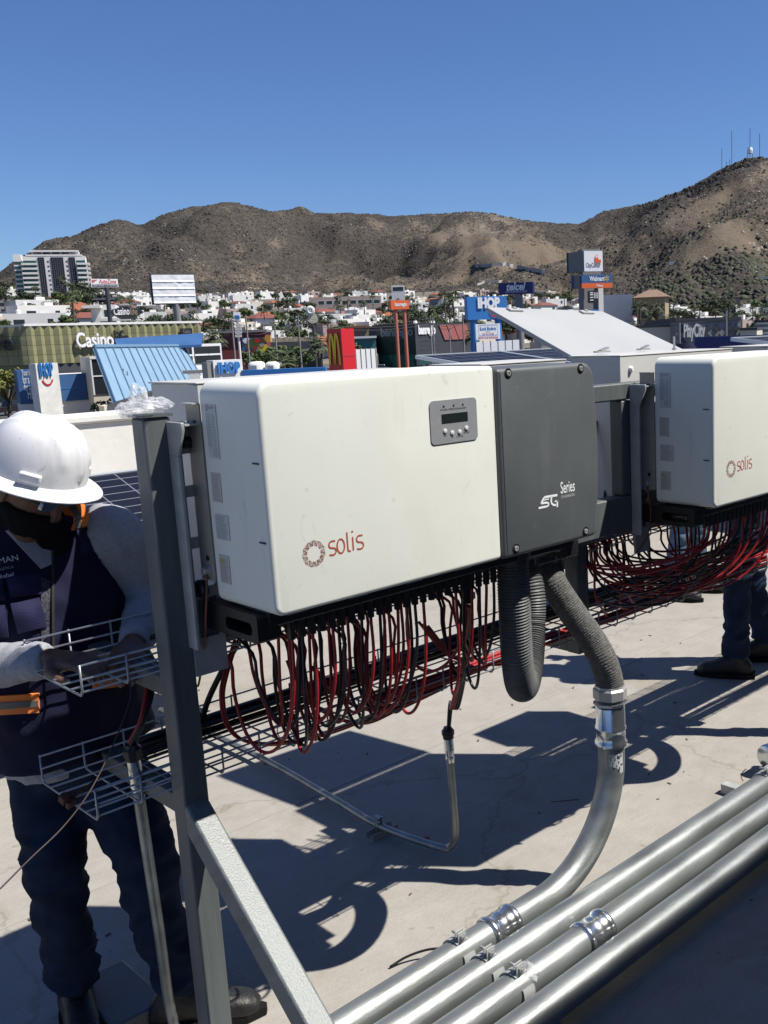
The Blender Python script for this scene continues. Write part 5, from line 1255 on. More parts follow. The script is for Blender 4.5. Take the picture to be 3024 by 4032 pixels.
# ------------------------------------------------------------------ frames for things in the town
def FRc(px0, px1, top, bot, Dc, yaw=0, **k):
    f = FR(px0, px1, top, bot, 100, yaw=yaw, **k); e = f.o+f.u*f.w; return FR(px0, px1, top, bot, 100*Dc/hypot(e.x, e.y), yaw=yaw, **k)
class FR:
    """upright local frame spanning two picture columns at a distance: u right, v up, d towards the camera"""
    def __init__(s, px0, px1, top, bot, D, yaw=0, zbot=None):
        pm = (px0+px1)/2; r0 = ray(px0, top); r1 = ray(px1, top)
        a = Vector((r0.x, r0.y)).normalized(); c = Vector((r1.x, r1.y)).normalized(); o = a*D
        m_ = (a+c).normalized(); ux = Vector((m_.y, -m_.x)); cy, sy = cos(yaw), sin(yaw)
        ux = Vector((ux.x*cy-ux.y*sy, ux.x*sy+ux.y*cy))
        # o + t*ux on ray c
        det = ux.x*(-c.y)-(-c.x)*ux.y; t = ((-o.x)*(-c.y)-(-c.x)*(-o.y))/det
        s.w = t; s.u = Vector((ux.x, ux.y, 0)); s.z = Vector((0, 0, 1)); s.n = Vector((-ux.y, ux.x, 0))
        if s.n.dot(Vector((a.x, a.y, 0))) > 0: s.n = -s.n
        mid = o+ux*t/2; k = hypot(mid.x, mid.y)
        rt = ray(pm, top); rb = ray(pm, bot); zt = CAM.z+rt.z/hypot(rt.x, rt.y)*k; zb = CAM.z+rb.z/hypot(rb.x, rb.y)*k
        if zbot is not None: zb = zbot
        s.h = zt-zb; s.o = Vector((o.x, o.y, zb)); s.k = k; s.px = k*3.9375/F
    def p(s, u, v, d=0): return s.o+s.u*u+s.z*v+s.n*d
    def box(s, b, u0, v0, u1, v1, d0, d1, mi=0):
        b.obox(s.p((u0+u1)/2, (v0+v1)/2, (d0+d1)/2), s.u*(u1-u0)/2, s.z*(v1-v0)/2, s.n*(d1-d0)/2, mi)
    def text(s, st, size, u, v, m_, name, par, d=.05, **k): return text(st, size, s.p(u, v, d), s.u, s.z, m_, name, par, off=0, **k)
# ------------------------------------------------------------------ materials of the town
def C(*a): return tuple(a)
M['w1'] = mat('wall_white', (.66, .65, .62), .85, var=.05, vs=.4); M['w2'] = mat('wall_cream', (.56, .50, .40), .85, var=.05, vs=.4)
M['w3'] = mat('wall_grey', (.20, .20, .20), .85, var=.06, vs=.4); M['w4'] = mat('wall_pinkish', (.36, .28, .25), .85, var=.05, vs=.4)
M['w5'] = mat('wall_tan', (.32, .24, .15), .85, var=.06, vs=.4)
M['tile'] = mat('roof_tile', (.26, .085, .04), .9, var=.25, vs=1.2); M['tile2'] = mat('roof_tile_dark', (.17, .055, .04), .9, var=.2, vs=1.2)
M['glass'] = mat('window_glass', (.02, .025, .03), .12); M['glassg'] = mat('green_glass', (.02, .07, .065), .12)
M['blue'] = mat('sign_blue', (.03, .17, .46), .45); M['blue2'] = mat('wall_blue', (.03, .095, .24), .6, var=.08, vs=.6)
M['navy'] = mat('sign_navy', (.01, .018, .12), .4); M['red2'] = mat('sign_red', (.50, .012, .018), .45)
M['orange'] = mat('sign_orange', (.72, .13, .03), .5); M['yel'] = mat('sign_yellow', (.72, .52, .02), .5)
M['white'] = mat('sign_white', (.78, .78, .78), .5); M['black'] = mat('sign_black', (.012, .013, .016), .5)
M['pole'] = mat('concrete_pole', (.22, .21, .20), .8); M['salmon'] = mat('pole_salmon', (.45, .14, .09), .6)
M['bluemetal'] = mat('blue_sheet_roof', (.19, .30, .40), .5, .0, var=.05, vs=.5); M['seam'] = mat('blue_sheet_seam', (.10, .18, .26), .5)
M['olive'] = mat('olive_tile', (.235, .225, .115), .6, var=.07, vs=.5); M['olive2'] = mat('olive_tile_dark', (.155, .15, .075), .6, var=.07, vs=.5)
M['charcoal'] = mat('charcoal_panel', (.045, .047, .055), .6, var=.05, vs=.5); M['stone'] = mat('pale_stone', (.66, .66, .63), .9, var=.12, vs=1.2, bump=.5, bs=1.6)
M['thatch'] = mat('thatch', (.075, .066, .052), 1, var=.3, vs=1.5); M['asph'] = mat('asphalt', (.06, .06, .062), .9, var=.1, vs=.3)
M['kerb'] = mat('kerb_yellow', (.5, .27, .05), .8); M['darkred'] = mat('shop_red', (.16, .03, .03), .6)
M['cell'] = mat('solar_cell', (.010, .012, .022), .45, spec=.12); M['frame'] = mat('panel_frame', (.60, .62, .64), .35, .5); M['gridw'] = mat('cell_line', (.16, .17, .19), .4)
M['teal'] = mat('wall_teal', (.04, .16, .15), .7)
M['bark'] = mat('bark', (.09, .07, .05), .95); M['leafd'] = mat('tree_leaf_dark', (.030, .045, .018), .8, var=.4, vs=.6)
M['leafg'] = mat('tree_leaf_green', (.055, .085, .022), .8, var=.4, vs=.6); M['palm'] = mat('palm_leaf', (.045, .062, .022), .7, var=.3, vs=1)
M['leafy'] = mat('yellow_green_leaf', (.13, .14, .03), .8, var=.35, vs=.6)

# ------------------------------------------------------------------ solar panels on this roof
def solar_row(name, o, ux, uy, nx, ny, pw_, ph, label, group, cells=(6, 10), legs=True):
    o, ux, uy = Vector(o), Vector(ux), Vector(uy); un = ux.cross(uy).normalized()
    for i in range(nx):
        for j in range(ny):
            a = o+ux*(i*(pw_+.02))+uy*(j*(ph+.02))
            r = empty('photovoltaic_module', tuple(a), label, 'solar panel', group)
            b = MB(); t = .035; f_ = .022
            for (u0, v0, u1, v1) in ((0, 0, pw_, f_), (0, ph-f_, pw_, ph), (0, f_, f_, ph-f_), (pw_-f_, f_, pw_, ph-f_)):
                b.obox(a+ux*(u0+u1)/2+uy*(v0+v1)/2-un*t/2, ux*(u1-u0)/2, uy*(v1-v0)/2, un*t/2)
            b.build('frame', M['frame'], r)
            b = MB(); b.obox(a+ux*pw_/2+uy*ph/2-un*.012, ux*(pw_/2-f_), uy*(ph/2-f_), un*.004); b.build('cells', M['cell'], r)
            b = MB()
            for k in range(1, cells[0]): b.obox(a+ux*(pw_*k/cells[0])+uy*ph/2-un*.0075, ux*.0035, uy*(ph/2-f_), un*.0004)
            for k in range(1, cells[1]): b.obox(a+ux*pw_/2+uy*(ph*k/cells[1])-un*.0073, ux*(pw_/2-f_), uy*.0035, un*.0004)
            b.build('cell_grid', M['gridw'], r)
            if legs:
                b = MB()
                for v in (.15, .85):
                    c = a+ux*.1+uy*ph*v; b.box((c.x-.02, c.y-.02, 0), (c.x+.02, c.y+.02, c.z-.05))
                b.build('stand', M['bracket'], r)
# left array behind the worker: far edge high
pa = at(500, 1850, Y=5.6); yv = Vector((0, cos(radians(17)), sin(radians(17))))
ph = 1.46; o = Vector((-1.95, 5.6, pa.z))-yv*ph
solar_row('l', o, (1, 0, 0), yv, 4, 1, 1.13, ph, 'dark solar panel behind the bent worker, seen between his helmet and the post', 'solar panels behind the worker', cells=(6, 16))
yv2 = Vector((0, cos(radians(7)), sin(radians(7))))
pa = at(2100, 1374, Y=7.4); solar_row('r', Vector((6.2, 7.4, pa.z))-yv2*2.0, (1, 0, 0), yv2, 2, 1, 1.1, 2.0, 'dark solar panel showing left under the raised white lid', 'solar panels left of the lid')
pb = at(3000, 1322, Y=5.2); solar_row('r', Vector((8.2, 5.2, pb.z))-yv2*1.9, (1, 0, 0), yv2, 6, 1, 1.1, 1.9, 'dark solar panel in the row at the right edge behind the second inverter', 'solar panels in the right hand row')

# ------------------------------------------------------------------ buildings of the foreground block
def windows(f, par, us, vs_, w, h, m_=None, fr=None, d=.02, depth=.12):
    src = None
    for u in us:
        for v in vs_:
            if src is None:
                b = MB(); 
                for (a0, b0, a1, b1) in ((0, 0, w, .08*h), (0, h*.92, w, h), (0, .08*h, .05*w, .92*h), (.95*w, .08*h, w, .92*h)): f.box(b, u+a0, v+b0, u+a1, v+b1, 0, d+.04)
                src = b.build('window', fr or M['w1'], par); b = MB(); f.box(b, u+.05*w, v+.08*h, u+.95*w, v+.92*h, 0.005, d);
                gl = b.build('pane', m_ or M['glass'], src); u0, v0 = u, v; KIDS.setdefault(src, [])
            else:
                off = f.u*(u-u0)+f.z*(v-v0); c = link_piece(src, off, par, 'window'); g = bpy.data.objects.new('pane', gl.data); COL.objects.link(g); g.parent = c; ORG[g] = ORG[par]
def things(f, name, label, cat, group=None, dx=.5):
    return empty(name, tuple(f.p(f.w*dx, 0, 0)), label, cat, group)

# --- tall white apartment tower
f = FR(85, 332, 985, 1170, 520, yaw=radians(-3)); f.h += 6; f.o.z -= 6
r = things(f, 'apartment_tower', 'tall white apartment tower with green glass balconies and dark solar panel strips on its front', 'tower')
b = MB(); f.box(b, 0, 0, f.w, f.h-2.6, -18, 0); b.build('wall', M['w1'], r)
b = MB(); f.box(b, f.w*.12, f.h-.8, f.w*.90, f.h, -14, .4); f.box(b, f.w*.05, f.h-2.59, f.w*.95, f.h-1.9, -16, .1); b.build('roof', M['w1'], r)
b = MB()
for u in (.15, .3, .45, .6, .75, .88): f.box(b, f.w*u, f.h-1.89, f.w*(u+.02), f.h-.81, -1, 0)
b.build('roof_post', M['w1'], r)
NF = 9; fh = (f.h-8.5)/NF
cb = MB()
for (u0, u1) in ((.235, .335), (.44, .64), (.73, .83)):
    cb = MB(); f.box(cb, f.w*u0, 2, f.w*u1, f.h-3.2, 0, .25); ps = cb.build('solar_strip', M['cell'], r)
    g = MB(); nc = 3 if u1-u0 < .15 else 6
    for k in range(nc+1): f.box(g, f.w*(u0+(u1-u0)*k/nc)-.06, 2, f.w*(u0+(u1-u0)*k/nc)+.06, f.h-3.2, .25, .30)
    for k in range(26): v = 2+(f.h-5.2)*k/25; f.box(g, f.w*u0, v-.05, f.w*u1, v+.05, .31, .34)
    g.build('panel_grid', M['gridw'], ps)
for k in range(NF):
    v = 4+k*fh
    for (u0, u1) in ((-.03, .215), (.85, 1.06)):
        b = MB(); f.box(b, f.w*u0, v, f.w*u1, v+fh*.42, -6, 1.2); b.build('balcony', M['w1'], r)
        b = MB(); f.box(b, f.w*max(u0, 0), v+fh*.43, f.w*min(u1, 1)-.2, v+fh*.97, 0, .1); b.build('balcony_glass', M['glassg'], r)
windows(f, r, [f.w*.375, f.w*.675], [5+k*fh for k in range(NF)], .9, .9)
b = MB(); f.box(b, -f.w*.16, 0, -f.w*.035, f.h-1.5, -17, -3); b.build('wing', M['w1'], r)
for k in range(NF):
    b = MB(); f.box(b, -f.w*.155, 4.6+k*fh, -f.w*.05, 5.8+k*fh, -2.98, -2.9); b.build('balcony_glass', M['glassg'], r)
# solar car park roof below the tower
f = FR(0, 420, 1166, 1184, 470, yaw=0); r = things(f, 'solar_canopy', 'long dark solar panel canopy below the white apartment tower', 'canopy')
b = MB(); b.add([f.p(-20, f.h, -14), f.p(f.w+6, f.h, -14), f.p(f.w+6, 0, 0), f.p(-20, 0, 0), f.p(-20, f.h-.4, -14), f.p(f.w+6, f.h-.4, -14), f.p(f.w+6, -.4, 0), f.p(-20, -.4, 0)], [(0, 1, 2, 3), (7, 6, 5, 4), (0, 3, 7, 4), (1, 5, 6, 2), (3, 2, 6, 7), (0, 4, 5, 1)]); b.build('panels', M['cell'], r)
g = MB()
for k in range(60): u = -20+(f.w+26)*k/59; g.tube([f.p(u, f.h+.05, -14), f.p(u, .05, 0)], .06, 4)
for k in range(5): g.tube([f.p(-20, f.h*k/4+.06, -14*k/4), f.p(f.w+6, f.h*k/4+.06, -14*k/4)], .06, 4)
g.build('panel_grid', M['gridw'], r)
b = MB()
for k in range(8): u = (f.w)*k/7; b.tube([f.p(u, -9, -6), f.p(u, f.h*.4, -6)], .25, 6)
b.build('support_post', M['pole'], r)

# --- casino building clad with olive leaf tiles
f = FR(98, 792, 1278, 1422, 172, yaw=radians(24)); f.h += 0
r = things(f, 'casino_building', 'long casino building clad in olive leaf-pattern tiles with white and black lettering', 'building')
b = MB(); f.box(b, .1, -6, f.w-.1, f.h-.1, -30, -.3); b.build('wall', M['olive2'], r)
NCx, NCz = 21, 4; cw_, ch_ = f.w/NCx, f.h/NCz; src = None
def leaf_tile(b, P, w, h):
    # square tile, folded like a pinwheel leaf
    c = P(w/2, h/2, .36); q = [P(0, 0, 0), P(w, 0, 0), P(w, h, 0), P(0, h, 0)]; e = [P(w*.5, 0, .34), P(w, h*.5, .02), P(w*.5, h, .34), P(0, h*.5, .02)]
    b.add([c]+q+e, [(0, 1, 5), (0, 5, 2), (0, 2, 6), (0, 6, 3), (0, 3, 7), (0, 7, 4), (0, 4, 8), (0, 8, 1)])
for i in range(NCx):
    for j in range(NCz):
        if src is None:
            b = MB(); leaf_tile(b, lambda u, v, d: f.p(u+.02, v+.02, d-.2), cw_-.04, ch_-.04); src = b.build('wall_tile', M['olive'], r, recalc=False)
        else: link_piece(src, f.u*(i*cw_)+f.z*(j*ch_), r, 'wall_tile')
b = MB(); f.box(b, -.2, f.h, f.w+.2, f.h+.35, -30, .1); b.build('roof', M['w1'], r)
f.text('Casino', 3.1, f.w*.245, f.h*.42, M['white'], 'sign_lettering', r, d=.35, ext=.35, align='LEFT', w=f.w*.205, bold=.02)
f.text('life', 3.4, f.w*.455, f.h*.42, M['black'], 'sign_lettering', r, d=.35, ext=.35, align='LEFT', w=f.w*.085, bold=.02)
b = MB(); f.box(b, f.w*.86, f.h*.55, f.w*.93, f.h*.85, .15, .5); pb_ = b.build('notice_board', M['black'], r)
f.text('Casino', .8, f.w*.895, f.h*.72, M['w3'], 'print', pb_, d=.52, w=f.w*.045)
for u in [f.w*.05*k for k in range(1, 5)]: pass
# left flank of the casino building
ff = FRc(-330, 97, 1290, 1420, 172, yaw=radians(-42))
dlt = f.p(0, 0, 0)-ff.p(ff.w, 0, 0); ff.o = ff.o+Vector((dlt.x, dlt.y, 0)); ff.o.z = f.o.z; ff.h = f.h
cwl = ff.w/10; b = MB(); ff.box(b, .1, -6, ff.w-.2, ff.h-.1, -20, -.3); b.build('wall', M['olive2'], r)
src = None
for i in range(10):
    for j in range(NCz):
        if src is None:
            b = MB(); leaf_tile(b, lambda u, v, d: ff.p(u+.02, v+.02, d-.2), cwl-.04, ch_-.04); src = b.build('wall_tile', M['olive'], r, recalc=False)
        else: link_piece(src, ff.u*(i*cwl)+ff.z*(j*ch_), r, 'wall_tile')
ff.text('life', 3.5, ff.w*.90, ff.h*.40, M['black'], 'sign_lettering', r, d=.35, ext=.35, align='RIGHT', w=ff.w*.26, bold=.01)
ff.text('Casino', 3.1, ff.w*.62, ff.h*.40, M['white'], 'sign_lettering', r, d=.35, ext=.35, align='RIGHT', w=ff.w*.5, bold=.01)
b = MB(); f.box(b, .4, -6, f.w*.7, -.05, -.29, -.2); b.build('base_band', M['charcoal'], r)

# --- blue roofed restaurant building in front
f = FR(345, 700, 1570, 1640, 120, yaw=radians(-20)); fz = GZ
r = empty('restaurant_building', tuple(f.p(f.w/2, 0, 0)), 'restaurant with a sloping light blue metal roof, dark blue panels and a pale stone tower', 'building')
# sloping sheet: corners taken from the picture
P1, P2, P4 = at(372, 1366, D=100), at(720, 1362, D=130), at(452, 1582, D=90)
np_ = (P2-P1).cross(P4-P1); rr_ = ray(788, 1478); P3 = CAM+rr_*(np_.dot(P1-CAM)/np_.dot(rr_))
nrm = (P2-P1).cross(P4-P1).normalized(); nrm = nrm if nrm.z > 0 else -nrm
b = MB(); b.add([P1, P2, P3, P4]+[p-nrm*.25 for p in (P1, P2, P3, P4)], [(0, 1, 2, 3), (7, 6, 5, 4), (0, 4, 5, 1), (1, 5, 6, 2), (2, 6, 7, 3), (3, 7, 4, 0)]); rfm = b.build('roof', M['bluemetal'], r)
src = None
for k in range(14):
    t_ = k/13; A_, B_ = P1.lerp(P2, t_), P4.lerp(P3, t_); b = MB(); b.beam(A_+nrm*.06, B_+nrm*.06, .07, .12, nrm); b.build('standing_seam', M['seam'], rfm)
b = MB(); b.beam(P1+nrm*.05, P2+nrm*.05, .35, .2, nrm); b.build('ridge_cap', M['seam'], rfm)
# wall under the sloping roof
Wl, Wr = at(350, 1440, D=124), at(800, 1640, D=108)
bl_, br2 = Vector((P1.x, P1.y, GZ)), Vector((P2.x, P2.y, GZ)); back = Vector((.75, .66, 0))*16
b = MB(); a0, a1 = Vector((P4.x, P4.y, 0)), Vector((P3.x, P3.y, 0)); inn = nrm.copy(); inn.z = 0; inn.normalize()
w0, w1 = a0-inn*.9, a1-inn*.9; t0_, t1_ = Vector((P1.x, P1.y, 0)), Vector((P2.x, P2.y, 0))
def wall_poly(b, A_, B_, zA0, zB0, zA1, zB1, th, mi=0):
    n_ = Vector((-(B_-A_).y, (B_-A_).x, 0)).normalized()*th
    q = [Vector((A_.x, A_.y, zA0)), Vector((B_.x, B_.y, zB0)), Vector((B_.x, B_.y, zB1)), Vector((A_.x, A_.y, zA1))]
    b.add(q+[p+n_ for p in q], [(0, 1, 2, 3), (7, 6, 5, 4), (0, 4, 5, 1), (1, 5, 6, 2), (2, 6, 7, 3), (3, 7, 4, 0)], mi)
wall_poly(b, w0, w1, GZ, GZ, P4.z-.3, P3.z-.3, .4); b.build('wall', M['w2'], r)
# low facade to the left: pale wall with blue panels
f = FR(205, 462, 1468, 1655, 121, yaw=radians(16)); f.o.z = GZ; top = at(330, 1470, D=121).z; f.h = top-GZ
b = MB(); f.box(b, 0, 0, f.w, f.h-.1, -9, 0); b.build('wall', M['w1'], r)
b = MB(); f.box(b, .15*f.w*0+.2, f.h*.42, f.w*.62, f.h, .0, .18); pnl = b.build('blue_panel', M['blue2'], r)
b = MB(); f.box(b, f.w*.02, f.h*.685, f.w*.61, f.h*.70, .181, .22); b.build('joint', M['blue'], pnl)
b = MB()
for v in (.2, .38, .58, .78): f.box(b, f.w*.63, f.h*v, f.w, f.h*v+.08, .0, .03)
b.build('joint', M['w3'], r)
f4 = FR(350, 470, 1400, 1570, 118.5, yaw=radians(10)); b = MB(); f4.box(b, 0, -8, f4.w, f4.h*.98, -6, 0); b.build('wall', M['w2'], r)
b = MB(); f4.box(b, f4.w*.06, f4.h*.12, f4.w*.62, f4.h*.92, 0, .12); wn = b.build('window', M['glass'], r); b = MB(); f4.box(b, f4.w*.04, f4.h*.52, f4.w*.64, f4.h*.55, .12, .2); f4.box(b, 0, f4.h*.1, f4.w*.05, f4.h, .0, .22); f4.box(b, 0, f4.h*.93, f4.w*.7, f4.h, .0, .25); b.build('frame', M['w1'], wn)
# stone tower with blue letters
f = FR(138, 226, 1428, 1690, 118.2, yaw=radians(24)); f.o.z = GZ; f.h = at(180, 1430, D=119).z-GZ
b = MB(); f.box(b, 0, 0, f.w, f.h, -1.6, 0); b.build('stone_tower', M['stone'], r)
f.text('IHOP', 1.9, f.w*.42, f.h*.79, M['blue'], 'sign_lettering', r, d=.02, ext=.15, w=f.w*.62, bold=.03)
g = MB(); g.ribbon([f.p(f.w*.45+cos(a)*f.w*.24, f.h*.775+sin(a)*.85, .05) for a in [radians(200+k*14) for k in range(11)]], .16, f.n, .02); g.build('smile_stroke', M['red2'], r)
# blue text wall left of the tower
f = FR(64, 152, 1455, 1612, 121, yaw=radians(5)); f.o.z = GZ; f.h = at(108, 1457, D=121).z-GZ
b = MB(); f.box(b, 0, 0, f.w, f.h*.0+f.h*.36, -4, 0); b.build('wall', M['w1'], r)
b = MB(); f.box(b, 0, f.h*.362, f.w, f.h, -4, .1); pnl = b.build('blue_panel', M['blue2'], r)
for st, v, s_, w_ in (('Your invitation', .90, .95, .8), ('for a HAPPY', .75, 1.25, .8), ('day are always', .62, 1.1, .78), ('HERE', .45, 1.7, .52)):
    f.text(st, s_, f.w*.62, f.h*v, M['white'], 'wall_lettering', pnl, d=.12, w=f.w*w_)
# strip roof, white window block and stone sign block
f = FR(455, 812, 1327, 1362, 128, yaw=radians(6)); b = MB(); b.add([f.p(0, f.h, -2), f.p(f.w, f.h+.35, -2), f.p(f.w-.8, 0, 1), f.p(0, 0, 1), f.p(0, f.h-.3, -2), f.p(f.w, f.h+.05, -2), f.p(f.w-.8, -.3, 1), f.p(0, -.3, 1)], [(0, 1, 2, 3), (7, 6, 5, 4), (0, 3, 7, 4), (1, 5, 6, 2), (3, 2, 6, 7), (0, 4, 5, 1)]); b.build('roof_strip', M['blue2'], r)
b = MB(); f.box(b, 1, -8, f.w-2, -.4, -5, -1); b.build('wall', M['w1'], r)
f = FR(708, 870, 1354, 1440, 134, yaw=radians(22)); b = MB(); f.box(b, 0, -4, f.w, f.h, -5, 0); b.build('wall', M['white'], r)
for u0, u1 in ((.05, .27), (.33, .66), (.67, .96)):
    b = MB(); f.box(b, f.w*u0, f.h*.1, f.w*u1, f.h*.88, 0, .08); wn = b.build('window', M['glass'], r); b = MB(); f.box(b, f.w*u0, f.h*.46, f.w*u1, f.h*.54, .08, .14); b.build('glazing_bar', M['white'], wn)
f = FR(838, 953, 1417, 1486, 104, yaw=radians(24)); b = MB(); f.box(b, 0, -4, f.w, f.h, -1.6, 0); sb = b.build('stone_sign_block', M['stone'], r)
b = MB(); f.box(b, -f.w*.18, -4, -.02, f.h*.9, -1.5, -.2); b.build('stone_return', M['w3'], r)
f.text('IHOP', 1.45, f.w*.48, f.h*.26, M['blue'], 'sign_lettering', sb, d=.12, ext=.2, w=f.w*.76, bold=.045)
f = FR(700, 850, 1430, 1480, 109, yaw=0); b = MB(); f.box(b, f.w*.1, f.h*.2, f.w*.9, f.h*.45, -2, 0); b.build('roof_unit', M['w3'], r); b = MB(); f.box(b, f.w*.25, -1, f.w*.55, f.h*.15, -1, 0); b.build('roof_unit', M['w1'], r)
f = FR(950, 1282, 1452, 1478, 105, yaw=radians(-10)); b = MB(); f.box(b, 0, -5, f.w, f.h, -1, 0); b.build('blue_parapet', M['blue'], r)
for u in (.06, .26):
    f = FR(950+u*332, 950+u*332+70, 1420, 1462, 110, yaw=radians(-20)); b = MB(); f.box(b, 0, -2, f.w*.75, f.h*.9, -2, 0); b.build('roof_fan', M['w1'], r, bevel=.4)
# lamp pole in front of the blue roof
def pole(px0, y0, px1, y1, D, r_, label, m_='pole', arm=None, group=None, name='utility_pole', cat='pole'):
    a, c = at(px0, y0, D=D), at(px1, y1, D=D); a = Vector((c.x, c.y, a.z)); c = Vector((c.x, c.y, min(c.z, H(c.x, c.y))))
    r = empty(name, tuple(c), label, cat, group); b = MB(); b.tube([c, a], [r_*1.25, r_*.8], 8); b.build('shaft', M[m_], r)
    if arm:
        d = RX.copy(); d.z = 0; d.normalize(); b = MB(); b.beam(a+d*-arm/2+Vector((0, 0, -.6)), a+d*arm/2+Vector((0, 0, -.6)), .12, .12); b.build('cross_arm', M['pole'], r)
        b = MB()
        for k in (-.45, 0, .45): q = a+d*arm*k+Vector((0, 0, -.53)); b.cyl(q, q+Vector((0, 0, .3)), .06, 6)
        b.build('insulators', M['w3'], r)
    return r
pole(484, 1452, 494, 1560, 100, .13, 'dark thin lamp pole standing in front of the light blue roof', 'charcoal', arm=.9)

# --- signs on poles
def signbox(f, par, m_, name='sign_panel', d=.5, edge=None):
    b = MB(); f.box(b, 0, 0, f.w, f.h, -d, 0); return b.build(name, M[m_], par)
def legs(f, par, us, r_, zb, m_='pole', top=0, d=-.3):
    for u in us:
        a = f.p(f.w*u, top, d); b = MB(); b.tube([(a.x, a.y, zb), tuple(a)], r_, 12); b.build('pole', M[m_], par, smooth=False)
# car parts shop sign
f = FR(357, 463, 1098, 1131, 260, yaw=radians(12)); r = things(f, 'pole_sign', 'small white and red car parts sign on a dark pole left of the blank billboard', 'sign')
s_ = signbox(f, r, 'white'); f.text('AutoZone', 1.35, f.w*.60, f.h*.45, M['red2'], 'sign_lettering', s_, shear=.3, w=f.w*.66, d=.02, bold=.02)
b = MB()
for k in range(4): f.box(b, f.w*.03, f.h*(.55+.1*k), f.w*(.10+.045*k), f.h*(.60+.1*k), .01, .04)
b.build('stripes', M['orange'], s_); b = MB(); f.box(b, f.w*.03, f.h*.06, f.w*.97, f.h*.36, .01, .03); bb_ = b.build('band', M['black'], s_)
f.text('REFACCIONES Y ACCESORIOS', .62, f.w*.5, f.h*.12, M['white'], 'sign_lettering', bb_, w=f.w*.86, d=.04)
legs(f, r, (.56,), .5, GZ, 'charcoal')
# diamond casino sign
f = FR(422, 563, 1200, 1262, 210, yaw=radians(-6)); r = things(f, 'diamond_sign', 'black diamond shaped casino sign above the olive building', 'sign')
hx = [(0, .5), (.12, .72), (.38, .88), (.5, .95), (.62, .88), (.88, .72), (1, .5), (.82, .28), (.66, .08), (.34, .08), (.18, .28)]
b = MB(); b.prism([(f.w*a, f.h*c) for a, c in hx], f.p(0, 0, -.6), f.u, f.z, f.n, .6); s_ = b.build('sign_panel', M['black'], r)
g = MB(); g.ribbon([f.p(f.w*(.5+(a-.5)*.94), f.h*(.5+(c-.5)*.92), .03) for a, c in hx], .16, f.n, .02, closed=True); g.build('border', M['charcoal'], s_)
f.text('Casino', 1.9, f.w*.38, f.h*.38, M['white'], 'sign_lettering', s_, d=.04, w=f.w*.44, bold=.02)
f.text('life', 1.9, f.w*.72, f.h*.36, M['w5'], 'sign_lettering', s_, d=.04, w=f.w*.2, bold=.01)
b = MB(); f.box(b, f.w*.30, f.h*.9, f.w*.62, f.h*1.06, -.5, .1); b.build('crest', M['w3'], r, bevel=.2)
legs(f, r, (.45, .62), .3, f.o.z-12)
# blank billboard
f = FR(595, 762, 1082, 1194, 240, yaw=radians(12)); r = things(f, 'billboard', 'large blank billboard covered with wrinkled white sheets on a single pole', 'billboard')
b = MB(); N1, N2 = 24, 4
for j in range(N2):
    vs = [];  
    for a in range(N1+1):
        for c in range(5):
            u = f.w*a/N1; v = f.h*(j+c/4)/N2; vs.append(f.p(u, v, .12+.07*noise.noise(Vector((a*.35, j*3+c*.3, 0)))+(.1 if c == 0 else 0)))
    bb = MB(); bb.add(vs, [(a*5+c, (a+1)*5+c, (a+1)*5+c+1, a*5+c+1) for a in range(N1) for c in range(4)]); bb.build('sheet', M['white'], r, recalc=False)
b = MB(); f.box(b, -.3, -.25, f.w+.2, f.h+.2, -1.0, -.15); b.build('frame', M['charcoal'], r)
legs(f, r, (.53,), .75, GZ, 'w3', d=-.6); b = MB(); f.box(b, f.w*.44, -1.2, f.w*.62, -.26, -.9, -.3); b.build('bracket', M['pole'], r)
# fast food pylon
f = FRc(1286, 1342, 1296, 1462, 135, yaw=radians(-40)); f.o.z = GZ; f.h = at(1310, 1295, D=135).z-GZ; r = things(f, 'red_pylon', 'tall red fast food pylon with yellow arches', 'sign')
wB = f.w; b = MB(); f.box(b, 0, 0, f.w, f.h, -2.6, 0); pb2 = b.build('pylon', M['red2'], r)
f2 = FR(1342, 1363, 1296, 1462, 134.9, yaw=radians(-40)); 
g = MB()
def arch(cx_, w_, h_): return [f.p(cx_-w_/2+w_*t_, 0, 0)+f.z*(h_*(1-abs(2*t_-1)**2.6)) for t_ in [k/16 for k in range(17)]]
base_v = f.h-4.6
for k in (0, 1):
    pts_ = [p_+f.z*base_v+f.n*.03 for p_ in arch(f.w*(.30+.36*k), f.w*.36, 3.9)]; g.ribbon(pts_, .30, f.n, .12)
g.build('yellow_arches', M['yel'], pb2)
b = MB(); f.box(b, -.03, f.h*.60, f.w+.03, f.h*.605, -2.6, .03); b.build('joint', M['darkred'], pb2)
# orange bank sign on two salmon poles
f = FR(1538, 1610, 1182, 1218, 215, yaw=radians(20)); r = things(f, 'orange_sign', 'orange bank sign on two salmon poles', 'sign'); s_ = signbox(f, r, 'orange', d=1.2)
f.text('banregio', 1.1, f.w*.54, f.h*.36, M['white'], 'sign_lettering', s_, d=.04, w=f.w*.66, bold=.03); legs(f, r, (.28, .76), .38, GZ, 'salmon', d=-.6)
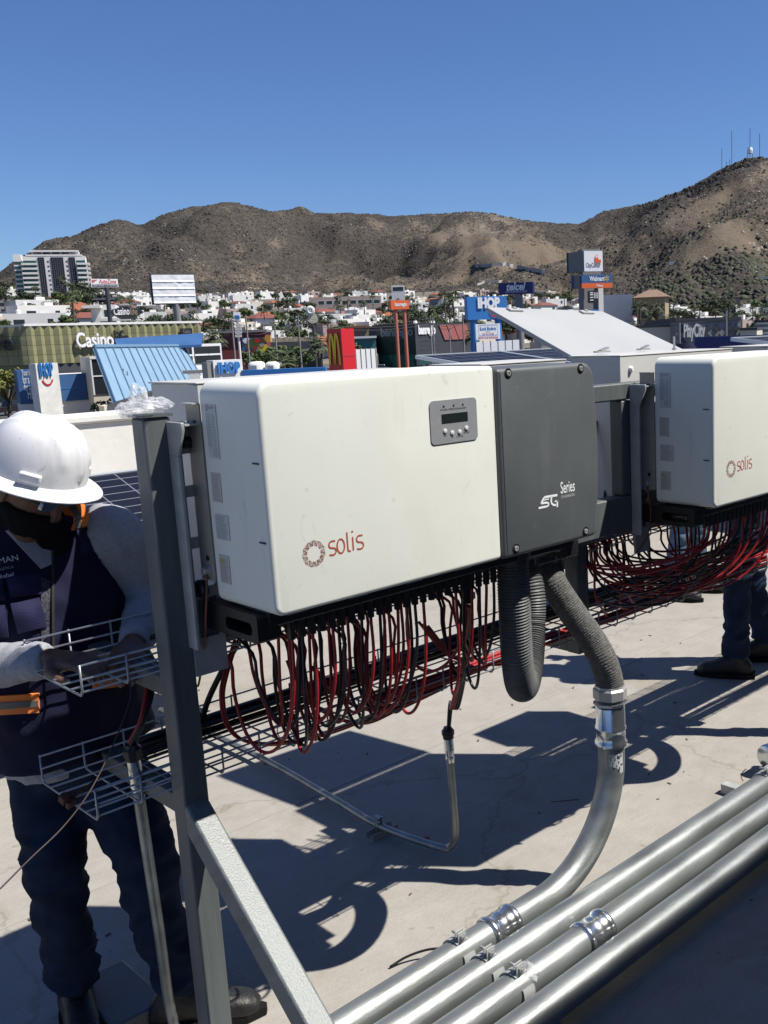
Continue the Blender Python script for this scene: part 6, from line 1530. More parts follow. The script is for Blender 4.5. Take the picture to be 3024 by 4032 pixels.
# blue pancake house pylon
f = FR(1838, 1994, 1167, 1258, 160, yaw=radians(20)); r = things(f, 'blue_pylon_sign', 'big blue pancake restaurant sign on two blue columns, partly hidden by the white lid', 'sign'); s_ = signbox(f, r, 'blue', d=1.4)
f.text('IHOP', 2.1, f.w*.53, f.h*.52, M['white'], 'sign_lettering', s_, d=.04, ext=.12, w=f.w*.56, bold=.06)
g = MB(); g.ribbon([f.p(f.w*.70+cos(a)*f.w*.15, f.h*.44+sin(a)*1.2, .06) for a in [radians(195+k*15) for k in range(12)]], .22, f.n, .03); g.build('smile_stroke', M['red2'], s_)
legs(f, r, (.17, .80), .55, GZ, 'blue', d=-.7)
f2 = FR(1872, 1968, 1275, 1336, 159, yaw=radians(20)); b = MB(); f2.box(b, 0, 0, f2.w, f2.h, -.2, 0); bd = b.build('notice_board', M['white'], r)
g = MB(); g.ribbon([f2.p(f2.w*a, f2.h*c, .03) for a, c in ((.12, .26), (.9, .26), (.9, .93), (.12, .93))], .07, f2.n, .01, closed=True); g.build('border', M['blue'], bd)
f2.text('iLock Bodega', .75, f2.w*.5, f2.h*.60, M['blue'], 'print', bd, d=.03, w=f2.w*.66, bold=.02); f2.text('FORMATO', .25, f2.w*.5, f2.h*.46, M['blue'], 'print', bd, d=.03, w=f2.w*.2)
f2.text('Tel. 211 15 68', .42, f2.w*.5, f2.h*.29, M['red2'], 'print', bd, d=.03, w=f2.w*.46, bold=.02); f2.text('RENTA DE BODEGAS', .36, f2.w*.5, f2.h*.06, M['red2'], 'print', bd, d=.03, w=f2.w*.82, bold=.02)
f3 = FR(1873, 2046, 1340, 1412, 152, yaw=radians(20)); r = things(f3, 'blank_board', 'row of six blank white advertising panels on a dark frame below the blue sign', 'board')
for k in range(6):
    b = MB(); f3.box(b, f3.w*(k/6+.012), .1, f3.w*((k+1)/6-.012), f3.h*(.94+.01*k), -.15, 0); b.build('panel', M['white'], r)
b = MB()
for k in range(7): f3.box(b, f3.w*k/6-.06, -2.2, f3.w*k/6+.06, f3.h*1.0, -.25, -.16); b.beam(f3.p(f3.w*k/6, f3.h*.8, -.3), f3.p(f3.w*k/6+.8, -2.2, -1.8), .08, .08)
b.build('frame', M['charcoal'], r)
# navy phone company sign
f = FR(1961, 2097, 1112, 1158, 190, yaw=radians(-12)); r = things(f, 'navy_sign', 'navy blue telephone company sign on a thick grey pole behind the blue sign', 'sign'); s_ = signbox(f, r, 'navy', d=1.6)
f.text('telcel', 1.9, f.w*.49, f.h*.34, M['white'], 'sign_lettering', s_, d=.04, shear=.3, w=f.w*.56, bold=.03); f.text('CENTRO DE ATENCION A CLIENTES', .4, f.w*.52, f.h*.14, M['white'], 'sign_lettering', s_, d=.04, w=f.w*.62)
legs(f, r, (.56,), .75, GZ, 'w3', d=-.8)
# shopping centre totem
f = FR(2298, 2372, 978, 1230, 200, yaw=radians(25)); f.o.z = GZ; f.h = at(2335, 978, D=200).z-GZ; r = things(f, 'shopping_totem', 'tall shopping centre totem with a white square sign above a blue and orange sign', 'sign')
b = MB(); f.box(b, f.w*.0, 0, f.w*.95, f.h, -3, -.6); b.build('column', M['w3'], r); b = MB(); f.box(b, f.w*.74, 0, f.w*1.0, f.h*.72, -.59, -.1); b.build('column_edge', M['w1'], r)
g_ = FR(2299, 2372, 988, 1068, 198, yaw=radians(25)); s_ = signbox(g_, r, 'white', d=.9)
g_.text('CityCenter', 1.2, g_.w*.48, g_.h*.20, M['w3'], 'sign_lettering', s_, d=.04, w=g_.w*.78, bold=.02)
g = MB(); g_.box(g, g_.w*.58, g_.h*.40, g_.w*.76, g_.h*.66, 0, .1); g_.box(g, g_.w*.765, g_.h*.42, g_.w*.9, g_.h*.58, 0, .1); g.ribbon([g_.p(g_.w*.67+cos(a)*.3, g_.h*.66+sin(a)*.55, .08) for a in [radians(k*18) for k in range(11)]], .10, g_.n, .02); g.build('emblem', M['orange'], s_)
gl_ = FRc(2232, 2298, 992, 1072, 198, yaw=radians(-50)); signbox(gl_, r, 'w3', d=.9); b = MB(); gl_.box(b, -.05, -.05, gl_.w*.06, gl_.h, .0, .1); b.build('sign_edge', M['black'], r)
g_ = FR(2290, 2410, 1081, 1134, 196, yaw=radians(25)); b = MB(); g_.box(b, 0, g_.h*.38, g_.w, g_.h, -1, 0); s_ = b.build('sign_panel', M['blue2'], r); b = MB(); g_.box(b, 0, 0, g_.w, g_.h*.375, -1, 0); s2_ = b.build('sign_panel', M['orange'], r)
g_.text('Walmart', 1.25, g_.w*.50, g_.h*.53, M['white'], 'sign_lettering', s_, d=.04, w=g_.w*.50, bold=.03); g_.text('Pickup', .62, g_.w*.58, g_.h*.10, M['white'], 'sign_lettering', s2_, d=.04, w=g_.w*.2, bold=.02)
g = MB()
for k in range(6): a = k*pi/3+pi/6; g.ribbon([g_.p(g_.w*.82+cos(a)*.12, g_.h*.70+sin(a)*.14, .05), g_.p(g_.w*.82+cos(a)*.52, g_.h*.70+sin(a)*.62, .05)], .14, g_.n, .02)
g.build('spark', M['yel'], s_)
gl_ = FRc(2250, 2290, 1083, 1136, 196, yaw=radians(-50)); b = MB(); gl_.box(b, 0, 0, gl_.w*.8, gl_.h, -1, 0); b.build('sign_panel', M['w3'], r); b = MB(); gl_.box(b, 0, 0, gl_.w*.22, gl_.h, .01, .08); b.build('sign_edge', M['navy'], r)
g_ = FR(2318, 2356, 1145, 1193, 196, yaw=radians(25)); s_ = signbox(g_, r, 'black', d=.6)
g = MB()
for v in (.2, .42, .64, .8): g_.box(g, g_.w*.12, g_.h*v, g_.w*.45, g_.h*(v+.08), 0, .05)
for u in (.55, .70, .84): g_.box(g, g_.w*u, g_.h*.38, g_.w*(u+.06), g_.h*.86, 0, .05)
g.build('bars', M['white'], s_)
g_ = FR(2322, 2358, 1205, 1232, 196, yaw=radians(25)); b = MB(); g_.box(b, 0, -1, g_.w, g_.h*.5, -.5, 0); s_ = b.build('sign_panel', M['blue'], r); g_.text('Elektra', .5, g_.w*.5, g_.h*.12, M['white'], 'sign_lettering', s_, d=.04, w=g_.w*.8)
# cream rounded bakery-like sign (plain stand-in shape) on a pole
f = FR(1204, 1252, 1208, 1274, 205, yaw=0); r = things(f, 'figure_sign', 'plain cream cut-out sign with a ring on top, on a dark pole among the roofs', 'sign')
b = MB(); b.prism([(f.w*(.5+.48*cos(a)*(1 if sin(a) < 0 else .85)), f.h*(.32+.32*sin(a))) for a in [k*pi/10 for k in range(20)]], f.p(0, 0, -.4), f.u, f.z, f.n, .4); b.build('sign_panel', M['w2'], r)
g = MB(); g.tube([f.p(f.w*.34+cos(a)*f.w*.22, f.h*.78+sin(a)*f.w*.24, -.1) for a in [k*pi/10 for k in range(20)]], .38, 8, closed=True); g.build('ring', M['w1'], r)
legs(f, r, (.5,), .28, GZ, 'charcoal')
# small blue/white clinic-like pole sign with stacked plates
f = FR(918, 946, 1229, 1262, 150, yaw=0); r = things(f, 'stacked_sign', 'narrow pole sign with a blue and white top and four small white plates', 'sign')
s_ = signbox(f, r, 'white', d=.2); g = MB(); g.ribbon([f.p(f.w*(.2+.06*k), f.h*(.40+.2*sin(k*1.1)), .03) for k in range(11)], .25, f.n, .02); g.build('emblem', M['blue'], s_)
for k in range(4):
    g_ = FR(926, 952, 1277+k*13.5, 1287+k*13.5, 150, yaw=0); b = MB(); g_.box(b, 0, 0, g_.w, g_.h, -.15, 0); q_ = b.build('plate', M['w1'], r); g_.text('RENTA', .3, g_.w*.5, g_.h*.3, M['charcoal'], 'print', q_, d=.02, w=g_.w*.7)
legs(f, r, (.45,), .16, GZ, 'w1'); b = MB(); a = f.p(f.w*1.0, -8, -.1); b.tube([(a.x, a.y, GZ), tuple(a)], .18, 8); b.build('pole', M['white'], r)

# --- dark bank building
f = FRc(1478, 1632, 1277, 1420, 255, yaw=radians(-42)); f.o.z = GZ; f.h = at(1555, 1277, D=262).z-GZ
r = things(f, 'bank_building', 'black and charcoal bank building with white lettering and green glass ground floor', 'building')
b = MB(); f.box(b, 0, 0, f.w, f.h, -18, 0); b.build('wall', M['black'], r); b = MB(); f.box(b, .1, .4, f.w*.95, f.h*.31, 0, .1); b.build('window', M['glassg'], r)
for k in range(1, 5): b = MB(); f.box(b, .1, .4+f.h*.0, .12, .5, 0, .1) if False else f.box(b, f.w*k/5-.1, .4, f.w*k/5+.1, f.h*.31, .1, .16); b.build('mullion', M['charcoal'], r)
f.text('banregio', 2.9, f.w*.55, f.h*.74, M['w3'], 'sign_lettering', r, d=.06, ext=.2, w=f.w*.82, bold=.04)
f = FR(1632, 1850, 1275, 1420, 255, yaw=radians(40)); f.o.z = GZ; f.h = at(1700, 1275, D=258).z-GZ
b = MB(); f.box(b, .02, 0, f.w, f.h+.03, -19, .02); b.build('wall', M['charcoal'], r); b = MB(); f.box(b, .6, .4, f.w*.5, f.h*.32, 0, .1); b.build('window', M['glassg'], r)
f.text('banregio', 2.9, f.w*.20, f.h*.78, M['white'], 'sign_lettering', r, d=.06, ext=.2, w=f.w*.30, bold=.05)
M['pink'] = mat('pink_lattice', (.30, .10, .09), .8, var=.1, vs=2)
for k in range(3):
    u0, u1 = .42+.135*k, .54+.135*k
    if k == 2: u1 = .92
    b = MB(); b.prism([(f.w*u0, f.h*.97), (f.w*u1, f.h*.97), (f.w*(u1+.09), f.h*.62), (f.w*(u0+.09), f.h*.62)], f.p(0, 0, .02), f.u, f.z, f.n, .25); b.build('lattice_panel', M['pink'], r)
b = MB()
for v in (.4, .5, .6, .7): f.box(b, f.w*.05, f.h*v, f.w*.42, f.h*v+.08, 0, .03)
b.build('joint', M['black'], r)
# --- play centre building and beige warehouses at the right
f = FR(2662, 2916, 1260, 1400, 175, yaw=radians(18)); f.o.z = GZ; f.h = at(2790, 1262, D=175).z-GZ
r = things(f, 'play_centre', 'grey play centre building with dark diamond tiles and raised lettering', 'building')
b = MB(); f.box(b, 0, 0, f.w, f.h, -20, 0); b.build('wall', M['w3'], r); b = MB(); f.box(b, -.2, f.h, f.w, f.h+.5, -20, .3); b.build('coping', M['charcoal'], r)
f.text('PlayCity', 3.1, f.w*.27, f.h*.70, M['w1'], 'sign_lettering', r, d=.06, ext=.3, w=f.w*.33, bold=.03)
for (u, v) in ((.10, .85), (.10, .60), (.47, .84), (.455, .70), (.62, .84), (.83, .84), (.83, .70), (.93, .83)):
    b = MB(); b.prism([(0, -.75), (.6, 0), (0, .75), (-.6, 0)], f.p(f.w*u, f.h*v, .01), f.u, f.z, f.n, .15); b.build('wall_tile', M['charcoal'], r)
for i in range(12):
    for j in range(3):
        b = MB() if i+j == 0 else b
        c = f.p(f.w*(.04+i*.083), f.h*(.62+j*.13), .0); 
        b.prism([(0, -.62), (.55, 0), (0, .62), (-.55, 0)], c, f.u, f.z, f.n, .05)
b.build('relief', mat('wall_grey_light', (.24, .24, .235), .85), r)
for (a0, a1, y0, D_, m1, lb, yw) in ((2420, 2662, 1290, 178, 'w2', 'long low beige warehouse with a dark coping behind the white lid', 4), (2914, 2980, 1300, 172, 'w2', 'beige block right of the grey play centre', -4), (2130, 2240, 1310, 165, 'w2', 'low beige wall behind the raised white lid', 4), (2978, 3100, 1268, 190, 'w3', 'grey striped building at the right edge', 0)):
    f = FR(a0, a1, y0, 1400, D_, yaw=radians(yw)); f.o.z = GZ; f.h = at((a0+a1)/2, y0, D=D_).z-GZ; r = things(f, 'warehouse', lb, 'building')
    b = MB(); f.box(b, 0, 0, f.w, f.h, -16, 0); b.build('wall', M[m1], r); b = MB(); f.box(b, -.1, f.h, f.w+.1, f.h+.4, -16, .2); b.build('coping', M['charcoal'], r)
    if a0 == 2978:
        b = MB()
        for v in range(6): f.box(b, 0, f.h*.4+v*.9, f.w, f.h*.4+v*.9+.4, 0, .1)
        b.build('cladding_stripe', M['w1'], r)
    if a0 == 2130: b = MB(); f.box(b, -2, f.h*.55, f.w, f.h*.62, 0, .1); b.build('stripe', M['kerb'], r)
f = FR(2735, 3060, 1322, 1345, 120, yaw=radians(2)); r = things(f, 'dark_parapet', 'dark blue parapet strip behind the right hand solar panels', 'wall'); b = MB(); f.box(b, 0, -6, f.w, f.h, -1, 0); b.build('wall', M['navy'], r)

# --- middle distance: shops, thatched restaurant, teal house, red shop with a mural
def shop(a0, a1, y0, y1, D_, m1, label, yw=0, depth=14, roofm=None, name='shop', cat='building', zb=True):
    f = FR(a0, a1, y0, y1, D_, yaw=radians(yw)); f.o.z = GZ if D_ < 300 else H(f.o.x, f.o.y)-1; f.h = at((a0+a1)/2, y0, D=f.k).z-f.o.z
    r = things(f, name, label, cat); b = MB(); f.box(b, 0, 0, f.w, f.h, -depth, 0); b.build('wall', M[m1], r)
    if roofm: b = MB(); f.box(b, -.3, f.h, f.w+.3, f.h+.5, -depth, .6); b.build('roof', M[roofm], r)
    return f, r
f, r = shop(862, 1045, 1310, 1390, 215, 'darkred', 'dark red shop with a grey roof and a colourful mural strip', -6, roofm='w3')
f2 = FR(952, 1042, 1330, 1378, 212, yaw=radians(-6)); b = MB(); f2.box(b, 0, 0, f2.w, f2.h, -.2, 0); mu = b.build('mural', M['blue'], r)
rm = random.Random(2)
for k in range(22):
    b = MB(); s_ = rm.uniform(.35, 1.1); c = f2.p(rm.uniform(.06, .94)*f2.w, rm.uniform(.15, .85)*f2.h, .01+k*.004); b.prism([(s_*cos(a), s_*.7*sin(a)) for a in [j*pi/4 for j in range(8)]], c, f2.u, f2.z, f2.n, .01); b.build('mural_patch', M[rm.choice(['yel', 'orange', 'red2', 'white', 'leafg', 'w4'])], mu)
b = MB(); f2.box(b, f2.w*1.02, f2.h*.6, f2.w*1.25, f2.h*1.15, -3, 0); b.build('yellow_front', M['kerb'], r)
f, r = shop(1040, 1265, 1345, 1415, 225, 'charcoal', 'low restaurant under a grey thatched roof', 3, depth=12)
b = MB(); N_ = 28
for d0_, d1_, v0, v1 in ((2.2, -6, -1.5, 2.0), (-14, -6, -1.5, 2.0)):
    vs = []
    for i in range(N_+1):
        for j in range(7):
            t_ = j/6; vs.append(f.p(-1.5+(f.w+3)*i/N_+(.9*t_ if i < N_/2 else -.9*t_)*2, f.h-2.6+(v1-v0)*t_*1.0+.35*noise.noise(Vector((i*.9, j*1.3, d0_))), d0_+(d1_-d0_)*t_))
    b.add(vs, [(i*7+j, (i+1)*7+j, (i+1)*7+j+1, i*7+j+1) for i in range(N_) for j in range(6)])
b.build('thatched_roof', M['thatch'], r, recalc=False)
f, r = shop(1395, 1478, 1332, 1385, 250, 'teal', 'teal fronted single storey house with a white roof edge beside the bank', 0, roofm='w1')
windows(f, r, [f.w*.12, f.w*.55], [1.2], 2.6, 2.8)
f, r = shop(1365, 1450, 1290, 1330, 275, 'w5', 'brown brick upper storey with a red roof edge behind the fast food pylon', 0, roofm='tile')
f = FR(1360, 1480, 1376, 1424, 200, yaw=radians(25)); f.o.z = GZ; f.h = at(1400, 1376, D=200).z-GZ; r = things(f, 'boundary_wall', 'white boundary wall with upright joints behind the parked white pickup', 'wall'); b = MB(); f.box(b, 0, 0, f.w, f.h, -.3, 0); b.build('wall', M['white'], r)
b = MB()
for k in range(7): f.box(b, f.w*k/6-.06, 0, f.w*k/6+.06, f.h+.15, 0, .12)
b.build('pilaster', M['w2'], r)
f, r = shop(1215, 1500, 1168, 1200, 700, 'w4', 'long pinkish two storey building with dark window openings above the town', 2, depth=12)
windows(f, r, [f.w*(.12+.11*k) for k in range(8)], [f.h-5.2], 4.5, 3)
f, r = shop(1540, 1592, 1123, 1152, 760, 'w1', 'modern white house with a dark glass upper floor high on the slope', 0, depth=12); windows(f, r, [f.w*.05], [f.h-4.5], f.w*.9, 3.5)
f, r = shop(355, 452, 1200, 1265, 330, 'w1', 'modern white villa with cantilevered flat roofs left of the billboard', -5, depth=14)
b = MB(); f.box(b, -2, f.h-1, f.w*.45, f.h-.2, 0, 3.5); f.box(b, f.w*.4, f.h-4.8, f.w+4, f.h-4, 0, 3); b.build('canopy', M['w1'], r); windows(f, r, [f.w*.5], [f.h-3.8], f.w*.42, 2.5)
M['tile3'] = mat('roof_tile_brown', (.20, .13, .09), .9, var=.2, vs=1.2)
f, r = shop(2506, 2618, 1170, 1232, 330, 'w5', 'brown two storey villa with a hipped tiled roof and arched windows among palms', -6, depth=14)
b = MB(); e_ = 1.2; q = [f.p(-e_, f.h, e_), f.p(f.w+e_, f.h, e_), f.p(f.w+e_, f.h, -14-e_), f.p(-e_, f.h, -14-e_), f.p(f.w*.35, f.h+2.6, -7), f.p(f.w*.65, f.h+2.6, -7)]
b.add(q, [(0, 1, 5, 4), (1, 2, 5), (2, 3, 4, 5), (3, 0, 4), (3, 2, 1, 0)]); b.build('roof', M['tile3'], r)
for u, v in ((.15, .62), (.62, .62), (.15, .18), (.62, .18)):
    b = MB(); b.prism([(-.8, 0), (.8, 0)]+[(.8*cos(a), 1.5+.8*sin(a)) for a in [k*pi/8 for k in range(9)]], f.p(f.w*(u+.1), f.h*v, .0), f.u, f.z, f.n, .06); b.build('arched_window', M['glass'], r)
f, r = shop(2376, 2490, 1160, 1200, 345, 'w1', 'long white flat-roofed house right of the totem', 0, depth=10)
f, r = shop(2775, 2915, 1176, 1215, on_slope(2840, 1218), 'w5', 'ochre building with a dark flat roof on the lower slope at the right', 0, roofm='charcoal')
f, r = shop(2975, 3060, 1092, 1128, on_slope(3010, 1130), 'w1', 'small white hut with a pale roof on the shrubby slope at the right edge', 0, depth=9, roofm='w1', name='hut', cat='hut'); windows(f, r, [f.w*.12, f.w*.40], [f.h-3.2], .8, 2)
f = FR(2635, 2690, 1030, 1037, on_slope(2660, 1037)-3, yaw=0); r = things(f, 'slope_wall', 'small bright white wall high on the right hand slope', 'wall'); b = MB(); f.box(b, 0, -1, f.w, f.h, -1, 0); b.build('wall', M['white'], r)
def slopewall(rows_, label, hgt=4):
    P_ = []
    px = rows_[0][0]
    while px <= rows_[-1][0]:
        row = lerpt(rows_, px); D_ = on_slope(px, row); q = at(px, row, D=D_); P_.append(Vector((q.x, q.y, H(q.x, q.y)))); px += 14
    D0_ = [hypot(p.x, p.y) for p in P_]
    c = P_[0]; r = empty('retaining_wall', tuple(c), label, 'wall'); b = MB()
    for i in range(len(P_)-1):
        a, c = P_[i], P_[i+1]
        if (a-c).length > 60: continue
        b.add([a-Vector((0, 0, 3)), c-Vector((0, 0, 3)), c+Vector((0, 0, hgt)), a+Vector((0, 0, hgt)), a+Vector((.5, .5, -3)), c+Vector((.5, .5, -3)), c+Vector((.5, .5, hgt)), a+Vector((.5, .5, hgt))], [(0, 1, 2, 3), (7, 6, 5, 4), (3, 2, 6, 7)])
    b.build('wall', M['retain'], r)
M['retain'] = mat('retaining_grey', (.36, .35, .33), .9)
slopewall([(1868, 1056), (1960, 1050), (2040, 1060), (2150, 1084)], 'grey retaining wall curving across the slope above the town', 5)
slopewall([(1880, 1126), (1930, 1112), (1985, 1114)], 'second lower retaining wall below the curved grey one', 3)

# ------------------------------------------------------------------ town houses (about 270)
def house_proto(kind, seed):
    rh = random.Random(seed); w, d, h = rh.uniform(10, 17), rh.uniform(8, 13), rh.choice([3.4, 6.2, 6.6]); wm = {'white': 'w1', 'cream': 'w2', 'tiled': rh.choice(['w1', 'w2']), 'grey': 'w3', 'pink': 'w4'}[kind]
    r = empty('town_house', (0, 0, 0)); b = MB(); b.box((-w/2, -d/2, -3), (w/2, d/2, h)); b.box((-w/2+.001, -d/2-.001, h), (w/2, d/2, h+.6)) if kind != 'tiled' else None
    if h > 5 and kind != 'tiled': b.box((-w/2-2, -d/2+1, -3), (-w/2-.01, d/2-1, 3.2))
    b.build('wall', M[wm], r)
    if kind == 'tiled':
        b = MB(); e = .7; q = [(-w/2-e, -d/2-e, h), (w/2+e, -d/2-e, h), (w/2+e, d/2+e, h), (-w/2-e, d/2+e, h), (-w/4, 0, h+1.9), (w/4, 0, h+1.9)]
        b.add(q, [(0, 1, 5, 4), (1, 2, 5), (2, 3, 4, 5), (3, 0, 4), (3, 2, 1, 0)]); b.build('roof', M['tile' if seed % 2 else 'tile2'], r)
    else:
        b = MB(); b.box((w*.1, -1, h+.6), (w*.1+rh.uniform(1, 3), 1, h+rh.uniform(1.2, 2.4))); 
        b.build('stair_room', M['w1'], r)
        if rh.random() < .5: b = MB(); b.lathe([(0, .7), (1.0, .7), (1.3, .3)], (-w*.25, 0, h+.6), (0, 0, 1), 10); b.build('roof_tank', M['w1'], r)
    for sx in (-1, 1):
        for v in ([1.0] if h < 5 else [.9, 3.9]):
            if rh.random() < .85: b = MB(); ww = rh.uniform(1.2, 3); b.box((sx*w*.25-ww/2, -d/2-.06, v), (sx*w*.25+ww/2, -d/2-.001, v+rh.uniform(1.2, 2))); b.build('window', M['glass'], r)
    if rh.random() < .5: b = MB(); b.box((-.6, -d/2-.06, .0), (.6, -d/2-.001, 2.3)); b.build('door', M['tile2'], r)
    return r
protos = {}
for kind, n_ in (('white', 5), ('cream', 3), ('tiled', 4), ('grey', 2), ('pink', 1)): protos[kind] = [house_proto(kind, 10*n_+k) for k in range(n_)]
NM = {'white': ('white flat-roofed town house among the roofs below the hills', 'white town houses'), 'cream': ('cream flat-roofed town house among the roofs below the hills', 'cream town houses'), 'tiled': ('town house with a terracotta tiled roof below the hills', 'tiled town houses'), 'grey': ('grey flat-roofed town house among the roofs below the hills', 'grey town houses'), 'pink': ('pinkish town house among the roofs below the hills', 'pinkish town houses')}
rh = random.Random(21); used = set(); nh = 0
def put(o, px, D_, yaw, label, group, sc=1):
    global nh
    p = at(px, HX(px), D=D_); z = H(p.x, p.y); 
    if o not in used: used.add(o); c = o
    else:
        c = o.copy(); COL.objects.link(c)
        for ch in KIDS.get(o, ()):
            k = ch.copy(); COL.objects.link(k); k.parent = c
            for g in KIDS.get(ch, ()): q = g.copy(); COL.objects.link(q); q.parent = k
    c.location = (p.x, p.y, z); c.rotation_euler = (0, 0, yaw); c.scale = (sc, sc, sc); tag(c, label, None, group); return c
rowsD = [345, 375, 410, 450, 495, 545, 600, 665, 735, 815, 905, 1000, 1090]
for D_ in rowsD:
    px = -60+rh.uniform(0, 60)
    while px < 3100:
        d0 = lerpt(D0T, px); w_px = 15*F/D_
        dd = D_+rh.uniform(-16, 16)
        if dd < d0-15 and rh.random() < (.92 if D_ < 500 else .86) :
            k = rh.choices(['white', 'cream', 'tiled', 'grey', 'pink'], [.18, .12, .6, .05, .05] if (px < 560 and D_ < 620) else [.50, .13, .23, .08, .06] if D_ > 420 else [.42, .13, .30, .08, .07])[0]
            hp_ = rh.choice(protos[k]); yaw = rh.choice([0, 0, .1, -.15, -.35])+rh.uniform(-.08, .08)
            c = put(hp_, px, dd, yaw, NM[k][0], NM[k][1]); c['category'] = 'house'; nh += 1
        px += w_px*rh.uniform(.85, 1.5)*(1.0 if D_ < 620 else 1.35)
for k, l in protos.items():
    for o in l:
        if o not in used:
            for ch in KIDS[o]: bpy.data.objects.remove(ch)
            bpy.data.objects.remove(o)
print('houses', nh)

# ------------------------------------------------------------------ trees
def leafmass(b, c, rx, rz, n_, s, rg_, mi=0):
    for i in range(n_):
        d = Vector((rg_.gauss(0, 1), rg_.gauss(0, 1), rg_.gauss(0, 1))).normalized(); q = rg_.random()**.4
        p = Vector(c)+Vector((d.x*rx*q, d.y*rx*q, d.z*rz*q)); a = Vector((rg_.uniform(-1, 1), rg_.uniform(-1, 1), rg_.uniform(-.6, .6))).normalized()*s; e = a.cross(d).normalized()*s*.8
        b.add([p-a-e*.3, p+a-e*.4, p+a*.2+e, p-a*.8+e*.7], [(0, 1, 2, 3)], mi)
def tree_proto(seed, kind):
    rt = random.Random(seed); r = empty('tree', (0, 0, 0)); h = rt.uniform(5, 8); b = MB()
    pts = [(0, 0, -1), (rt.uniform(-.2, .2), rt.uniform(-.2, .2), h*.35), (rt.uniform(-.4, .4), 0, h*.6)]; b.tube(pts, [.32, .2, .12], 6)
    tips = []
    for k in range(6):
        a = k*1.05+rt.uniform(-.3, .3); e = Vector((cos(a)*h*.36, sin(a)*h*.36, h*rt.uniform(.55, .85))); b.tube([pts[1], (Vector(pts[1])+e)/2+Vector((0, 0, .3)), tuple(e)], [.12, .08, .03], 5); tips.append(e)
    b.build('trunk', M['bark'], r)
    b = MB()
    for e in tips+[Vector((0, 0, h*.85))]: leafmass(b, e, h*rt.uniform(.17, .27), h*rt.uniform(.13, .20), 150, .28, rt)
    b.build('crown', M[kind], r, recalc=False); return r
def palm_proto(seed, nf=26, hh=None, L=2.3):
    rt = random.Random(seed); r = empty('palm_tree', (0, 0, 0)); h = hh or rt.uniform(7, 11); b = MB(); b.tube([(0, 0, -1), (.1, .1, h*.5), (0, .15, h)], [.32, .22, .2], 7); b.build('trunk', M['bark'], r)
    b = MB()
    for k in range(nf):
        a = k*2.4+rt.uniform(-.2, .2); el = rt.uniform(-.6, 1.3); d = Vector((cos(a), sin(a), 0)); side = Vector((-sin(a), cos(a), 0)); base = Vector((0, .15, h)); pts = []
        for t_ in [0, .25, .5, .75, 1]: pts.append(base+d*(L*t_*cos(el*.8))+Vector((0, 0, L*t_*sin(el)-1.1*t_*t_)))
        # fan of leaflets towards the tip
        for j in range(11):
            s_ = (j-5)/5; t0_ = pts[2].lerp(pts[3], .2); tip = pts[4]+side*s_*L*.42-d*abs(s_)*L*.25-Vector((0, 0, abs(s_)*.3))
            b.add([t0_-side*.03, t0_+side*.03, tip.lerp(t0_, .35)+side*.09, tip, tip.lerp(t0_, .35)-side*.09], [(0, 1, 2, 3, 4)])
        b.tube([base, pts[1], pts[2], t0_], .03, 4)
    b.build('crown', M['palm'], r, recalc=False); return r
TP = [tree_proto(s, 'leafd') for s in (1, 2)]+[tree_proto(s, 'leafg') for s in (3, 4)]; PP = [palm_proto(s) for s in (1, 2, 3)]
for o in TP: o['category'] = 'tree'
for o in PP: o['category'] = 'palm'
rt = random.Random(33)
for D_ in (335, 365, 400, 440, 490, 560, 640, 740, 860, 980):
    px = -50+rt.uniform(0, 80)
    while px < 3100:
        if D_ < lerpt(D0T, px)-10:
            if rt.random() < (.85 if D_ < 500 else .7):
                put(rt.choice(TP), px, D_+rt.uniform(-18, 18), rt.uniform(0, 6), 'dark bushy tree between the town houses', 'broad trees in the town', rt.uniform(.9, 1.7))
            if rt.random() < .5:
                put(rt.choice(PP), px+rt.uniform(20, 60), D_+rt.uniform(-18, 18), rt.uniform(0, 6), 'palm rising between the town houses', 'palms in the town', rt.uniform(.8, 1.25))
        px += rt.uniform(60, 150)*(430/D_)**.5
for (px, D_, s_) in ((2520, 300, 1.35), (2560, 310, 1.5), (2585, 305, 1.3), (2640, 300, 1.3), (2450, 290, 1.1), (2500, 285, 1.1), (2420, 300, 1.3), (2395, 320, 1.2), (2690, 310, 1.1), (1700, 420, 1.5), (1760, 430, 1.6), (1790, 425, 1.4), (1380, 560, 1.4), (1340, 570, 1.3), (2980, 230, 1.2), (1610, 400, 1.3)):
    put(rt.choice(PP), px, D_, rt.uniform(0, 6), 'tall palm standing in a group among the houses', 'grouped tall palms', s_)
for (px, D_, s_) in ((820, 260, 1.5), (760, 290, 1.7), (700, 300, 1.6), (420, 330, 1.4), (850, 300, 1.5), (640, 330, 1.4), (1060, 195, 1.1), (1110, 200, 1.2), (1160, 190, 1.2), (1020, 190, 1.1), (1390, 215, 1.2)):
    put(rt.choice(TP[2:]), px, D_, rt.uniform(0, 6), 'green bushy tree beside the street', 'green trees along the street', s_)
def special(proto, px, ytop, D_, hgt, label, cat):
    p = at(px, ytop, D=D_); zt = p.z; c = empty(proto.name.split('.')[0], (p.x, p.y, GZ), label, cat)
    for ch in KIDS[proto]: k = ch.copy(); COL.objects.link(k); k.parent = c
    s_ = (zt-GZ)/hgt; c.scale = (s_, s_, s_); return c
pp = palm_proto(8, 34, 9, 2.6)
p_ = at(1118, 1420, D=112); z_ = p_.z; pp.location = (p_.x, p_.y, z_-9.2); tag(pp, 'nearest green fan palm in front of the blue restaurant parapet', 'palm')
p2 = copy_tree(pp, label='dark fan palm left of the red pylon'); p_ = at(1252, 1330, D=165); p2.location = (p_.x, p_.y, p_.z-9.6)
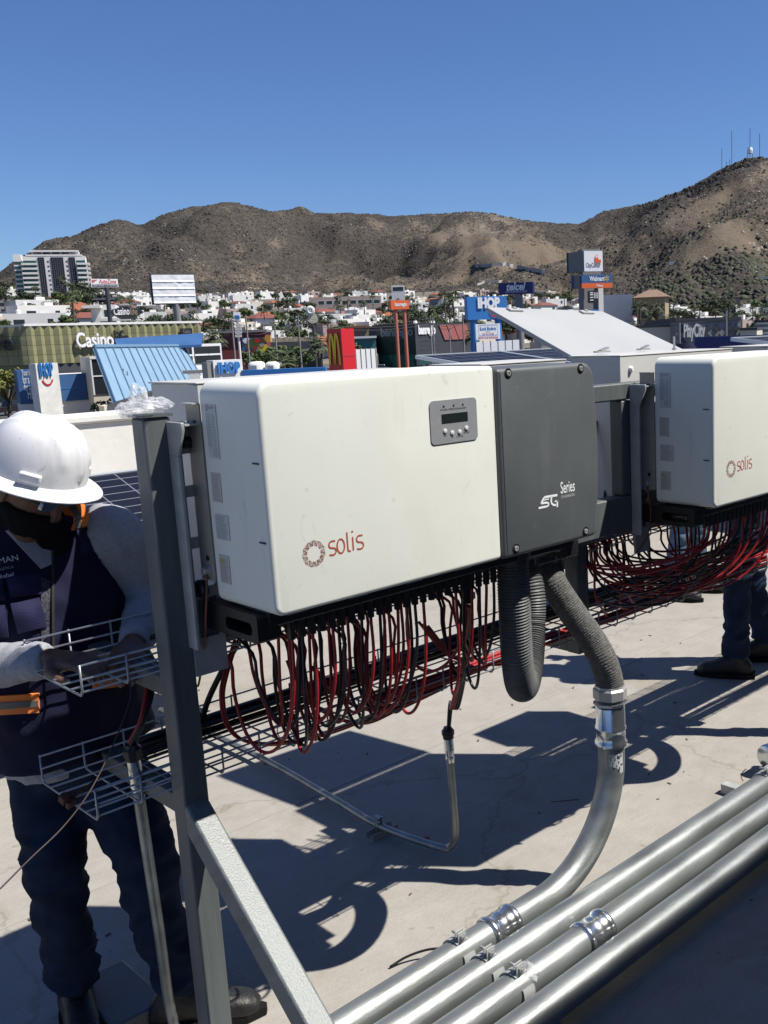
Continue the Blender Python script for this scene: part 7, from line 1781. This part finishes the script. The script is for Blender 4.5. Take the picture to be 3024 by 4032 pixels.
p3 = copy_tree(pp, label='fan palm right of the olive casino building'); p_ = at(842, 1300, D=175); p3.location = (p_.x, p_.y, p_.z-9.6)
p4 = copy_tree(pp, label='fan palm between the dark bank and the blue sign'); p_ = at(1855, 1310, D=245); p4.location = (p_.x, p_.y, p_.z-9.6)
ty = tree_proto(12, 'leafy'); p_ = at(20, 1500, D=128); ty.location = (p_.x, p_.y, GZ); ty.scale = (.9, .9, .9); tag(ty, 'yellow-green tree at the left edge beside the blue text wall', 'tree')
p_ = at(440, 1610, D=104); b = MB(); leafmass(b, (p_.x, p_.y, p_.z), 2.0, 1.0, 300, .22, rt); tag(b.build('shrub', M['leafg'], recalc=False), 'low green shrub below the edge of the light blue roof', 'shrub')

# ------------------------------------------------------------------ street: asphalt, kerbs, cars, wires
b = MB(); q = [at(px, 1300, D=D_) for px, D_ in ((-200, 125), (3200, 125), (3200, 285), (-200, 285))]
b.add([(p.x, p.y, GZ+.01) for p in q], [(0, 1, 2, 3)]); tag(b.build('street', M['asph'], recalc=False), kind='structure')
def car(px, D_, yaw, m_, label, pickup=False, z=GZ+.012):
    p = at(px, HX(px), D=D_); r = empty('parked_car' if not pickup else 'pickup_truck', (p.x, p.y, z), label, 'car' if not pickup else 'pickup')
    cs, sn = cos(yaw), sin(yaw); T = lambda x, y, zz: Vector((p.x+x*cs-y*sn, p.y+x*sn+y*cs, z+zz))
    L, W = (5.2, 1.9) if pickup else (4.4, 1.75)
    def loftb(b, prof, w0=W/2):
        n_ = len(prof); vs = [T(x, s*w0*wk, zz) for s in (-1, 1) for (x, zz, wk) in prof]
        b.add(vs, [tuple(range(n_-1, -1, -1)), tuple(range(n_, 2*n_))]+[(i, (i+1) % n_, n_+(i+1) % n_, n_+i) for i in range(n_)])
    b = MB()
    if pickup: loftb(b, [(-L/2, .45, 1), (L/2, .45, 1), (L/2, .95, 1), (L/2-1.1, 1.08, 1), (.1, 1.1, 1), (-L/2, 1.1, 1)])
    else: loftb(b, [(-L/2, .35, 1), (L/2, .35, 1), (L/2, .7, 1), (L/2-.9, .9, 1), (-L/2+.3, .95, 1), (-L/2, .8, 1)])
    b.build('body', m_, r, bevel=.08)
    b = MB()
    if pickup: loftb(b, [(-.9, 1.101, .95), (1.5, 1.081, .95), (.95, 1.78, .8), (-.7, 1.8, .8)])
    else: loftb(b, [(-L/2+.5, .93, .95), (L/2-1.0, .90, .95), (.4, 1.42, .8), (-.9, 1.45, .8)])
    b.build('cabin', M['glass'], r, bevel=.05)
    b = MB(); x0_, x1_ = (-.68, .9) if pickup else (-.85, .35); zz = 1.79 if pickup else 1.44
    b.obox(T((x0_+x1_)/2, 0, zz), Vector((cs, sn, 0))*(x1_-x0_)/2, Vector((-sn, cs, 0))*W*.39, (0, 0, .03)); b.build('roof', m_, r)
    for x in (-L*.31, L*.31):
        for y in (-1, 1):
            b = MB(); c = T(x, y*W*.46, .34); ax = Vector((-sn, cs, 0))*y; b.lathe([(-.12, .34), (.09, .34), (.1, .28)], c, ax, 14); w_ = b.build('wheel', M['black'], r)
            b = MB(); b.lathe([(.101, .19), (.12, .17)], c, ax, 10); b.build('rim', M['bolt'], w_)
    for y in (-1, 1):
        b = MB(); b.obox(T(L/2+.01, y*W*.36, .72), Vector((cs, sn, 0))*.03, Vector((-sn, cs, 0))*.2, (0, 0, .08)); b.build('headlight', M['white'], r)
        b = MB(); b.obox(T(-L/2-.01, y*W*.4, .8), Vector((cs, sn, 0))*.03, Vector((-sn, cs, 0))*.12, (0, 0, .1)); b.build('tail_light', M['red2'], r)
    return r
cw = mat('car_white', (.6, .6, .6), .2, coat=.6); cb_ = mat('car_black', (.015, .016, .018), .15, coat=.6); cs_ = mat('car_silver', (.30, .31, .33), .25, .5, coat=.5)
yr = -YAW
car(1490, 232, yr+.1, cw, 'white pickup truck parked on the street between the red pylon and the bank', True)
car(1645, 228, yr+3.0, cb_, 'black car in front of the dark bank building')
car(1690, 236, yr+.2, mat('car_red', (.25, .01, .01), .2, coat=.5), 'dark red car just right of the black one')
car(1468, 246, yr-.5, cb_, 'dark car behind the white pickup')
car(1236, 250, yr+.9, cs_, 'silver car parked left of the red pylon')
car(1205, 246, yr+.9, cb_, 'black car at the left end of the parked cars by the thatched restaurant')
car(22, 139, yr+1.2, cb_, 'black pickup truck at the left edge below the yellow-green tree', True)
for (a, c_, D_, lb) in ((1392, 1425, 205, 'yellow painted kerb block beside the boundary wall'), (1535, 1620, 212, 'yellow kerb below the two salmon poles')):
    p0, p1 = at(a, 1420, D=D_), at(c_, 1420, D=D_); b = MB(); b.beam((p0.x, p0.y, GZ+.12), (p1.x, p1.y, GZ+.12), .6, .22); tag(b.build('kerb', M['kerb']), lb, 'kerb')
PLS = [(1083, 1255, 1090, 1390, 165), (1177, 1240, 1186, 1420, 175), (1693, 1245, 1704, 1448, 185), (1704, 1250, 1714, 1448, 183), (1768, 1290, 1776, 1425, 200), (1818, 1235, 1830, 1420, 180), (913, 1250, 924, 1390, 160), (2678, 1270, 2676, 1345, 130), (2860, 1225, 2860, 1325, 140), (962, 1240, 980, 1390, 170)]
tops = []
for i, (a, b0, c_, d_, D_) in enumerate(PLS):
    wh = ['left of the thatched restaurant', 'right of the thatched restaurant', 'left one of the close pair before the bank', 'right one of the close pair before the bank', 'in front of the charcoal bank wall', 'beside the pink lattice panels', 'next to the stacked plates sign', 'at the left corner of the grey play centre', 'in front of the grey play centre', 'beside the colourful mural'][i]
    pole(a, b0, c_, d_, D_, .14, f'slim grey utility pole {wh}', arm=1.6 if i in (0, 1, 2, 5, 6) else None, group='utility poles along the street'); tops.append((a, b0, D_))
def span(i, j, k):
    A_, B_ = at(tops[i][0], tops[i][1], D=tops[i][2])-Vector((0, 0, .3+.5*k)), at(tops[j][0], tops[j][1], D=tops[j][2])-Vector((0, 0, .3+.5*k)); b = MB()
    b.tube([A_.lerp(B_, t_)-Vector((0, 0, 4*t_*(1-t_)*1.2)) for t_ in [q/12 for q in range(13)]], .03, 4); tag(b.build('overhead_wire', M['black']), 'thin overhead wire strung between the street poles', 'wire', 'overhead wires')
for (i, j) in ((6, 0), (0, 1), (1, 2), (2, 5), (5, 8)):
    for k in range(3): span(i, j, k)
# masts on the right hand summit
for (px, y0, y1, lb) in ((2843, 656, 670, 'short mast left on the ridge'), (2860, 636, 656, 'shortest mast just left of the tall one'), (2873, 628, 650, 'small mast beside the tall one'), (2881, 517, 642, 'tall thin radio mast on the right hand ridge'), (2953, 505, 615, 'thin radio mast with the white dish platform on the summit'), (2991, 525, 614, 'thin radio mast right of the summit platform'), (2842, 585, 668, 'faint thin mast left of the tall one')):
    D_ = lerpt(DRT, px)*.99; a = at(px, y0, D=D_); g_ = H(a.x, a.y); r = empty('radio_mast', (a.x, a.y, g_-3), lb, 'mast', 'radio masts on the right summit'); b = MB(); b.tube([(a.x, a.y, g_-3), tuple(a)], .45, 4); b.build('mast', M['charcoal'], r)
    if px == 2953:
        c = at(2953, 594, D=D_); b = MB(); b.lathe([(0, 4), (5, 4.5), (9, 3.5)], (c.x, c.y, c.z-4), (0, 0, 1), 10); b.build('dish_platform', M['white'], r)
        b = MB(); d = Vector((RX.x, RX.y, 0)).normalized()
        for k in (-4, 4): q = c+d*k; b.tube([(q.x, q.y, g_-3), (q.x, q.y, c.z-2)], .5, 4)
        b.build('platform_leg', M['w3'], r)
# rooftop of the neighbouring low building just beyond the parapet at left
f = FR(-80, 560, 1655, 1700, 40, yaw=radians(-2)); r = things(f, 'low_roof', 'flat dusty roof strip just beyond the white parapet', 'roof'); b = MB(); f.box(b, 0, -4, f.w, f.h-.8, -6, 0); b.build('roof', M['w3'], r)
